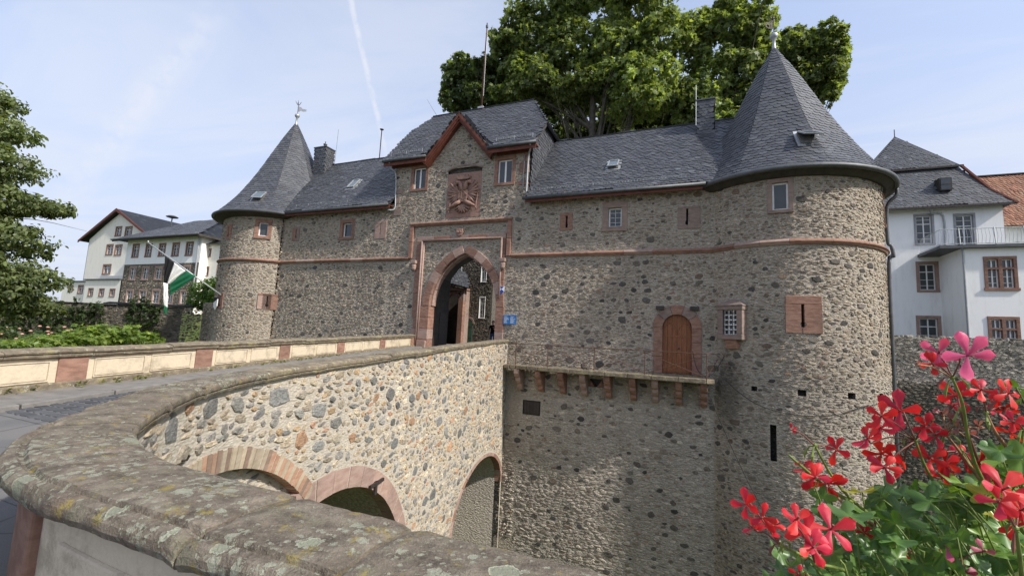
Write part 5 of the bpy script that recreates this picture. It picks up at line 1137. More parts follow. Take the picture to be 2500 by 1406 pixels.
# road-side face of the near parapet with a red pillar and sunk panel
wr = Inset(PB, .39); b = MB(); prev = None
for u in np.linspace(0, PB.len-.02, 130):
    P, t_, n_ = wr.at(u, 0); zt = copz(P.y)-.10; c_ = [b.p((P.x, P.y, roadz(P.y)-.1)), b.p((P.x, P.y, zt))]
    if prev: b.f.append([prev[0], c_[0], c_[1], prev[1]])
    prev = c_
b.build('road_face', 'near_render', br, fix=False)
def face_piece(name, u0, u1, z0, z1, proud, mat, back=.03):
    b = MB(); fr = []
    for u in np.linspace(u0, u1, max(3, int((u1-u0)/.12)+1)):
        P, t_, n_ = wr.at(u, 0); a = P-n_*proud; c = P+n_*back; dz = copz(P.y)-1.0
        fr.append([b.p((a.x, a.y, z0+dz)), b.p((a.x, a.y, z1+dz)), b.p((c.x, c.y, z1+dz)), b.p((c.x, c.y, z0+dz))])
    for A, B in zip(fr, fr[1:]):
        for i in range(4): b.f.append([A[i], A[(i+1) % 4], B[(i+1) % 4], B[i]])
    b.f.append(fr[0][::-1]); b.f.append(fr[-1]); return b.build(name, mat, br, bevel=.012)
sN = PB.s[int(np.argmin(np.hypot(EDGE[:, 0]+2.0, EDGE[:, 1]+16.58)))]      # where the bend begins
face_piece('pillar', sN+.38, sN+.86, .3, .90, .035, 'sandstone')
for a in (sN-1.42, sN-3.3): face_piece('render_panel', a, a+1.62, .40, .80, .015, 'near_render')
# coping stones
prof = [(-.06, -.09), (-.045, -.115), (-.02, -.112), (-.012, -.088), (-.022, -.080), (-.004, -.066), (.0, -.045), (-.004, -.022), (-.02, -.007), (-.05, .0), (-.13, .005), (-.22, .008), (-.31, .005), (-.368, .001), (-.378, -.016), (-.388, -.016), (-.398, -.006), (-.43, -.014), (-.447, -.036), (-.45, -.06), (-.44, -.085), (-.41, -.102), (-.36, -.10)]
pf = []
for (a, b_), (c, d) in zip(prof, prof[1:]+prof[:1]):
    pf += [(a, b_), ((a+c)/2, (b_+d)/2)]
cop = MB(); cop.box(-6.9, -6.85, -4, -3.9, 1.2, 1.25); P, t_, n_ = PB.at(PB.len-4, 0)
cop = MB().tube([P-n_*.2+Vector((0, 0, copz(P.y)-.09)), P-n_*.2+t_*.1+Vector((0, 0, copz(P.y)-.09))], .03, 6).build('coping', 'coping_stone', br)
joints = [0, 2.2, 4.3, 6.1]; u = sN-3.0
cuts = [sN-8, sN-6.2, sN-4.3, sN-2.6, sN-1.1, sN-.56, sN+.62, sN+1.35, sN+2.1, sN+2.9]
while cuts[-1] < PB.len-1.3: cuts.append(cuts[-1]+random.uniform(1.0, 1.5))
cuts.append(PB.len-.01); rc = np.random.default_rng(2)
for ci, (a, b_) in enumerate(zip(cuts, cuts[1:])):
    a = max(0, a); near = a < sN+4
    if b_ <= a: continue
    n = max(3, int((b_-a)/(.03 if near else .10))); fr = []; dz0 = rc.normal(0, .006); dy0 = rc.normal(0, .006)
    m_ = MB(); rings = []
    for k in range(n+1):
        u = a+.007+(b_-a-.014)*k/n; P, t_, n_ = PB.at(u, 0); e = min(k, n-k); rnd = .012 if e == 0 else (.004 if e == 1 else 0); ring_ = []
        for x, z in (pf if near else prof):
            q = P+n_*(x*(1+.16*math.exp(-((u-sN-.9)/.75)**2)))+Vector((0, 0, copz(P.y)+z)); 
            nv = noise.noise_vector(q*7)*.006+noise.noise_vector(q*26)*.0035
            rim_ = noise.noise(q*4.0+Vector((9, 3, 1)))
            ch = max(0, rim_-.28)*.05 if (x < -.39 or x > -.02) and near else 0       # chipped arrises
            q = q+Vector((nv.x, nv.y, nv.z*.9))+n_*(-dy0)+Vector((0, 0, dz0-rnd-ch))+n_*(ch*1.2 if x < -.3 else -ch*1.2)
            ring_.append(m_.p(q))
        rings.append(ring_)
    for A, B in zip(rings, rings[1:]):
        L_ = len(A)
        for i in range(L_): m_.f.append([A[i], A[(i+1) % L_], B[(i+1) % L_], B[i]])
    m_.f.append(rings[0][::-1]); m_.f.append(rings[-1]); m_.build('coping_stone', 'coping_stone' if near else 'mossy_coping', cop, smooth=True).data.set_sharp_from_angle(angle=R(28))

# ------------------------------------------------------------------ left parapet
lp = thing('parapet_wall', 'low cream rendered parapet with red sandstone pillars along the far side of the bridge', 'wall', (-10.5, -8, .6))
LPA, LPB = Vector((-8.95, -15, 0)), Vector((-12.45, -.02, 0)); LPD = (LPB-LPA).normalized(); nL = Vector((LPD.y, -LPD.x, 0)); LL = (LPB-LPA).length
def lT(a, c, b): P = LPA+LPD*a-nL*c; return Vector((P.x, P.y, leftz(P.y)+b))
edges = [(-3.2, -2.8), (-1.35, -.93), (.77, 1.19), (3.24, 3.66), (5.84, 6.25), (8.65, 9.08), (11.72, 12.2), (14.9, 15.38)]
for a, b_ in edges:
    q = MB(lT); q.box(a, b_, -.03, .3, -.62, -.12); q.build('pillar', 'sandstone', lp, bevel=.012)
for (a0_, a1_), (b0_, b1_) in zip(edges, edges[1:]):
    MB(lT).box(a1_, b0_, 0, .3, -.62, -.12).build('render_field', 'parapet_render', lp)
    m_ = (a1_+b0_)/2; wd = b0_-a1_
    for x0_, x1_ in ((a1_+.10, m_-.06), (m_+.06, b0_-.10)):
        pn = MB(lT); z0_, z1_ = -.50, -.19
        for bb in ((x0_, x1_, -.022, .0, z0_, z0_+.018), (x0_, x1_, -.022, .0, z1_-.018, z1_), (x0_, x0_+.018, -.0215, .0, z0_, z1_), (x1_-.018, x1_, -.0215, .0, z0_, z1_)): pn.box(*bb)
        pn.build('panel_moulding', 'parapet_render', lp); MB(lT).box(x0_+.03, x1_-.03, -.014, .0, z0_+.03, z1_-.03).build('panel', 'parapet_render', lp)
MB(lT).box(-3.2, LL, -.07, .0, -.70, -.52).build('plinth', 'mossy_coping', lp, bevel=.02)
u = -3.2; rc = np.random.default_rng(5)
while u < LL-.1:
    l = min(rc.uniform(1.1, 1.9), LL-u); dz = rc.normal(0, .006); m_ = MB(); rings = []
    for k in range(max(3, int(l/.2))+1):
        s_ = u+.006+(l-.012)*k/max(3, int(l/.2)); ring_ = []
        for x, z in ((.04, -.12), (-.04, -.12), (-.07, -.10), (-.075, -.07), (-.055, -.05), (-.09, -.045), (-.10, -.02), (-.07, .0), (.05, .03), (.16, .035), (.30, .02), (.38, -.01), (.38, -.06), (.33, -.12)):
            q = lT(s_, x, z+dz-.03); ring_.append(m_.p(q+noise.noise_vector(q*5)*.012))
        rings.append(ring_)
    for P_, Q_ in zip(rings, rings[1:]):
        for i in range(14): m_.f.append([P_[i], P_[(i+1) % 14], Q_[(i+1) % 14], Q_[i]])
    m_.f.append(rings[0][::-1]); m_.f.append(rings[-1]); m_.build('coping_stone', 'mossy_coping', lp, smooth=False); u += l
# ------------------------------------------------------------------ houses
def gable_window(root, Y, rects, mat='sandstone', sur=.16, style='grid', **k):
    for a, b, c, d_ in rects: pane_window(root, Plane(Y), a+sur, b-sur, c+sur*.8, d_-sur, sur, mat, style, .14, **k)
def inner(rects, s): return [(a+s, b-s, c+s*.8, d_-s) for a, b, c, d_ in rects]
# --- white house on the right, beyond the tower
rh = thing('white_house', 'white rendered house with grey slate mansard and projecting bay behind the right tower', 'house', (14, 19, -1))
RH = [(12.8, 13.81, 8.72, 10.74), (14.73, 15.77, 8.2, 10.65)]; RS = [(12.78, 13.9, 5.75, 7.68), (12.65, 13.87, 2.28, 4.3), (10.3, 11.3, 2.3, 4.3)]
wall_base('wall', Plane(17), 9, 17.05, -3, 11.1, inner(RH, .12)+inner(RS, .17), 'white_render', rh, 2)
gable_window(rh, 17, RH, 'grey_timber', .12); gable_window(rh, 17, RS, 'sandstone_pale', .17)
MB().box(17.04, 17.05, 17, 25, -3, 11.1).build('side_wall', 'white_render', rh); MB().box(9, 17.05, 24.9, 25, -3, 11.1).build('back_wall', 'white_render', rh)
BAY = [(14.84, 16.22, 5.58, 7.47), (14.84, 16.15, 2.2, 4.14)]
bayh = []
for a, b, c, d_ in BAY:
    m_ = (a+b)/2; bayh += [(a+.15, m_-.08, c+.13, d_-.15), (m_+.08, b-.15, c+.13, d_-.15)]
bw = wall_base('bay_wall', Plane(14.5), 13.95, 20, -3, 7.95, bayh, 'white_render', rh, 2)
MB().box(13.95, 13.951, 14.5, 17, -3, 7.95).build('bay_side', 'white_render', rh)
for a, b, c, d_ in BAY:
    m_ = (a+b)/2
    for x0_, x1_ in ((a+.15, m_-.08), (m_+.08, b-.15)): pane_window(rh, Plane(14.5), x0_, x1_, c+.13, d_-.15, 0, 'sandstone', 'grid', .14)
    for bb in ((a, a+.15, c, d_), (b-.15, b, c, d_), (m_-.08, m_+.08, c, d_)): MB().box(bb[0], bb[1], 14.46, 14.7, bb[2], bb[3]).build('stone_mullion', 'sandstone', rh, bevel=.01)
    MB().box(a, b, 14.455, 14.7, d_-.15, d_).build('lintel', 'sandstone', rh); MB().box(a-.04, b+.04, 14.42, 14.7, c-.02, c+.13).build('sill', 'sandstone', rh); MB().box(a+.15, b-.15, 14.465, 14.7, c+(d_-c)*.62, c+(d_-c)*.62+.1).build('transom', 'sandstone', rh)
MB().box(12.9, 20, 14.2, 17, 7.95, 8.12).build('balcony_deck', 'zinc', rh)
rl = MB(); 
for z in (8.2, 9.05): rl.tube([(12.98, 16.9, z), (12.98, 14.3, z), (20, 14.3, z)], .02, 5)
ro = rl.build('balcony_railing', 'zinc_light', rh)
for x in list(np.arange(13.0, 20, .16)): MB().tube([(x, 14.3, 8.2), (x+.03, 14.27, 8.6), (x, 14.3, 9.05)], .009, 4).build('baluster', 'zinc_light', ro)
for y in np.arange(14.5, 16.9, .16): MB().tube([(12.98, y, 8.2), (12.98, y, 9.05)], .009, 4).build('baluster', 'zinc_light', ro)
for x in (13.8, 15.3, 16.5, 17.6): MB().tube([(x, 14.28, 8.0), (x, 14.2, 8.15), (x, 14.3, 9.1)], .028, 5).build('rail_post', 'zinc_light', ro)
for k in range(6):
    x = 16.9+k*.5; MB().tube([(x+.16*math.cos(a)*(1-a/14), 14.3, 8.62+.3*math.sin(a)*(1-a/14)) for a in np.linspace(0, 10, 22)], .011, 4).build('scroll', 'iron', ro)
lo = deck('roof', [(9.4, 16.5, 11.05), (17.4, 16.5, 11.05), (15.5, 18.3, 14.2), (11, 18.3, 14.2)], rh); deck('roof', [(17.4, 16.5, 11.05), (17.4, 25, 11.05), (15.5, 22.3, 14.2), (15.5, 18.3, 14.2)], rh)
Vl = Vector((0, 1.8, 3.15)); ps = plane_slates((9.4, 16.5, 11.05), (1, 0, 0), Vl, [(0, 0), (7.85, 0), (5.98, 3.62), (1.6, 3.62)], .16, .22, 91, [(4.7, 5.4, 1.2, 2.3)])
ap = (13.2, 20.3, 17.4); c4 = [(10.6, 18.05, 14.1), (15.75, 18.05, 14.1), (15.75, 22.6, 14.1), (10.6, 22.6, 14.1)]
for i in range(4): deck('upper_roof', [c4[i], c4[(i+1) % 4], ap], rh)
Vu = Vector((0, 2.25, 3.3)); ps += plane_slates((10.6, 18.05, 14.1), (1, 0, 0), Vu, [(.18, 0), (4.97, 0), (2.6, 3.75)], .16, .20, 92)
emit(ps, SLATES, 'slate', 'small_slates', 'slate', lo, 150, minpx=5)
MB().box(10.5, 15.85, 17.98, 18.06, 14.0, 14.12).build('eaves_board', 'dark_timber', rh); MB().box(9.3, 17.4, 16.42, 16.5, 10.93, 11.06).build('eaves_board', 'dark_timber', rh)
MB().tube([(17.45, 16.45, 10.98), (16.6, 17.1, 12.1), (15.75, 18.05, 14.05)], .1, 6).build('hip_board', 'red_timber', rh); MB().tube([(13.2, 20.3, 17.3), (13.2, 20.3, 17.9)], .03, 5).build('finial', 'zinc', rh)
dw = MB().box(14.15, 14.75, 16.9, 17.6, 12.15, 12.98).build('roof_window', 'dark_timber', rh); MB().box(14.21, 14.69, 16.88, 16.9, 12.2, 12.92).build('pane', 'glass', dw); MB().box(14.2, 14.7, 16.86, 16.88, 12.53, 12.57).build('glazing_bar', 'dark_timber', dw)
pipe(rh, [(13.6, 16.6, 11.0), (13.65, 16.85, 10.7), (14.25, 16.93, 10.5), (14.25, 16.93, 8.2)], .05, 'zinc_light'); pipe(rh, [(13.9, 14.3, 7.9), (13.99, 14.44, 7.5), (13.99, 14.44, -2)], .05, 'zinc_light')
# --- orange tiled house behind it
oh = thing('tiled_house', 'house with orange clay tile roof behind the white house at the right edge', 'house', (21, 24, -1))
MB().box(16.5, 30, 21.5, 29, -3, 10.9).build('wall', 'white_render', oh); ot = deck('roof', [(15.5, 21, 10.7), (31, 21, 10.7), (31, 25, 15.4), (16.2, 25, 15.4)], oh)
emit(plane_slates((15.5, 21, 10.7), (1, 0, 0), (0, 4, 4.7), [(0, 0), (9, 0), (9, 6.17), (.7, 6.17)], .26, .21, 95, slope=0, cols=[(.27, .135, .085), (.33, .17, .11), (.23, .115, .075), (.30, .185, .13)], tpl=TILES, th=.035), TILES, 'tile', 'small_tiles', 'clay_tile', ot, 200, minpx=4)
deck('back_roof', [(15.5, 29, 10.7), (31, 29, 10.7), (31, 25, 15.4), (16.2, 25, 15.4)], oh); MB().tube([(16.2, 25, 15.45), (31, 25, 15.45)], .12, 6).build('ridge_tiles', 'clay_tile', oh)
# --- moat walls right of the tower
def rubble_wall(name, label, F, u0, u1, v0, v1, pal, seed, mat, th=.6, dens=.6, rows=(.07, .14), lim=200, cat='wall', ragged=True, wid=(.12, .36)):
    w_ = thing(name, label, cat, F.at((u0+u1)/2, v0)[0]); b = wall_base('core', F, u0, u1, v0, v1, [], mat, w_, 1.5, 1.5, 0)
    P0, t0_, n0_ = F.at(u0, v1); P1, t1_, n1_ = F.at(u1, v1)
    MB().poly([P0, P1, P1-n1_*th, P0-n0_*th]).build('top', mat, w_, fix=False)
    pl = rubble(F, u0, u1, v0, v1, lambda u, v, m: False, pal, seed, dens, (.18, .34), rows, wid, (.015, .06), .93)
    r = np.random.default_rng(seed)
    if ragged:
        u = u0
        while u < u1:
            l = r.uniform(.12, .35); P, t_, n_ = F.at(u, v1+.02); c = np.array(pal['small'][r.integers(len(pal['small']))])
            pl.append((P-n_*.1, t_, Vector((0, 0, 1)), n_, l*.95, r.uniform(.08, .2), .12, int(r.integers(len(STONES))), c)); u += l
    emit(pl, STONES, 'stone', 'small_stones', 'rubble_stone', b, lim); return w_
PAL_DRY = dict(big=[(.12, .115, .105), (.17, .16, .14)], small=[(.34, .32, .28), (.42, .40, .35), (.25, .235, .205), (.18, .17, .15), (.48, .46, .41), (.11, .105, .095)], sp=[.26, .22, .2, .14, .1, .08])
rubble_wall('moat_wall', 'pale rubble moat wall below the white house at right', Plane(10.5), 6.0, 18.5, -3, 2.72, PAL_DRY, 101, 'mortar_moat', 1, .5)
rubble_wall('moat_wall', 'dark weathered lower moat wall in front of the pale one at right', Plane(9.5), 5.2, 18.0, -7, .42, PAL_OLD, 102, 'mortar_old', 1.0, .5)
# --- courtyard behind the gate
ch = thing('courtyard_house', 'dark stone house in the courtyard seen through the archway', 'house', (-17, 12, 1)); CY = 10.6
CW = [(-14.47, -14.0, 5.57, 6.74), (-14.47, -13.98, 2.95, 4.53), (-16.5, -16.06, 6.1, 7.4)]
cw = wall_base('wall', Plane(CY), -24, -13.45, 1, 11, inner(CW, .05)+[(-15.6, -14.92, 1.04, 2.55)], 'mortar_old', ch, 2)
gable_window(ch, CY, CW, 'white_paint', .05)
emit(rubble(Plane(CY), -17.5, -13.5, 1.1, 9.5, rects_skip(CW+[(-15.75, -14.78, 1.0, 3.05)]), PAL_OLD, 105, 1.0, depth=(.01, .04)), STONES, 'stone', 'small_stones', 'rubble_stone', cw, 120, vis=lambda x, y: 1045 < x < 1210 and 620 < y < 830)
MB().box(-13.46, -13.45, CY, 20, 1, 11).build('side_wall', 'mortar_old', ch); MB().box(-24, -13.45, 19.8, 20, 1, 11).build('back_wall', 'mortar_old', ch); deck('roof', [(-24, CY-.4, 10.9), (-13.1, CY-.4, 10.9), (-13.1, 15.3, 15), (-24, 15.3, 15)], ch, 'slate'); deck('roof', [(-24, 20.4, 10.9), (-13.1, 20.4, 10.9), (-13.1, 15.31, 15), (-24, 15.31, 15)], ch, 'slate')
dg_ = MB().prism([(-15.6, CY-.04, 1.04), (-14.92, CY-.04, 1.04), (-14.92, CY-.04, 2.55)]+[(-15.26+.34*math.cos(a), CY-.04, 2.55+.36*math.sin(a)) for a in np.linspace(0, math.pi, 9)[1:-1]]+[(-15.6, CY-.04, 2.55)], (0, .1, 0)).build('green_door', 'green_door', ch)
for z in (1.5, 2.3): MB().box(-15.58, -14.94, CY-.055, CY-.04, z, z+.05).build('strap_hinge', 'iron', dg_)
voussoirs(dg_, 'voussoir', 'sandstone_grey', -15.26, 2.55, .36, .5, 0, math.pi, 5, CY-.05, CY+.1)
pc = thing('porch', 'red sandstone porch with arched doorway and slate roof seen through the archway', 'porch', (-16.1, 10, 1)); PY = 9.6
voussoirs(pc, 'voussoir', 'sandstone', -16.12, 4.12, .48, .70, 0, math.pi, 7, PY, PY+.35)
for a, b in ((-16.96, -16.60), (-15.64, -15.25)):
    for z0_, z1_ in ((1.03, 2.0), (2.006, 3.1), (3.106, 4.12)): MB().box(a, b, PY, PY+.35, z0_, z1_).build('pillar_block', 'sandstone', pc, bevel=.015)
for a, b in ((-16.96, -16.75), (-15.49, -15.25)): MB().box(a, b, PY+.01, PY+.3, 4.12, 4.85).build('spandrel', 'sandstone_grey', pc)
MB().box(-17.05, -14.95, PY-.12, PY+.4, 4.86, 5.02).build('cornice', 'sandstone', pc, bevel=.02)
MB().prism([(-17.1, PY-.05, 5.03), (-16.25, PY-.05, 5.03), (-16.9, PY-.05, 6.1)], (0, .2, 0)).build('pediment', 'sandstone', pc); MB().box(-18.6, -16.97, PY-.1, CY, 1.03, 6.4).build('porch_wall', 'sandstone_grey', pc)
MB().box(-15.27, -15.25, PY+.35, CY, 1.03, 4.85).build('porch_side', 'sandstone_grey', pc); MB().box(-17, -15.25, CY-.05, CY-.02, 1.03, 4.8).build('inner_door', 'dark_timber', pc)
pr_ = deck('porch_roof', [(-16.3, PY-.3, 5.35), (-14.65, PY-.3, 4.98), (-15.75, CY-.05, 6.35), (-16.6, CY-.05, 6.6)], pc)
Ur = Vector((1.65, 0, -.37)).normalized(); emit(plane_slates((-16.3, PY-.3, 5.35), Ur, (-.1, 1.25, 1.1), [(0, 0), (1.65, 0), (.7, 1.6), (0, 1.65)], .16, .24, 107, slope=0), SLATES, 'slate', 'small_slates', 'slate', pr_, 60, minpx=4)
# --- white houses far left
gy = 21.0; GW = [(-84.4, -82.62, 14.4, 16.05), (-81.8, -79.86, 14.28, 15.91), (-86.16, -84.19, 11.46, 13.28), (-83.79, -81.81, 11.34, 13.12), (-86.28, -83.93, 8.39, 10.08)]
hh = thing('gabled_house', 'tall cream house with red-edged gable far left behind the moat wall', 'house', (-84, 26, 2.6))
gin = inner(GW, .22)
wall_base('wall', Plane(gy), -91.4, -76.0, 2, 14.2, gin, 'cream_render', hh, 4, 4); wall_base('gable_wall', Plane(gy), -87.6, -79.5, 14.2, 16.3, gin, 'cream_render', hh, 4, 4)
MB().poly([(-91.4, gy, 14.2), (-87.6, gy, 14.2), (-87.6, gy, 16.3)]).poly([(-76, gy, 14.2), (-79.5, gy, 16.3), (-79.5, gy, 14.2)]).poly([(-87.6, gy, 16.3), (-79.5, gy, 16.3), (-83.5, gy, 18.3)]).build('gable_tip', 'cream_render', hh, fix=False)
gable_window(hh, gy, GW, 'sandstone', .22)
for s_, x_ in ((-1, -93.1), (1, -74.2)):
    deck('roof', [(x_, gy-.7, 14.0), (-83.5, gy-.7, 18.7), (-83.5, 38, 18.7), (x_, 38, 14.0)], hh, 'slate'); MB().prism([(x_, gy-.75, 13.7), (x_, gy-.75, 14.05), (-83.5, gy-.75, 18.75), (-83.5, gy-.75, 18.3)], (0, .12, 0)).build('barge_board', 'red_timber', hh)
MB().box(-91.4, -91.3, gy, 38, 2, 14.2).build('side_wall', 'cream_render', hh)
AN = [(-83.4, -82.0, 4.7, 6.0), (-80.55, -79.14, 4.7, 5.95), (-77.85, -76.43, 4.7, 5.92)]; AN2 = [(-90.04, -88.58, 5.4, 6.5), (-87.27, -85.75, 5.1, 6.5)]
an = thing('annex', 'low flat-roofed white annex in front of the far left houses', 'house', (-82, 19, 2.6))
wall_base('wall', Plane(18.4), -84.5, -75.45, 1.5, 7.15, inner(AN, .16), 'cream_render', an, 4, 4); wall_base('wall', Plane(18.8), -91.7, -84.5, 1.5, 6.95, inner(AN2, .16), 'cream_render', an, 4, 4)
gable_window(an, 18.4, AN, 'sandstone', .16); gable_window(an, 18.8, AN2, 'sandstone', .16)
MB().box(-84.7, -75.5, 18.2, 21, 7.15, 7.32).build('flat_roof', 'zinc', an); MB().box(-92, -84.5, 18.6, 21, 6.95, 7.12).build('flat_roof', 'zinc', an); MB().box(-84.4, -75.5, 19.4, 21, 7.32, 7.95).build('attic', 'cream_render', an)
by_ = 18.5; BU = [(-74.06, -72.36, 10.3, 12.35), (-70.97, -69.43, 10.3, 12.25), (-67.93, -66.39, 10.3, 12.2), (-65.04, -63.43, 10.25, 12.2), (-62.16, -60.61, 10.25, 12.2)]; BL = [(-73.98, -72.34, 7.05, 9.12), (-71.01, -69.38, 7.05, 9.07), (-68.14, -66.43, 7.05, 9.02), (-65.1, -63.5, 7.1, 9.02), (-62.06, -60.61, 7.15, 9.06), (-74.04, -72.26, 3.75, 5.87), (-71.03, -69.22, 3.75, 5.88), (-68.09, -66.26, 3.8, 5.89), (-64.9, -63.35, 3.8, 5.85), (-62.09, -60.64, 3.85, 5.83)]
b2 = thing('hipped_house', 'house with stone lower storeys, white top storey and hipped slate roof far left', 'house', (-67, 24, 2.6))
wall_base('upper_wall', Plane(by_), -75.4, -59.1, 9.35, 12.85, inner(BU, .24), 'white_render', b2, 4, 4); lw_ = wall_base('lower_wall', Plane(by_), -75.4, -59.1, 2, 9.35, inner(BL, .24), 'mortar_old', b2, 4, 4)
gable_window(b2, by_, BU, 'sandstone', .24); gable_window(b2, by_, BL, 'sandstone_pale', .24)
emit(rubble(Plane(by_), -75.3, -59.2, 2.8, 9.3, rects_skip(BL), PAL_CASTLE, 111, .9, (.3, .55), (.14, .26), (.25, .6), (.01, .04)), STONES, 'stone', 'small_stones', 'rubble_stone', lw_, 100, minpx=4)
MB().box(-59.1, -59.0, by_, 30, 2, 12.8).build('side_wall', 'cream_render', b2)
ev = [(-77.2, 17.5, 12.9), (-58.2, 17.5, 12.9), (-58.2, 31, 12.9), (-77.2, 31, 12.9)]; r0_, r1_ = (-71.5, 24.4, 17.0), (-63.9, 24.4, 17.0)
rr2 = deck('roof', [ev[0], ev[1], r1_, r0_], b2, 'slate'); deck('roof', [ev[1], ev[2], r1_], b2, 'slate'); deck('roof', [ev[3], ev[0], r0_], b2, 'slate'); deck('roof', [ev[2], ev[3], r0_, r1_], b2, 'slate')
emit(plane_slates(ev[0], (1, 0, 0), Vector((0, 6.9, 4.1)), [(0, 0), (19, 0), (13.3, 8.02), (5.7, 8.02)], .32, .5, 112), SLATES, 'slate', 'small_slates', 'slate', rr2, 0)
MB().box(-77.2, -58.2, 17.45, 17.55, 12.6, 12.9).build('fascia', 'dark_timber', b2); MB().box(-58.3, -58.15, 17.5, 31, 12.6, 12.9).build('fascia', 'dark_timber', b2); gutter(b2, [(-77.3, 17.4, 12.85), (-58.1, 17.4, 12.85)], .12)
pipe(b2, [(-59.4, 17.4, 12.8), (-59.4, 18.3, 12.3), (-59.4, 18.4, 2.5)], .09, 'zinc_light')
b3 = thing('stair_house', 'narrow cream stair tower with small red windows beside the left round tower', 'house', (-57, 20, 2.6))
B3 = [(-59.33-.2, -58.5, 10.2, 11.4), (-59.4, -58.5, 7.7, 9.0), (-56.98, -56.1, 7.8, 9.25)]
wall_base('wall', Plane(19.5), -60.3, -52, 2, 11.9, inner(B3, .14), 'cream_render', b3, 3, 4); gable_window(b3, 19.5, B3, 'sandstone', .14, 'single'); deck('roof', [(-60.9, 19, 11.9), (-51.5, 19, 11.9), (-51.5, 23, 14.2), (-57, 23, 14.2)], b3, 'slate'); MB().box(-60.3, -52, 19.35, 19.5, 6.6, 7.0).build('plinth_band', 'grey_render', b3)
sr = thing('siren', 'mushroom-shaped siren on a pole above the far left roofs', 'siren', (-72.25, 22, 15.5)); MB().tube([(-72.25, 22, 14.5), (-72.25, 22, 17.0)], .09, 6).build('pole', 'zinc', sr); MB().lathe([(.15, -.1), (.75, .05), (.8, .12), (.45, .3), (.1, .36)], (-72.25, 22, 17.0), 12).build('horn', 'zinc', sr)
# garden wall with ivy, left
gw = Path([(-52, -3.0), (-44, .6), (-41.5, 1.62), (-35.0, 4.35)]); gw.flip = 1 if gw.at(3, 0)[2].y < 0 else -1
GWT = rubble_wall('garden_wall', 'grey rubble moat wall with red tile coping and ivy left of the castle', gw, 0, gw.len, -2, 2.75, PAL_OLD, 121, 'mortar_old', .7, .5, (.1, .2), 150, ragged=False, wid=(.18, .5))
P0 = gw.at(11, 0)[0]; 
for k in range(22):
    u = gw.len-7.4+k*.31; P, t_, n_ = gw.at(u, 2.76); Tt = lambda a, c, b: P+t_*a+Vector((0, 0, 1))*b-n_*c
    MB(Tt).prism([(-.15, -.16, 0), (-.15, .35, .14), (-.15, .35, .19), (-.15, -.16, .06)], (.3, 0, 0)).build('coping_tile', 'clay_tile', GWT).color = (.40, .13, .08, 1)
gw2 = Path([(-35.0, 4.35), (-34.6, 4.2), (-30.5, 3.4), (-27.2, 3.2)]); gw2.flip = 1 if gw2.at(1, 0)[2].y < 0 else -1
PAL_LT = dict(big=[(.16, .14, .12)], small=[(.36, .31, .24), (.28, .24, .19), (.42, .37, .29), (.2, .17, .14)], sp=[.3, .3, .2, .2])
rubble_wall('garden_wall', 'lighter stone buttress wall joining the left round tower', gw2, 0, gw2.len, -2, 3.1, PAL_LT, 122, 'mortar_castle', .7, .4, (.08, .16), 120, ragged=True)

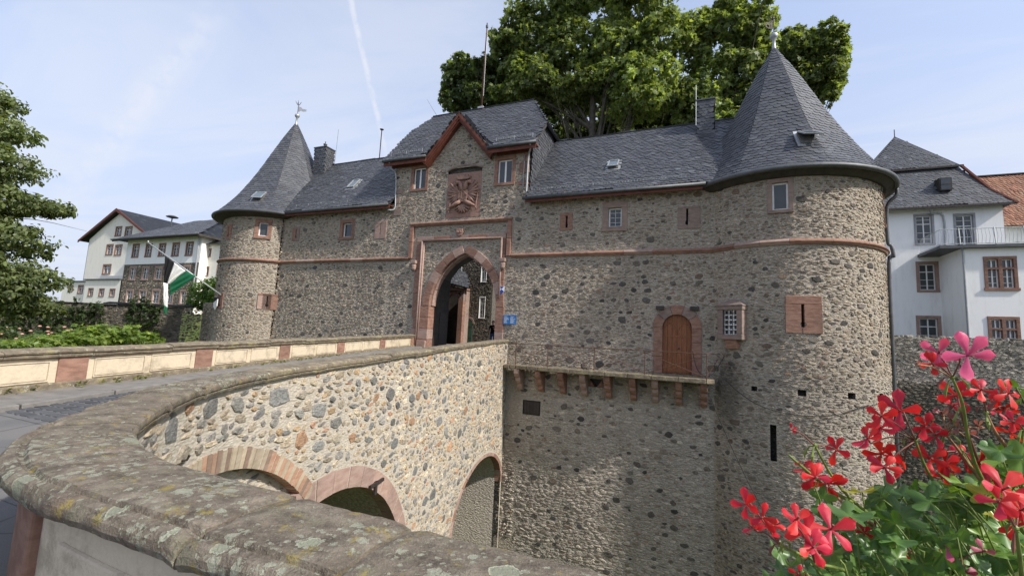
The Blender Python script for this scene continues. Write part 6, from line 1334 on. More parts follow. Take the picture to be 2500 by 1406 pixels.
# ------------------------------------------------------------------ foliage
def leaf_shape(kind):
    if kind == 'plane': return [(0, -.05), (.22, .05), (.52, .10), (.30, .30), (.50, .62), (.20, .55), (0, 1.0), (-.20, .55), (-.50, .62), (-.30, .30), (-.52, .10), (-.22, .05)]
    if kind == 'oval': return [(0, 0), (.24, .2), (.30, .5), (.16, .82), (0, 1.0), (-.16, .82), (-.30, .5), (-.24, .2)]
    return [(0, 0), (.35, .3), (.28, .7), (0, 1), (-.28, .7), (-.35, .3)]
def leaves(name, clumps, n, size, cols, parent, mat='leaf', kind='plane', seed=1, shell=.55, up=.5, hang=.2, sub=0):
    """leaf-sized faces spread through ellipsoid boughs; bough tones put some crown light and shade into leaf colour"""
    r = np.random.default_rng(seed); sh = np.array(leaf_shape(kind))
    if sub:
        ex = []
        for c in clumps:
            ex.append((c[0], c[1], c[2], c[3]*.8, c[4]*.8, c[5]*.8, *c[6:]))
            for _ in range(sub):
                d = r.normal(size=3); d /= np.linalg.norm(d); k_ = r.uniform(.28, .5); ex.append((c[0]+d[0]*c[3]*.85, c[1]+d[1]*c[4]*.85, c[2]+d[2]*c[5]*.9, c[3]*k_, c[4]*k_, c[5]*k_, (c[6] if len(c) > 6 else 1)*r.uniform(.85, 1.2)))
        clumps = ex
    vol = np.array([c[3]*c[4]*c[5] for c in clumps])**.72; cnt = (n*vol/vol.sum()).astype(int)
    Vs, Fs, Cs, base = [], [], [], 0; k = len(sh)
    for (x, y, z, rx, ry, rz, *tone), m_ in zip(clumps, cnt):
        # twigs: groups of leaves around sub-centres, so the edge is ragged
        tw = max(3, m_//9); d = r.normal(size=(tw, 3)); d /= np.linalg.norm(d, axis=1)[:, None]; rad = r.uniform(shell, 1.18, tw)**.8
        cen = d*rad[:, None]; ti = r.integers(tw, size=m_); p = cen[ti]+r.normal(0, .10, (m_, 3)); P = np.array((x, y, z))+p*np.array((rx, ry, rz))
        out = p/np.maximum(np.linalg.norm(p, axis=1), .2)[:, None]; nr = out*.55+r.normal(0, .55, (m_, 3))+np.array((0, 0, up)); nr /= np.linalg.norm(nr, axis=1)[:, None]
        a = r.normal(size=(m_, 3))+np.array((0, 0, -hang*2)); a -= nr*(a*nr).sum(1)[:, None]; a /= np.linalg.norm(a, axis=1)[:, None]; b = np.cross(nr, a)
        s = size*r.uniform(.6, 1.25, m_); L = sh[None]*s[:, None, None]
        fold = np.abs(L[..., 0])*.35-L[..., 1]**2/size*.12
        W = P[:, None]+b[:, None]*L[..., 0:1]+a[:, None]*L[..., 1:2]+nr[:, None]*fold[..., None]
        tn = tone[0] if tone else 1.0; ci = r.integers(len(cols), size=m_); twc = r.uniform(.75, 1.3, tw)[ti]  # bough factor: crown light and shade mixed into the leaf colour
        cc = np.array(cols)[ci]*r.uniform(.8, 1.2, m_)[:, None]*twc[:, None]*tn
        Vs.append(W.reshape(-1, 3)); Cs.append(np.repeat(cc, k, axis=0)); Fs.append((np.arange(m_)*k)[:, None]+np.arange(k)[None]+base); base += m_*k
    V = np.vstack(Vs); F = np.vstack(Fs); me = bpy.data.meshes.new(name); me.vertices.add(len(V)); me.vertices.foreach_set('co', V.astype(np.float32).ravel()); me.loops.add(F.size); me.loops.foreach_set('vertex_index', F.astype(np.int32).ravel())
    me.polygons.add(len(F)); me.polygons.foreach_set('loop_start', (np.arange(len(F))*k).astype(np.int32)); me.update(calc_edges=True); me.materials.append(M[mat])
    a = me.color_attributes.new('col', 'FLOAT_COLOR', 'POINT'); a.data.foreach_set('color', np.c_[np.vstack(Cs), np.ones(len(V))].astype(np.float32).ravel())
    return link(name, me, parent)
def limbs(parent, base, clumps, h0, r0, seed, top=None):
    r = np.random.default_rng(seed); B = Vector(base); top = Vector(top) if top else Vector((base[0]+.4, base[1], base[2]+h0*1.6)); b = MB()
    tp = [B.lerp(top, k/8)+Vector((r.normal(0, .12), r.normal(0, .12), 0))*(k > 0) for k in range(9)]; b.tube(tp, [r0*(1-.085*k) for k in range(9)], 10); b.build('trunk', 'bark', parent, smooth=True)
    for c in clumps:
        e = Vector(c[:3]); k = r.uniform(.3, .85); s = tp[int(k*8)]; m_ = s.lerp(e, .5)+Vector((r.normal(0, .5), r.normal(0, .5), r.uniform(.1, .9)))
        pts = smooth_pts([s, s.lerp(m_, .5)+Vector((r.normal(0, .25), r.normal(0, .25), .1)), m_, e], 4); n = len(pts); ra = r0*.30
        MB().tube(pts, [ra*(1-.88*i/(n-1)) for i in range(n)], 6).build('limb', 'bark', parent, smooth=True)
        for q in range(3):
            d = r.normal(0, 1, 3); e2 = Vector(c[:3])+Vector((d[0]*c[3]*.6, d[1]*c[4]*.6, d[2]*c[5]*.6)); s2 = Vector(pts[int(n*.6)]); MB().tube(smooth_pts([s2, s2.lerp(e2, .5)+Vector((0, 0, .3)), e2], 3), [ra*.35*(1-.8*i/6) for i in range(7)], 5).build('branch', 'bark', parent, smooth=True)
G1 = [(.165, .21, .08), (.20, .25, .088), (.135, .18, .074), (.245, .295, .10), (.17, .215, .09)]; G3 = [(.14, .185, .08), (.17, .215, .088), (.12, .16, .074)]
def tree(name, label, base, clumps, n, size, seed, r0=.5, h0=9, cols=G1, kind='plane', group=None, top=None, **k):
    t_ = thing(name, label, 'tree', base, group); limbs(t_, base, clumps, h0, r0, seed, top); leaves('crown', clumps, n, size, cols, t_, 'leaf', kind, seed, sub=5, **k); return t_
gp = 'plane trees in the courtyard'
tree('plane_tree', 'tallest plane tree with pale forked trunk rising behind the gatehouse roof', (-8.3, 20, 1), [(-13.9, 20, 34.3, 3.9, 2.6, 2.7), (-9, 20, 35.5, 4.5, 2.6, 3), (-4.8, 20, 32.3, 3.5, 2.6, 2.4, 1.05), (-2.6, 20, 28.6, 2.3, 2.3, 2.5, 1), (-15.4, 20, 31.1, 3.2, 2.6, 2.4, 0.9), (-10.8, 20, 29.6, 3.3, 2.6, 2.5, 0.95), (-6.2, 20, 28.2, 3, 2.6, 2.4, 1.15), (-3.6, 20, 24.9, 2.7, 2.6, 1.9, 1.25), (-14.4, 20, 27, 3.3, 2.6, 1.9, 0.9), (-17.6, 20, 29.4, 2, 2, 2.2, 0.8), (-7.2, 20, 25.2, 2.9, 2.6, 1.8, 1.1), (-10.6, 20, 24.7, 2.7, 2.6, 1.4, 0.78), (-4.6, 20, 22.8, 2.7, 2.6, 1.3, 1.1), (-16, 20, 25.6, 2.6, 2.6, 1.3, 0.78)], 42000, .42, 201, .62, 12, group=gp, top=(-8.8, 20, 27.5))  # boughs toned lighter towards the sun side, light put into the colour
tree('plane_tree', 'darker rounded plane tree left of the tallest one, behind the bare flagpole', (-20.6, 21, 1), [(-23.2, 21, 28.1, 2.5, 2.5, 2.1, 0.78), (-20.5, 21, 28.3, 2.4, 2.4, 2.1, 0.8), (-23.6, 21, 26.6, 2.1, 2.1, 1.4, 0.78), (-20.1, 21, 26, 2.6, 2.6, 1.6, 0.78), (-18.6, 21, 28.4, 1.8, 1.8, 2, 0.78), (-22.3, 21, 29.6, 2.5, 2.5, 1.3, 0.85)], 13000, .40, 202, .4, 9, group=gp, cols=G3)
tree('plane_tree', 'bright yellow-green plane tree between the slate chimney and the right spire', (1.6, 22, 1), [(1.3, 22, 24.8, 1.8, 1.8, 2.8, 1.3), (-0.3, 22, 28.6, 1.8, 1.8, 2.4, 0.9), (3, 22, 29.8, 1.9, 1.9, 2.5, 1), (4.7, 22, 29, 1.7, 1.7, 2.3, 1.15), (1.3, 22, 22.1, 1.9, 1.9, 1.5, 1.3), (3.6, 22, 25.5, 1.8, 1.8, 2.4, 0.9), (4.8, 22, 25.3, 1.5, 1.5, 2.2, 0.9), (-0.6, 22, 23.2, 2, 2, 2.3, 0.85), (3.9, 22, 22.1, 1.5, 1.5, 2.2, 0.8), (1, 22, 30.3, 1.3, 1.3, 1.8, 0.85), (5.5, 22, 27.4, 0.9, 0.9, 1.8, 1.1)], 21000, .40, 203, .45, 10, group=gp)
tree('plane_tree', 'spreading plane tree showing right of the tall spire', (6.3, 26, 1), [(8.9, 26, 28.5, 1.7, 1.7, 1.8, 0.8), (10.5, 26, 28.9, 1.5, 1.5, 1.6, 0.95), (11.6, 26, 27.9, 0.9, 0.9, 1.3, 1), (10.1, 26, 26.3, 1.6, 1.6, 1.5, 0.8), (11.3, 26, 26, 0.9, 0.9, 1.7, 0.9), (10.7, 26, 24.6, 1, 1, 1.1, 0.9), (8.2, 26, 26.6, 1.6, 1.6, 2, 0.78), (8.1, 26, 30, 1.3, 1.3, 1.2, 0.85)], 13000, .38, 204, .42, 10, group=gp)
tree('plane_tree', 'shaded tree closing the gap low behind the right wing roof', (-7.2, 28, 1), [(-14.7, 28, 26.8, 3.3, 2.6, 2.5, 0.78), (-12.5, 28, 23.6, 3, 2.4, 2.2, .8), (-8.5, 28, 23, 3, 2.4, 2.2, .8), (-4.5, 28, 22.6, 3, 2.4, 2.2, .8), (-1, 28, 22, 2.6, 2.4, 2, .8), (-10.9, 28, 25.8, 3.1, 2.6, 2.1, 0.78), (-7.3, 28, 25.2, 3, 2.6, 2.1, 0.78), (-3.9, 28, 25.2, 2.8, 2.6, 2.3, 0.78), (-0.7, 28, 24.3, 2.3, 2.3, 1.7, 0.78), (-17.7, 28, 28.3, 3, 2.6, 2, 0.78), (-2.3, 28, 27.6, 2.4, 2.4, 1.8, 0.78), (-15.3, 28, 30.9, 2.9, 2.6, 2, 0.78)], 26000, .42, 205, .4, 9, group=gp, cols=G3)  # low bough tones put this tree's shade into its leaf colour
G2 = [(.125, .155, .068), (.155, .19, .08), (.10, .128, .058), (.19, .225, .095)]
cl = [(-36.5, -8.2, 13.6, 1.8, 2, 1.3), (-35.8, -7.8, 11.8, 2.3, 2.2, 1.1), (-34.2, -7.3, 9.7, 2.5, 2.2, .95), (-37.2, -8, 9.8, 2.6, 2.4, 1.3, .7), (-33.9, -7.0, 7.8, 2.6, 2.2, .9), (-36.6, -8, 7.4, 2.6, 2.4, 1.3, .6), (-33.6, -6.7, 5.8, 2.5, 2.2, .95), (-36.6, -7.8, 5.0, 2.6, 2.4, 1.3, .6), (-33.7, -6.6, 3.9, 2.5, 2.2, .95), (-33.2, -6.2, 2.4, 2.1, 2.0, .8, .9), (-36.2, -7.2, 2.6, 2.4, 2.2, 1.1, .6)]  # inner boughs toned down, crown shade put into the leaf colour
cl = [(c[0]-.9, *c[1:]) for c in cl]
tree('lime_tree', 'dense layered lime tree at the left edge of the picture', (-36.2, -7.8, -.5), cl, 48000, .23, 211, .3, 5, G2, 'oval', hang=.6, shell=.45)
tree('small_tree', 'small round tree top showing between the lime tree and the far houses', (-86, 24, 2), [(-86.5, 24, 7.6, 2.4, 2, 1.6), (-84.0, 24, 6.6, 2.2, 2, 1.5)], 1500, .5, 212, .25, 4, G2, 'oval')
def bush(name, label, clumps, n, size, cols, seed, kind='oval', cat='shrub', stems=None, **k):
    t_ = thing(name, label, cat, tuple(clumps[0][:2])+(clumps[0][2]-clumps[0][5],)); leaves('foliage', clumps, n, size, cols, t_, 'leaf', kind, seed, **k)
    for c in clumps[:4]: MB().tube([(c[0], c[1], c[2]-c[5]*1.2), (c[0]+.05, c[1], c[2]-c[5]*.3), (c[0], c[1], c[2]+c[5]*.4)], [.035, .025, .01], 5).build('stem', 'bark', t_)
    return t_
GI = [(.03, .055, .018), (.045, .075, .022), (.06, .09, .028)]; GB = [(.14, .21, .04), (.18, .25, .05), (.10, .16, .035), (.21, .27, .06)]
bush('garden_shrub', 'green shrub on top of the wall beside the left round tower', [(-37.4, 5.8, 4.1, 1.2, 1, .9), (-36.2, 5.6, 4.3, 1.0, 1, .9), (-35.4, 5.3, 3.7, .9, .8, .7), (-36.6, 5.0, 3.2, 1.1, .6, .5), (-35.2, 4.9, 3.1, .8, .5, .5)], 4200, .20, [(.09, .16, .03), (.12, .20, .04), (.06, .11, .025)], 221)
def on_gw(u, z, o=.15): P, t_, n_ = gw.at(u, z); return (P.x+n_.x*o, P.y+n_.y*o, z)
for lab, u0_, u1_, z0_, z1_, n, sd_ in (('dark ivy mass hanging over the garden wall behind the lime tree', 3.5, 7.0, .3, 2.8, 2600, 222), ('ivy curtain on the garden wall between lime tree and the bare masonry', 7.2, 10.6, .2, 2.9, 2600, 223), ('rounded dark ivy clump on the garden wall behind the flag', 13.4, 15.2, .6, 2.9, 1800, 224)):
    cl = [(*on_gw(u, z), .75, .35, .6, .8+.4*((i*7) % 5)/5) for i, (u, z) in enumerate([(u, z) for u in np.arange(u0_, u1_+.1, .85) for z in np.arange(z0_, z1_, .75)])]
    bush('ivy', lab, cl, n, .16, GI, sd_, 'plane', 'ivy', shell=.3, hang=.8)
def on_lp(s, c, z): return tuple(lT(s, c, z))
cl = [(*on_lp(s, c, z), .42, .42, rz_) for s, c, z, rz_ in ((-1.3, .75, .0, .08), (-.6, .75, .01, .08), (.1, .8, .0, .08), (.6, .75, .02, .09), (1.15, .8, .05, .10), (1.55, .8, .08, .12), (1.9, .85, .12, .14), (2.12, .9, .24, .15), (2.35, .9, .08, .12), (2.6, .85, .12, .10), (2.85, .85, .0, .08))]
bush('climbing_vine', 'bright green vine spilling along the back of the cream parapet', cl, 4200, .075, GB, 225, 'plane', 'vine', shell=.2, up=.9)
rb = bush('rose_bush', 'rose bush with pink blossoms behind the bright vine at left', [(-20.6, -10.9, .65, .9, .8, .55), (-19.4, -10.3, .75, .9, .8, .5), (-22, -11.4, .6, .9, .8, .5)], 1500, .12, [(.05, .08, .03), (.08, .11, .035)], 226)
r_ = np.random.default_rng(6)
for k in range(48):
    c = ((-20.6, -10.9, .65), (-19.4, -10.3, .75), (-22, -11.4, .6))[k % 3]; d = r_.normal(size=3); d /= np.linalg.norm(d); d[2] = abs(d[2]); P = Vector(c)+Vector((d[0]*.9, d[1]*.8, d[2]*.58))
    MB().lathe([(.012, -.02), (.045, .0), (.048, .02), (.026, .032), (.032, .036), (.01, .04)], P, 7).build('blossom', 'rose_pink' if 'rose_pink' in M else simple('rose_pink', (.60, .33, .27), .6, .3).m, rb)
tree('garden_tree', 'sunlit tree beyond the courtyard glimpsed at the right of the arch', (-13.2, 24, 1), [(-13.4, 24, 5.0, 1.6, 1.5, 1.6), (-12.6, 23.5, 3.4, 1.6, 1.5, 1.4), (-13.8, 24, 7.0, 1.5, 1.5, 1.4)], 2200, .28, 231, .2, 3, GB)
# moss and weeds at the parapet foot
wd = []
for k in range(40):
    s = r_.uniform(-1, 9); wd.append((*on_lp(s, -.12-r_.uniform(0, .06), -.56), .10, .05, .03))
o = leaves('weeds', wd, 900, .035, [(.16, .18, .05), (.22, .21, .07), (.10, .14, .04)], None, 'leaf', 'oval', 241, up=1.0); tag(o, 'moss and small weeds along the foot of the cream parapet', 'weeds', kind='stuff')

# ------------------------------------------------------------------ visitor in the courtyard
def person(loc, h, yaw):
    root = thing('person', 'person in black T-shirt and blue jeans standing just inside the archway', 'person', loc)
    J = [(0, 0, .53), (0, 0, .62), (0, 0, .72), (0, .0, .80), (0, 0, .845), (0, -.012, .90), (0, -.012, .955), (0, -.005, .99)]; rad = [(.095, .065), (.085, .06), (.105, .068), (.09, .055), (.034, .034), (.045, .055), (.046, .058), (.022, .03)]
    E_ = [(i, i+1) for i in range(7)]
    def chain(par, pts, rs):
        p = par
        for q, r_ in zip(pts, rs): J.append(q); rad.append((r_, r_)); E_.append((p, len(J)-1)); p = len(J)-1
    chain(3, [(.115, .0, .795), (.15, -.02, .66), (.13, -.10, .62), (.07, -.15, .70), (.055, -.165, .725)], [.036, .028, .026, .02, .02])
    chain(3, [(-.115, .0, .795), (-.15, .01, .65), (-.15, -.04, .52), (-.148, -.05, .47)], [.036, .028, .022, .02])
    chain(0, [(.055, 0, .48), (.065, -.005, .28), (.068, .0, .045), (.07, -.07, .015)], [.062, .045, .03, .022]); chain(0, [(-.055, 0, .48), (-.062, -.01, .28), (-.066, .01, .045), (-.072, -.06, .015)], [.062, .045, .03, .022])
    me = bpy.data.meshes.new('body'); c, s = math.cos(yaw), math.sin(yaw); me.from_pydata([(loc[0]+h*(x*c-y*s), loc[1]+h*(x*s+y*c), loc[2]+h*z) for x, y, z in J], E_, []); me.update()
    o = link('body', me, root); md = o.modifiers.new('skin', 'SKIN')
    for i, (a, b) in enumerate(rad): me.skin_vertices[0].data[i].radius = (a*h, b*h); me.skin_vertices[0].data[i].use_root = (i == 0)
    sb = o.modifiers.new('sub', 'SUBSURF'); sb.levels = 2; sb.render_levels = 2
    t = MT('clothed_body', .75, .2); tcn = t.n('TexCoord').outputs['Object']; sp_ = t.n('SeparateXYZ'); t.l(tcn, sp_.inputs[0]); z = t.math('SUBTRACT', sp_.outputs[2], loc[2]); z = t.math('DIVIDE', z, h)
    dx = t.math('SUBTRACT', sp_.outputs[0], loc[0]); dy = t.math('SUBTRACT', sp_.outputs[1], loc[1]); rr3 = t.math('DIVIDE', t.math('SQRT', t.math('ADD', t.math('MULTIPLY', dx, dx), t.math('MULTIPLY', dy, dy))), h)
    col = t.mix(t.step(z, .515, .52), (.09, .16, .32), (.012, .012, .014)); arm = t.math('MULTIPLY', t.math('GREATER_THAN', rr3, .135), t.math('LESS_THAN', z, .70)); arm = t.math('MULTIPLY', arm, t.math('GREATER_THAN', z, .44))
    col = t.mix(arm, col, (.46, .28, .2)); col = t.mix(t.math('GREATER_THAN', z, .825), col, (.46, .28, .2)); col = t.mix(t.math('LESS_THAN', z, .03), col, (.6, .6, .6)); t.color(col); me.materials.append(t.m)
    T = lambda a, b, d: Vector((loc[0]+h*(a*c-b*s), loc[1]+h*(a*s+b*c), loc[2]+h*d))
    hm = MB(T); rings = []
    for k, (rz, zz_) in enumerate(((.050, .915), (.056, .94), (.056, .97), (.042, .995), (.012, 1.006))): rings.append([hm.p((rz*math.sin(a), (.012 if k < 2 else 0)+rz*1.18*math.cos(a)*(1 if math.cos(a) > 0 else (.55 if k < 2 else .95)), zz_)) for a in np.linspace(0, 2*math.pi, 13)[:-1]])
    for A, B in zip(rings, rings[1:]):
        for k in range(12): hm.f.append([A[k], A[(k+1) % 12], B[(k+1) % 12], B[k]])
    hm.f.append(rings[-1]); hm.build('hair', 'hair', root, smooth=True)
    for sg in (-1, 1): MB(T).lathe([(.004, -.004), (.007, 0), (.004, .004)], (sg*.018, -.068, .935), 6).build('eye', 'cloth_black', root)
    MB(T).prism([(-.008, -.066, .915), (.008, -.066, .915), (0, -.083, .917), (0, -.066, .94)], (0, .012, 0)).build('nose', 'skin', root); MB(T).box(-.016, .016, -.067, -.06, .893, .898).build('mouth', 'stem_red', root)
    for sg in (-1, 1): MB(T).lathe([(.006, -.016), (.012, 0), (.008, .016)], (sg*.05, 0, .93), 6).build('ear', 'skin', root)
    # hands with fingers
    for (hx, hy, hz), dr in (((.055, -.165, .735), (0, -.2, 1)), ((-.148, -.055, .455), (0, -.1, -1))):
        q = MB(T); d = Vector(dr).normalized()
        for k in range(4): o_ = (k-1.5)*.010; q.tube([(hx+o_, hy, hz), (hx+o_, hy+d.y*.02-.004, hz+d.z*.022), (hx+o_, hy+d.y*.03-.012, hz+d.z*(.040-.004*abs(k-1.3)))], [.0055, .005, .0038], 5)
        q.tube([(hx+.018, hy, hz-.01*d.z), (hx+.030, hy-.01, hz+.012*d.z), (hx+.03, hy-.016, hz+.022*d.z)], [.006, .0055, .004], 5); q.build('fingers', 'skin', root)
person((-11.74, 7.3, 1.03), 1.66, R(10))
HEADS = [((0.1068, -17.2688, 1.3898), [((0.0615, -17.3223, 1.4502), 0.0233, 'r'), ((0.0825, -17.3014, 1.4321), 0.0222, 'r'), ((0.0746, -17.2643, 1.404), 0.0211, 'r'), ((0.0958, -17.2708, 1.4121), 0.0222, 'r')]), ((0.1455, -17.2728, 1.3768), [((0.1179, -17.3189, 1.4417), 0.0247, 'r'), ((0.1336, -17.2873, 1.4178), 0.0295, 'r'), ((0.1639, -17.2722, 1.4225), 0.0365, 'r'), ((0.1379, -17.302, 1.4068), 0.0269, 'r')]), ((0.1766, -17.1833, 1.464), [((0.1549, -17.1785, 1.476), 0.0244, 'r'), ((0.1595, -17.2168, 1.4729), 0.0257, 'r'), ((0.1816, -17.1879, 1.4602), 0.0318, 'r')]), ((0.1652, -17.1941, 1.5131), [((0.1948, -17.18, 1.5084), 0.0244, 'r'), ((0.1316, -17.2156, 1.5364), 0.0098, 'r')]), ((0.3035, -17.1382, 1.5284), [((0.2393, -17.1592, 1.5269), 0.0281, 'r'), ((0.2622, -17.1367, 1.5028), 0.0306, 'r'), ((0.2897, -17.1092, 1.4884), 0.0293, 'r'), ((0.2561, -17.1674, 1.4899), 0.0269, 'r'), ((0.2589, -17.1488, 1.5426), 0.0244, 'r'), ((0.2875, -17.1371, 1.5701), 0.0354, 'r'), ((0.2517, -17.1778, 1.5639), 0.0269, 'r'), ((0.3031, -17.1742, 1.5549), 0.022, 'r'), ((0.3448, -17.0905, 1.5329), 0.022, 'r')]), ((0.3877, -17.0568, 1.5084), [((0.3369, -17.0899, 1.4971), 0.0285, 'r'), ((0.3598, -17.0787, 1.4918), 0.0259, 'r'), ((0.4039, -17.0224, 1.4919), 0.0259, 'r'), ((0.4177, -17.0364, 1.4894), 0.0311, 'r'), ((0.3612, -17.0646, 1.4657), 0.0233, 'r'), ((0.4459, -17.0101, 1.4715), 0.0285, 'r')]), ((0.3326, -17.1816, 1.6254), [((0.3361, -17.2147, 1.6569), 0.0367, 'p'), ((0.3213, -17.1768, 1.6589), 0.0264, 'p'), ((0.3039, -17.204, 1.6436), 0.0195, 'r'), ((0.2761, -17.234, 1.6416), 0.0103, 'd')]), ((0.3654, -17.1183, 1.5772), [((0.365, -17.1104, 1.5973), 0.0293, 'r'), ((0.3663, -17.0904, 1.583), 0.022, 'r')]), ((0.3889, -17.1302, 1.5765), [((0.3712, -17.1609, 1.6102), 0.0201, 'r'), ((0.4113, -17.1152, 1.6004), 0.0213, 'r'), ((0.4104, -17.1382, 1.6071), 0.0249, 'r'), ((0.4111, -17.1056, 1.5804), 0.0201, 'r'), ((0.4215, -17.1027, 1.5823), 0.0178, 'r')]), ((0.4255, -17.1343, 1.5575), [((0.401, -17.1646, 1.5704), 0.0172, 'r'), ((0.4216, -17.1135, 1.5506), 0.0195, 'r')]), ((0.3483, -17.2634, 1.4572), [((0.34, -17.2617, 1.4992), 0.0347, 'r'), ((0.361, -17.2484, 1.4754), 0.0318, 'r'), ((0.3602, -17.2372, 1.455), 0.0241, 'r'), ((0.3277, -17.2806, 1.4887), 0.0241, 'r')]), ((0.3562, -17.0953, 1.5364), [((0.3584, -17.081, 1.5654), 0.0189, 'd'), ((0.3471, -17.0761, 1.5508), 0.0164, 'd'), ((0.3606, -17.1216, 1.5533), 0.0176, 'd'), ((0.4002, -17.0539, 1.5359), 0.0176, 'd'), ((0.3598, -17.1036, 1.5595), 0.0164, 'd'), ((0.402, -17.0793, 1.5515), 0.0164, 'd')]), ((0.325, -17.1756, 1.3739), [((0.3045, -17.2114, 1.4071), 0.0222, 'm'), ((0.3419, -17.1539, 1.3605), 0.0244, 'm'), ((0.3533, -17.1806, 1.4004), 0.0211, 'm'), ((0.313, -17.1574, 1.3824), 0.0167, 'm')]), ((0.2827, -17.1721, 1.3789), [((0.2585, -17.197, 1.3794), 0.0138, 'r')]), ((0.1351, -17.2524, 1.3527), [((0.1308, -17.2499, 1.3506), 0.0133, 'r')]), ((0.2558, -17.1418, 1.3954), [((0.2311, -17.1581, 1.3906), 0.0159, 'r'), ((0.2527, -17.1342, 1.3833), 0.0147, 'r')])]
STEMS = [([(0.3326, -17.1816, 1.6254), (0.3515, -17.1583, 1.5893), (0.3694, -17.1233, 1.5429), (0.3854, -17.1004, 1.4994), (0.4204, -17.0558, 1.4336), (0.4578, -16.9796, 1.2958)], 'g'), ([(0.3889, -17.1302, 1.5765), (0.401, -17.1218, 1.5495), (0.4251, -17.0974, 1.522), (0.4475, -17.071, 1.4723)], 'p'), ([(0.3035, -17.1382, 1.5284), (0.3196, -17.1162, 1.4933), (0.3448, -17.0892, 1.4483), (0.373, -17.0471, 1.379), (0.4072, -16.9748, 1.2622)], 'g'), ([(0.3877, -17.0568, 1.5084), (0.4088, -17.0442, 1.4774), (0.4448, -17.0247, 1.4407), (0.4945, -16.9742, 1.3771)], 'g'), ([(0.1652, -17.1941, 1.5131), (0.1879, -17.1794, 1.4707), (0.2166, -17.1522, 1.4355), (0.2615, -17.1068, 1.3962), (0.3284, -17.0377, 1.3286)], 'g'), ([(0.1285, -17.2076, 1.4979), (0.1483, -17.1972, 1.4807), (0.185, -17.1671, 1.4492), (0.2194, -17.1502, 1.4295)], 'g'), ([(0.1068, -17.2688, 1.3898), (0.1373, -17.2431, 1.373), (0.1879, -17.1853, 1.3411), (0.2463, -17.1113, 1.2931)], 'g'), ([(0.1455, -17.2728, 1.3768), (0.1895, -17.2192, 1.3562), (0.2559, -17.1312, 1.3105)], 'g'), ([(0.1766, -17.1833, 1.464), (0.2049, -17.1672, 1.4291), (0.2519, -17.1213, 1.3934)], 'p'), ([(0.3654, -17.1183, 1.5772), (0.3796, -17.0975, 1.5457), (0.3999, -17.0727, 1.5012)], 'r'), ([(0.3562, -17.0953, 1.5364), (0.3822, -17.0699, 1.5073), (0.4208, -17.0369, 1.4587), (0.4822, -16.9826, 1.4029)], 'p'), ([(0.3483, -17.2634, 1.4572), (0.3799, -17.2003, 1.4066), (0.426, -17.1061, 1.3296)], 'g'), ([(0.325, -17.1756, 1.3739), (0.3628, -17.1227, 1.338), (0.4091, -17.0412, 1.2767)], 'g'), ([(0.2018, -17.1566, 1.3326), (0.2465, -17.099, 1.282), (0.3263, -17.0123, 1.2038)], 'g'), ([(0.3679, -17.0931, 1.381), (0.4202, -17.0326, 1.3326), (0.5166, -16.9394, 1.2576)], 'g'), ([(0.2045, -17.1583, 1.3555), (0.2493, -17.1007, 1.3059), (0.3077, -17.0231, 1.228)], 'g'), ([(0.4314, -17.0688, 1.3995), (0.4865, -17.0072, 1.3519), (0.575, -16.9174, 1.2775)], 'g'), ([(0.4332, -17.0699, 1.414), (0.4884, -17.0083, 1.3671), (0.5839, -16.9157, 1.2939)], 'g'), ([(0.1592, -17.1743, 1.3316), (0.2019, -17.1175, 1.281), (0.2544, -17.0421, 1.2014)], 'g'), ([(0.2009, -17.1571, 1.3336), (0.2455, -17.0995, 1.283), (0.3295, -17.0112, 1.2051)], 'g'), ([(0.1809, -17.1654, 1.3332), (0.2246, -17.1082, 1.2827), (0.2937, -17.026, 1.204)], 'g'), ([(0.397, -17.0855, 1.4183), (0.4505, -17.0247, 1.3716), (0.5407, -16.9343, 1.2985)], 'g'), ([(0.2069, -17.1561, 1.3457), (0.2518, -17.0984, 1.2957), (0.3304, -17.0124, 1.2182)], 'g'), ([(0.1585, -17.1754, 1.3387), (0.2012, -17.1187, 1.2884), (0.2642, -17.039, 1.2097)], 'g'), ([(0.3193, -17.1129, 1.3767), (0.3693, -17.0533, 1.3281), (0.4534, -16.9652, 1.2524)], 'g')]
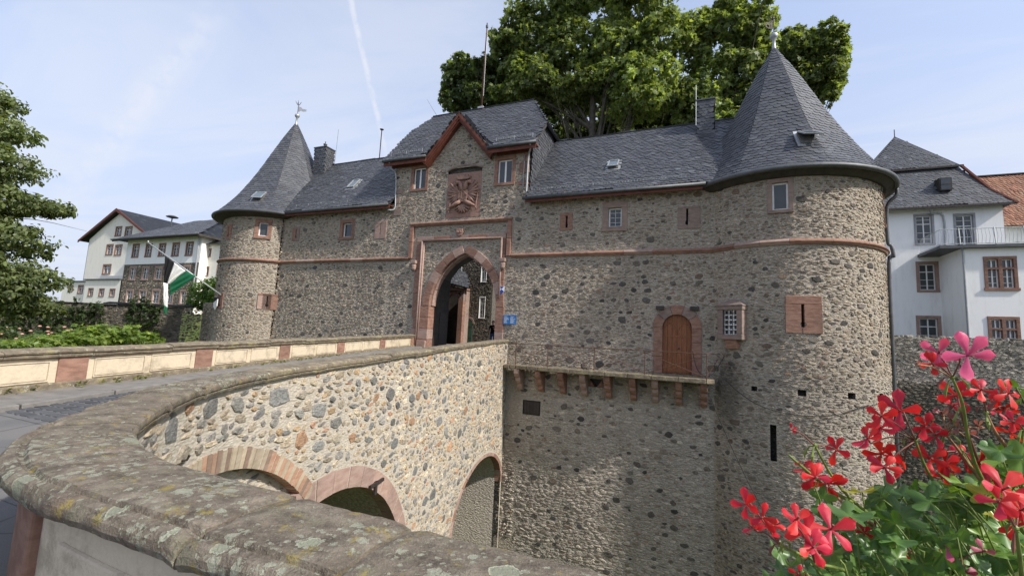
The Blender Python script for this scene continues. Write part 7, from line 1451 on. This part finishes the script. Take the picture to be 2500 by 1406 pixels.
LEAVES = [((0.2276, -17.1688, 1.451), 0.0332), ((0.1754, -17.1856, 1.4382), 0.0228), ((0.1553, -17.236, 1.4634), 0.0172), ((0.2516, -17.1609, 1.4442), 0.0346), ((0.198, -17.2217, 1.4285), 0.034), ((0.301, -17.1404, 1.4325), 0.0375), ((0.3649, -17.1122, 1.4699), 0.0348), ((0.4361, -17.0592, 1.4913), 0.0345), ((0.4278, -17.1194, 1.6157), 0.0252), ((0.3823, -17.1688, 1.5309), 0.0279), ((0.1915, -17.1787, 1.413), 0.0378), ((0.2298, -17.1996, 1.4272), 0.0359), ((0.1431, -17.1663, 1.3372), 0.0328), ((0.111, -17.2215, 1.364), 0.0251), ((0.329, -17.1432, 1.461), 0.0325), ((0.2853, -17.1021, 1.4479), 0.032), ((0.436, -17.114, 1.5985), 0.0252), ((0.2731, -17.1654, 1.4241), 0.0397), ((0.3816, -17.1245, 1.459), 0.0411), ((0.3674, -17.1138, 1.442), 0.042), ((0.5112, -16.907, 1.361), 0.0454), ((0.4888, -16.8898, 1.3051), 0.044), ((0.3477, -17.0189, 1.4257), 0.0369), ((0.2231, -17.2166, 1.3868), 0.0239), ((0.3291, -17.0101, 1.3992), 0.0329), ((0.1704, -17.186, 1.3175), 0.0252), ((0.4603, -17.0377, 1.4927), 0.0357), ((0.3958, -17.1216, 1.3295), 0.0301), ((0.468, -16.9861, 1.4989), 0.0292), ((0.4155, -16.9964, 1.2886), 0.0258), ((0.4676, -16.9572, 1.448), 0.0343), ((0.1993, -17.1609, 1.36), 0.0295), ((0.451, -16.9221, 1.3712), 0.0378), ((0.527, -16.8349, 1.3379), 0.0296), ((0.2602, -17.0211, 1.3021), 0.0374), ((0.3941, -16.9634, 1.2826), 0.0371), ((0.3086, -17.1122, 1.3722), 0.0345), ((0.3478, -17.0461, 1.3284), 0.0255), ((0.3364, -17.0008, 1.29), 0.0383), ((0.5239, -16.8263, 1.2524), 0.0323), ((0.1505, -17.1479, 1.3033), 0.0289), ((0.2276, -17.1941, 1.388), 0.0295), ((0.3021, -17.2064, 1.3972), 0.0323), ((0.2862, -17.0572, 1.3989), 0.0308), ((0.4627, -16.9969, 1.4635), 0.0286), ((0.3999, -16.9005, 1.2496), 0.0314), ((0.3153, -17.1404, 1.3395), 0.0289), ((0.3815, -17.0423, 1.3448), 0.0357), ((0.3917, -16.9898, 1.4165), 0.0372), ((0.3593, -17.0918, 1.4076), 0.0308), ((0.409, -17.1352, 1.4957), 0.0222), ((0.3998, -17.0923, 1.3187), 0.027), ((0.268, -17.159, 1.3508), 0.0362), ((0.3239, -16.959, 1.281), 0.0456), ((0.3119, -17.0419, 1.3587), 0.0292), ((0.3521, -16.9114, 1.2368), 0.0295), ((0.3197, -17.1721, 1.4636), 0.024), ((0.4234, -16.998, 1.2864), 0.0321), ((0.3374, -16.9693, 1.2833), 0.0287), ((0.1934, -17.1034, 1.2994), 0.0366), ((0.4488, -16.9333, 1.34), 0.0377), ((0.3425, -17.1202, 1.3392), 0.0235), ((0.3375, -16.9243, 1.3677), 0.0317), ((0.5545, -16.8489, 1.4837), 0.036), ((0.2985, -17.0254, 1.3338), 0.0411), ((0.3953, -17.1062, 1.439), 0.0264), ((0.2189, -17.0672, 1.3209), 0.0423), ((0.3588, -17.1015, 1.4565), 0.0256), ((0.3726, -17.0899, 1.4553), 0.0369), ((0.4075, -17.1609, 1.5217), 0.0324), ((0.3186, -17.0232, 1.3965), 0.0403), ((0.1618, -16.9738, 1.2103), 0.0379), ((0.3198, -17.0464, 1.2958), 0.0397), ((0.156, -17.2294, 1.3432), 0.0249), ((0.3364, -17.1709, 1.4709), 0.023), ((0.1471, -17.0333, 1.2385), 0.0349), ((0.2057, -17.01, 1.2612), 0.0407), ((0.3728, -16.8958, 1.3392), 0.0403), ((0.3588, -16.9989, 1.3235), 0.0399), ((0.1872, -17.2104, 1.3517), 0.0251), ((0.366, -17.0907, 1.4326), 0.0397), ((0.4005, -17.1359, 1.4883), 0.0295), ((0.3454, -17.0269, 1.4209), 0.0383), ((0.4503, -16.9711, 1.4477), 0.0276), ((0.2507, -17.1032, 1.3945), 0.0283), ((0.4317, -17.042, 1.4423), 0.029), ((0.3823, -17.063, 1.3611), 0.0326), ((0.2741, -17.0489, 1.3619), 0.0365), ((0.3859, -17.1547, 1.3519), 0.0266), ((0.4338, -16.9878, 1.3476), 0.0274), ((0.3957, -17.0841, 1.391), 0.0361), ((0.3215, -17.1942, 1.421), 0.0249), ((0.3424, -17.1451, 1.4552), 0.0225), ((0.1783, -17.2412, 1.345), 0.0291), ((0.4275, -17.0751, 1.376), 0.0336), ((0.2423, -16.9712, 1.2505), 0.0436), ((0.3025, -16.915, 1.2602), 0.0372), ((0.3879, -17.0523, 1.3069), 0.0307), ((0.2947, -16.9786, 1.3078), 0.0301), ((0.235, -16.9577, 1.2793), 0.049), ((0.4254, -17.0609, 1.4113), 0.0367), ((0.4497, -17.0117, 1.4804), 0.028), ((0.1992, -17.1411, 1.3306), 0.027), ((0.1213, -17.2224, 1.3092), 0.0243), ((0.1275, -17.1206, 1.2695), 0.0416), ((0.3807, -17.1685, 1.3968), 0.0301), ((0.479, -16.9274, 1.4246), 0.0376), ((0.488, -16.8461, 1.3143), 0.0393), ((0.4569, -16.9683, 1.3121), 0.0351), ((0.2474, -17.1761, 1.3879), 0.0292), ((0.3249, -17.1467, 1.461), 0.0243), ((0.4758, -16.8847, 1.2671), 0.0421), ((0.4844, -16.9378, 1.3881), 0.0292), ((0.4891, -16.975, 1.3474), 0.037), ((0.3602, -17.0452, 1.322), 0.0395), ((0.4004, -17.0671, 1.3357), 0.0313), ((0.2792, -17.0666, 1.4024), 0.0278), ((0.3991, -16.9703, 1.4242), 0.042), ((0.2204, -17.1021, 1.366), 0.0349), ((0.4286, -16.9103, 1.4116), 0.0314), ((0.3723, -17.0229, 1.2884), 0.0277), ((0.3664, -17.163, 1.4698), 0.0238), ((0.3833, -17.1168, 1.3423), 0.0376), ((0.3722, -17.1754, 1.4731), 0.0233), ((0.5105, -16.9126, 1.3907), 0.0371), ((0.4355, -17.0932, 1.4906), 0.031), ((0.2864, -17.1359, 1.4463), 0.0249), ((0.3477, -16.9291, 1.268), 0.0368), ((0.46, -16.9447, 1.2748), 0.0443), ((0.2505, -17.214, 1.4261), 0.0267), ((0.4078, -17.141, 1.5136), 0.0224), ((0.3075, -17.0524, 1.363), 0.041), ((0.3898, -16.9966, 1.3516), 0.0353), ((0.2826, -17.0413, 1.3437), 0.0306), ((0.319, -17.1638, 1.384), 0.0259), ((0.207, -17.1658, 1.3297), 0.0333), ((0.3878, -16.9522, 1.2604), 0.0448), ((0.2244, -17.1392, 1.3491), 0.0346), ((0.2201, -17.217, 1.3412), 0.0266), ((0.4037, -17.0396, 1.4248), 0.0306), ((0.4205, -17.0677, 1.3577), 0.0343), ((0.3515, -17.1714, 1.3797), 0.0235), ((0.5319, -16.8972, 1.4317), 0.0399), ((0.5214, -16.8626, 1.4733), 0.0469), ((0.167, -17.2641, 1.3927), 0.033), ((0.3018, -16.9723, 1.2983), 0.0285), ((0.3964, -17.1406, 1.5115), 0.029), ((0.3924, -17.047, 1.3007), 0.0291), ((0.3877, -16.9017, 1.3115), 0.0409), ((0.3314, -17.1786, 1.4081), 0.0257), ((0.2987, -17.1113, 1.3712), 0.0374), ((0.4217, -16.9415, 1.3554), 0.0453), ((0.3267, -17.0037, 1.2985), 0.036), ((0.2896, -17.1046, 1.2965), 0.0308), ((0.2481, -17.2161, 1.4045), 0.0307), ((0.2905, -17.0489, 1.3669), 0.0367), ((0.4455, -16.9143, 1.3871), 0.0388), ((0.3913, -16.8816, 1.2979), 0.0298), ((0.2928, -17.0678, 1.3039), 0.0292), ((0.2233, -17.1262, 1.4019), 0.0258), ((0.4614, -16.9693, 1.2801), 0.0275), ((0.4441, -17.0476, 1.441), 0.0284), ((0.4378, -17.0652, 1.3761), 0.0293), ((0.2928, -17.0237, 1.4026), 0.0444), ((0.1444, -17.0174, 1.2549), 0.0328), ((0.2908, -17.0483, 1.3229), 0.0268), ((0.3662, -17.1259, 1.4411), 0.0281), ((0.2153, -17.1857, 1.337), 0.0377), ((0.248, -17.1254, 1.2979), 0.025), ((0.4735, -16.9356, 1.4626), 0.0441), ((0.3736, -16.9206, 1.2606), 0.0381), ((0.2896, -17.1668, 1.3625), 0.0362), ((0.4678, -16.9689, 1.4519), 0.0397), ((0.4569, -16.8809, 1.3374), 0.0388), ((0.5666, -16.8103, 1.3086), 0.0488), ((0.2505, -17.2172, 1.384), 0.0306), ((0.3007, -17.1818, 1.454), 0.0321), ((0.3647, -17.0622, 1.3557), 0.0371), ((0.4054, -16.941, 1.3591), 0.0464), ((0.3116, -17.0128, 1.2653), 0.0334), ((0.2764, -17.1283, 1.3739), 0.0385), ((0.2956, -16.9594, 1.3208), 0.0449), ((0.408, -16.9408, 1.3153), 0.0388), ((0.2447, -17.1813, 1.3399), 0.0241), ((0.4078, -17.1061, 1.4137), 0.0362), ((0.498, -16.9197, 1.4712), 0.0385), ((0.3511, -17.037, 1.3823), 0.0287), ((0.4618, -16.9442, 1.3699), 0.0386), ((0.2268, -17.122, 1.3435), 0.0397), ((0.3399, -16.9216, 1.3762), 0.0356)]
def petal_mesh(name, seed, curl):
    r = np.random.default_rng(seed); rows = [(0, .05), (.22, .10), (.45, .20), (.65, .29), (.82, .30), (.93, .22), (1.0, .08)]; V = []; f = []
    for y, w_ in rows:
        for x in (-1, -.5, 0, .5, 1): V.append((x*w_*.8+r.normal(0, .008), y-abs(x)*.05*(y > .8)+r.normal(0, .008), curl*y*y-.10*abs(x)*w_*2+.05*math.sin(6*y+3*x)*w_+.12*y))
    for i in range(len(rows)-1):
        for j in range(4): a = i*5+j; f.append((a, a+1, a+6, a+5))
    me = bpy.data.meshes.new(name); me.from_pydata(V, [], f); me.update(); me.materials.append(M['petal']); me.polygons.foreach_set('use_smooth', [True]*len(f))
    a = me.color_attributes.new('col', 'FLOAT_COLOR', 'POINT'); cs = []
    for y, w_ in rows:
        for x in (-1, -.5, 0, .5, 1): k = 1-.35*(1-y)*(abs(x) < .6); cs += [k, k*(1-.2*y), k*(1+.3*(1-y)), 1]
    a.data.foreach_set('color', cs); return me
PETALS = [petal_mesh('petal', i, c) for i, c in enumerate((-.25, -.05, -.45, .12))]
def gleaf_mesh(seed):
    r = np.random.default_rng(seed); n = 40; V = [(0, 0, 0)]; ring1 = []; ring2 = []
    for k in range(n+1):
        a = R(-148)+R(296)*k/n; lob = .78+.22*math.cos(5*(a)*.97)+.03*math.cos(23*a); rad = lob*(.62+.38*math.cos(a*.42))*r.uniform(.98, 1.02); x, y = rad*math.sin(a), rad*math.cos(a)
        ring1.append((x*.5, y*.5, .10*.5+.03*math.cos(5*a))); ring2.append((x, y, .18*rad*rad+.07*math.cos(5*a)+r.normal(0, .01)-.16*max(0, y)**2))
    V += ring1+ring2; f = []
    for k in range(n): f += [(0, 1+k, 2+k), (1+k, 2+n+k, 3+n+k, 2+k)]
    me = bpy.data.meshes.new('leaf'); me.from_pydata(V, [], f); me.update(); me.materials.append(M['geranium_leaf']); me.polygons.foreach_set('use_smooth', [True]*len(f))
    a = me.color_attributes.new('col', 'FLOAT_COLOR', 'POINT'); cs = [1.5, 1.4, 1.2, 1]
    for q in ring1+ring2: k = r.uniform(.85, 1.15); cs += [k, k, k, 1]
    a.data.foreach_set('color', cs); return me
GL = [gleaf_mesh(i) for i in range(6)]
def basis(P, fwd, up, s):
    z = Vector(fwd).normalized(); y = (Vector(up)-z*Vector(up).dot(z)).normalized(); x = y.cross(z); m = Matrix.Identity(4)
    for a in range(3): m[a][0], m[a][1], m[a][2], m[a][3] = x[a]*s, y[a]*s, z[a]*s, P[a]
    return m
gr = thing('geranium', 'trailing geranium with red and pink flowers in the right foreground', 'plant', (.42, -16.95, 1.18)); rf_ = np.random.default_rng(9); camv = Vector(CAMP)
COLS = {'r': [(.64, .020, .020), (.56, .014, .024), (.70, .035, .025), (.60, .028, .055)], 'p': [(.74, .12, .24), (.70, .10, .20)], 'd': [(.34, .10, .10), (.28, .14, .11)], 'm': [(.52, .10, .16), (.44, .12, .15)]}
for hub, fl in HEADS:
    H = Vector(hub)
    for P, rad, kd in fl:
        P = Vector(P); to = (camv-P).normalized(); f_ = (to+Vector(rf_.normal(0, .42, 3))+(P-H).normalized()*.5).normalized(); up = Vector((0, 0, 1))+Vector(rf_.normal(0, .35, 3)); sz = rad*.88
        b_ = P-f_*sz*.10; mid_ = H.lerp(b_, .55)+Vector((0, 0, .004)); ct = MB().tube(smooth_pts([H, mid_, b_-f_*sz*.35, b_], 3), [.0011]*7+[.0013, .0016, .0022], 6)
        fo = ct.build('flower', 'stem_red' if kd != 'd' else 'dry', gr, smooth=True)
        m0 = basis(P, f_, up, 1); xa, ya, za = Vector([m0[i][0] for i in range(3)]), Vector([m0[i][1] for i in range(3)]), Vector([m0[i][2] for i in range(3)])
        MB().tube([P-za*.001, P+za*sz*.22, P+za*sz*.34+ya*.001], [.0012, .0010, .0016], 5).build('stamen', 'stem_red', fo)
        for k, (an, ln) in enumerate(((28, 1.0), (-28, 1.0), (100, .95), (-100, .95), (180, 1.02))):
            if kd in 'dm' and rf_.random() < .3: continue
            if rad < .013 and k > 2: continue
            a = R(an+rf_.normal(0, 12)); d_ = ya*math.cos(a)+xa*math.sin(a); op = rf_.uniform(.0, .45) if kd in 'rp' else rf_.uniform(.5, 1.3); d2 = (d_*math.cos(op)+za*math.sin(op)*.8).normalized(); nz = (za*math.cos(op)-d_*math.sin(op)*.6).normalized()
            me = PETALS[int(rf_.integers(4))]; o = bpy.data.objects.new('petal', me); C.objects.link(o); o.parent = fo; o.matrix_parent_inverse = WM(fo).inverted(); o.matrix_basis = basis(P, nz, d2, sz*ln*rf_.uniform(.9, 1.08)*(1 if kd in 'rp' else .8))
            c = np.array(COLS[kd][int(rf_.integers(len(COLS[kd])))])*rf_.uniform(.85, 1.12); o.color = (*c, 1)
    MB().lathe([(.001, -.003), (.0032, 0), (.003, .002), (.001, .004)], H, 7).build('umbel_hub', 'stem_green', gr)
    for k in range(3):
        d = Vector(rf_.normal(0, 1, 3)).normalized(); e = H+d*.016+Vector((0, 0, -.006)); MB().tube([H, H.lerp(e, .5)+Vector((0, 0, .005)), e, e+Vector((0, 0, -.008))], [.0008, .0008, .0022, .0005], 5).build('bud', 'stem_green' if k else 'stem_red', gr)
for pts, cl_ in STEMS:
    n = len(smooth_pts(pts, 5)); MB().tube(smooth_pts(pts, 5), [.0016+.0014*i/n for i in range(n)], 8).build('stem', {'g': 'stem_green', 'r': 'stem_red', 'p': 'dry'}[cl_], gr, smooth=True)
LC = [(.075, .15, .03), (.095, .18, .036), (.06, .125, .028), (.13, .22, .04), (.08, .155, .045)]
for i, (P, s) in enumerate(LEAVES):
    P = Vector(P); to = (camv-P).normalized(); nz = (to*.55+Vector((0, 0, .75))+Vector(rf_.normal(0, .5, 3))).normalized(); up = Vector((-.4, 0, .1))+Vector(rf_.normal(0, .8, 3))
    o = bpy.data.objects.new('leaf', GL[int(rf_.integers(6))]); C.objects.link(o); o.parent = gr; o.matrix_parent_inverse = WM(gr).inverted(); o.matrix_basis = basis(P, nz, up, s*.85); c = np.array(LC[int(rf_.integers(5))])*rf_.uniform(.8, 1.25); o.color = (*(c if rf_.random() > .05 else np.array((.30, .28, .03))), 1)
    e = P+Vector((rf_.uniform(.0, .05), rf_.uniform(0, .04), -rf_.uniform(.03, .08))); MB().tube([P, P.lerp(e, .5)+Vector((.004, 0, .002)), e], .0011, 5).build('leaf_stalk', 'stem_green', gr, smooth=True)
pb = thing('flower_box', 'brown flower box standing on the near parapet below the geranium', 'planter', (.42, -16.86, 1.0))
MB().prism([(.30, -16.98, 1.012), (.95, -16.98, 1.012), (.95, -16.80, 1.012), (.30, -16.80, 1.012)], (0, 0, .133)).build('box', 'dark_timber', pb, bevel=.008); MB().box(.28, .97, -17.0, -16.78, 1.145, 1.165).build('rim', 'dark_timber', pb, bevel=.004); MB().box(.305, .945, -16.975, -16.805, 1.165, 1.17).build('compost', 'soil', pb)
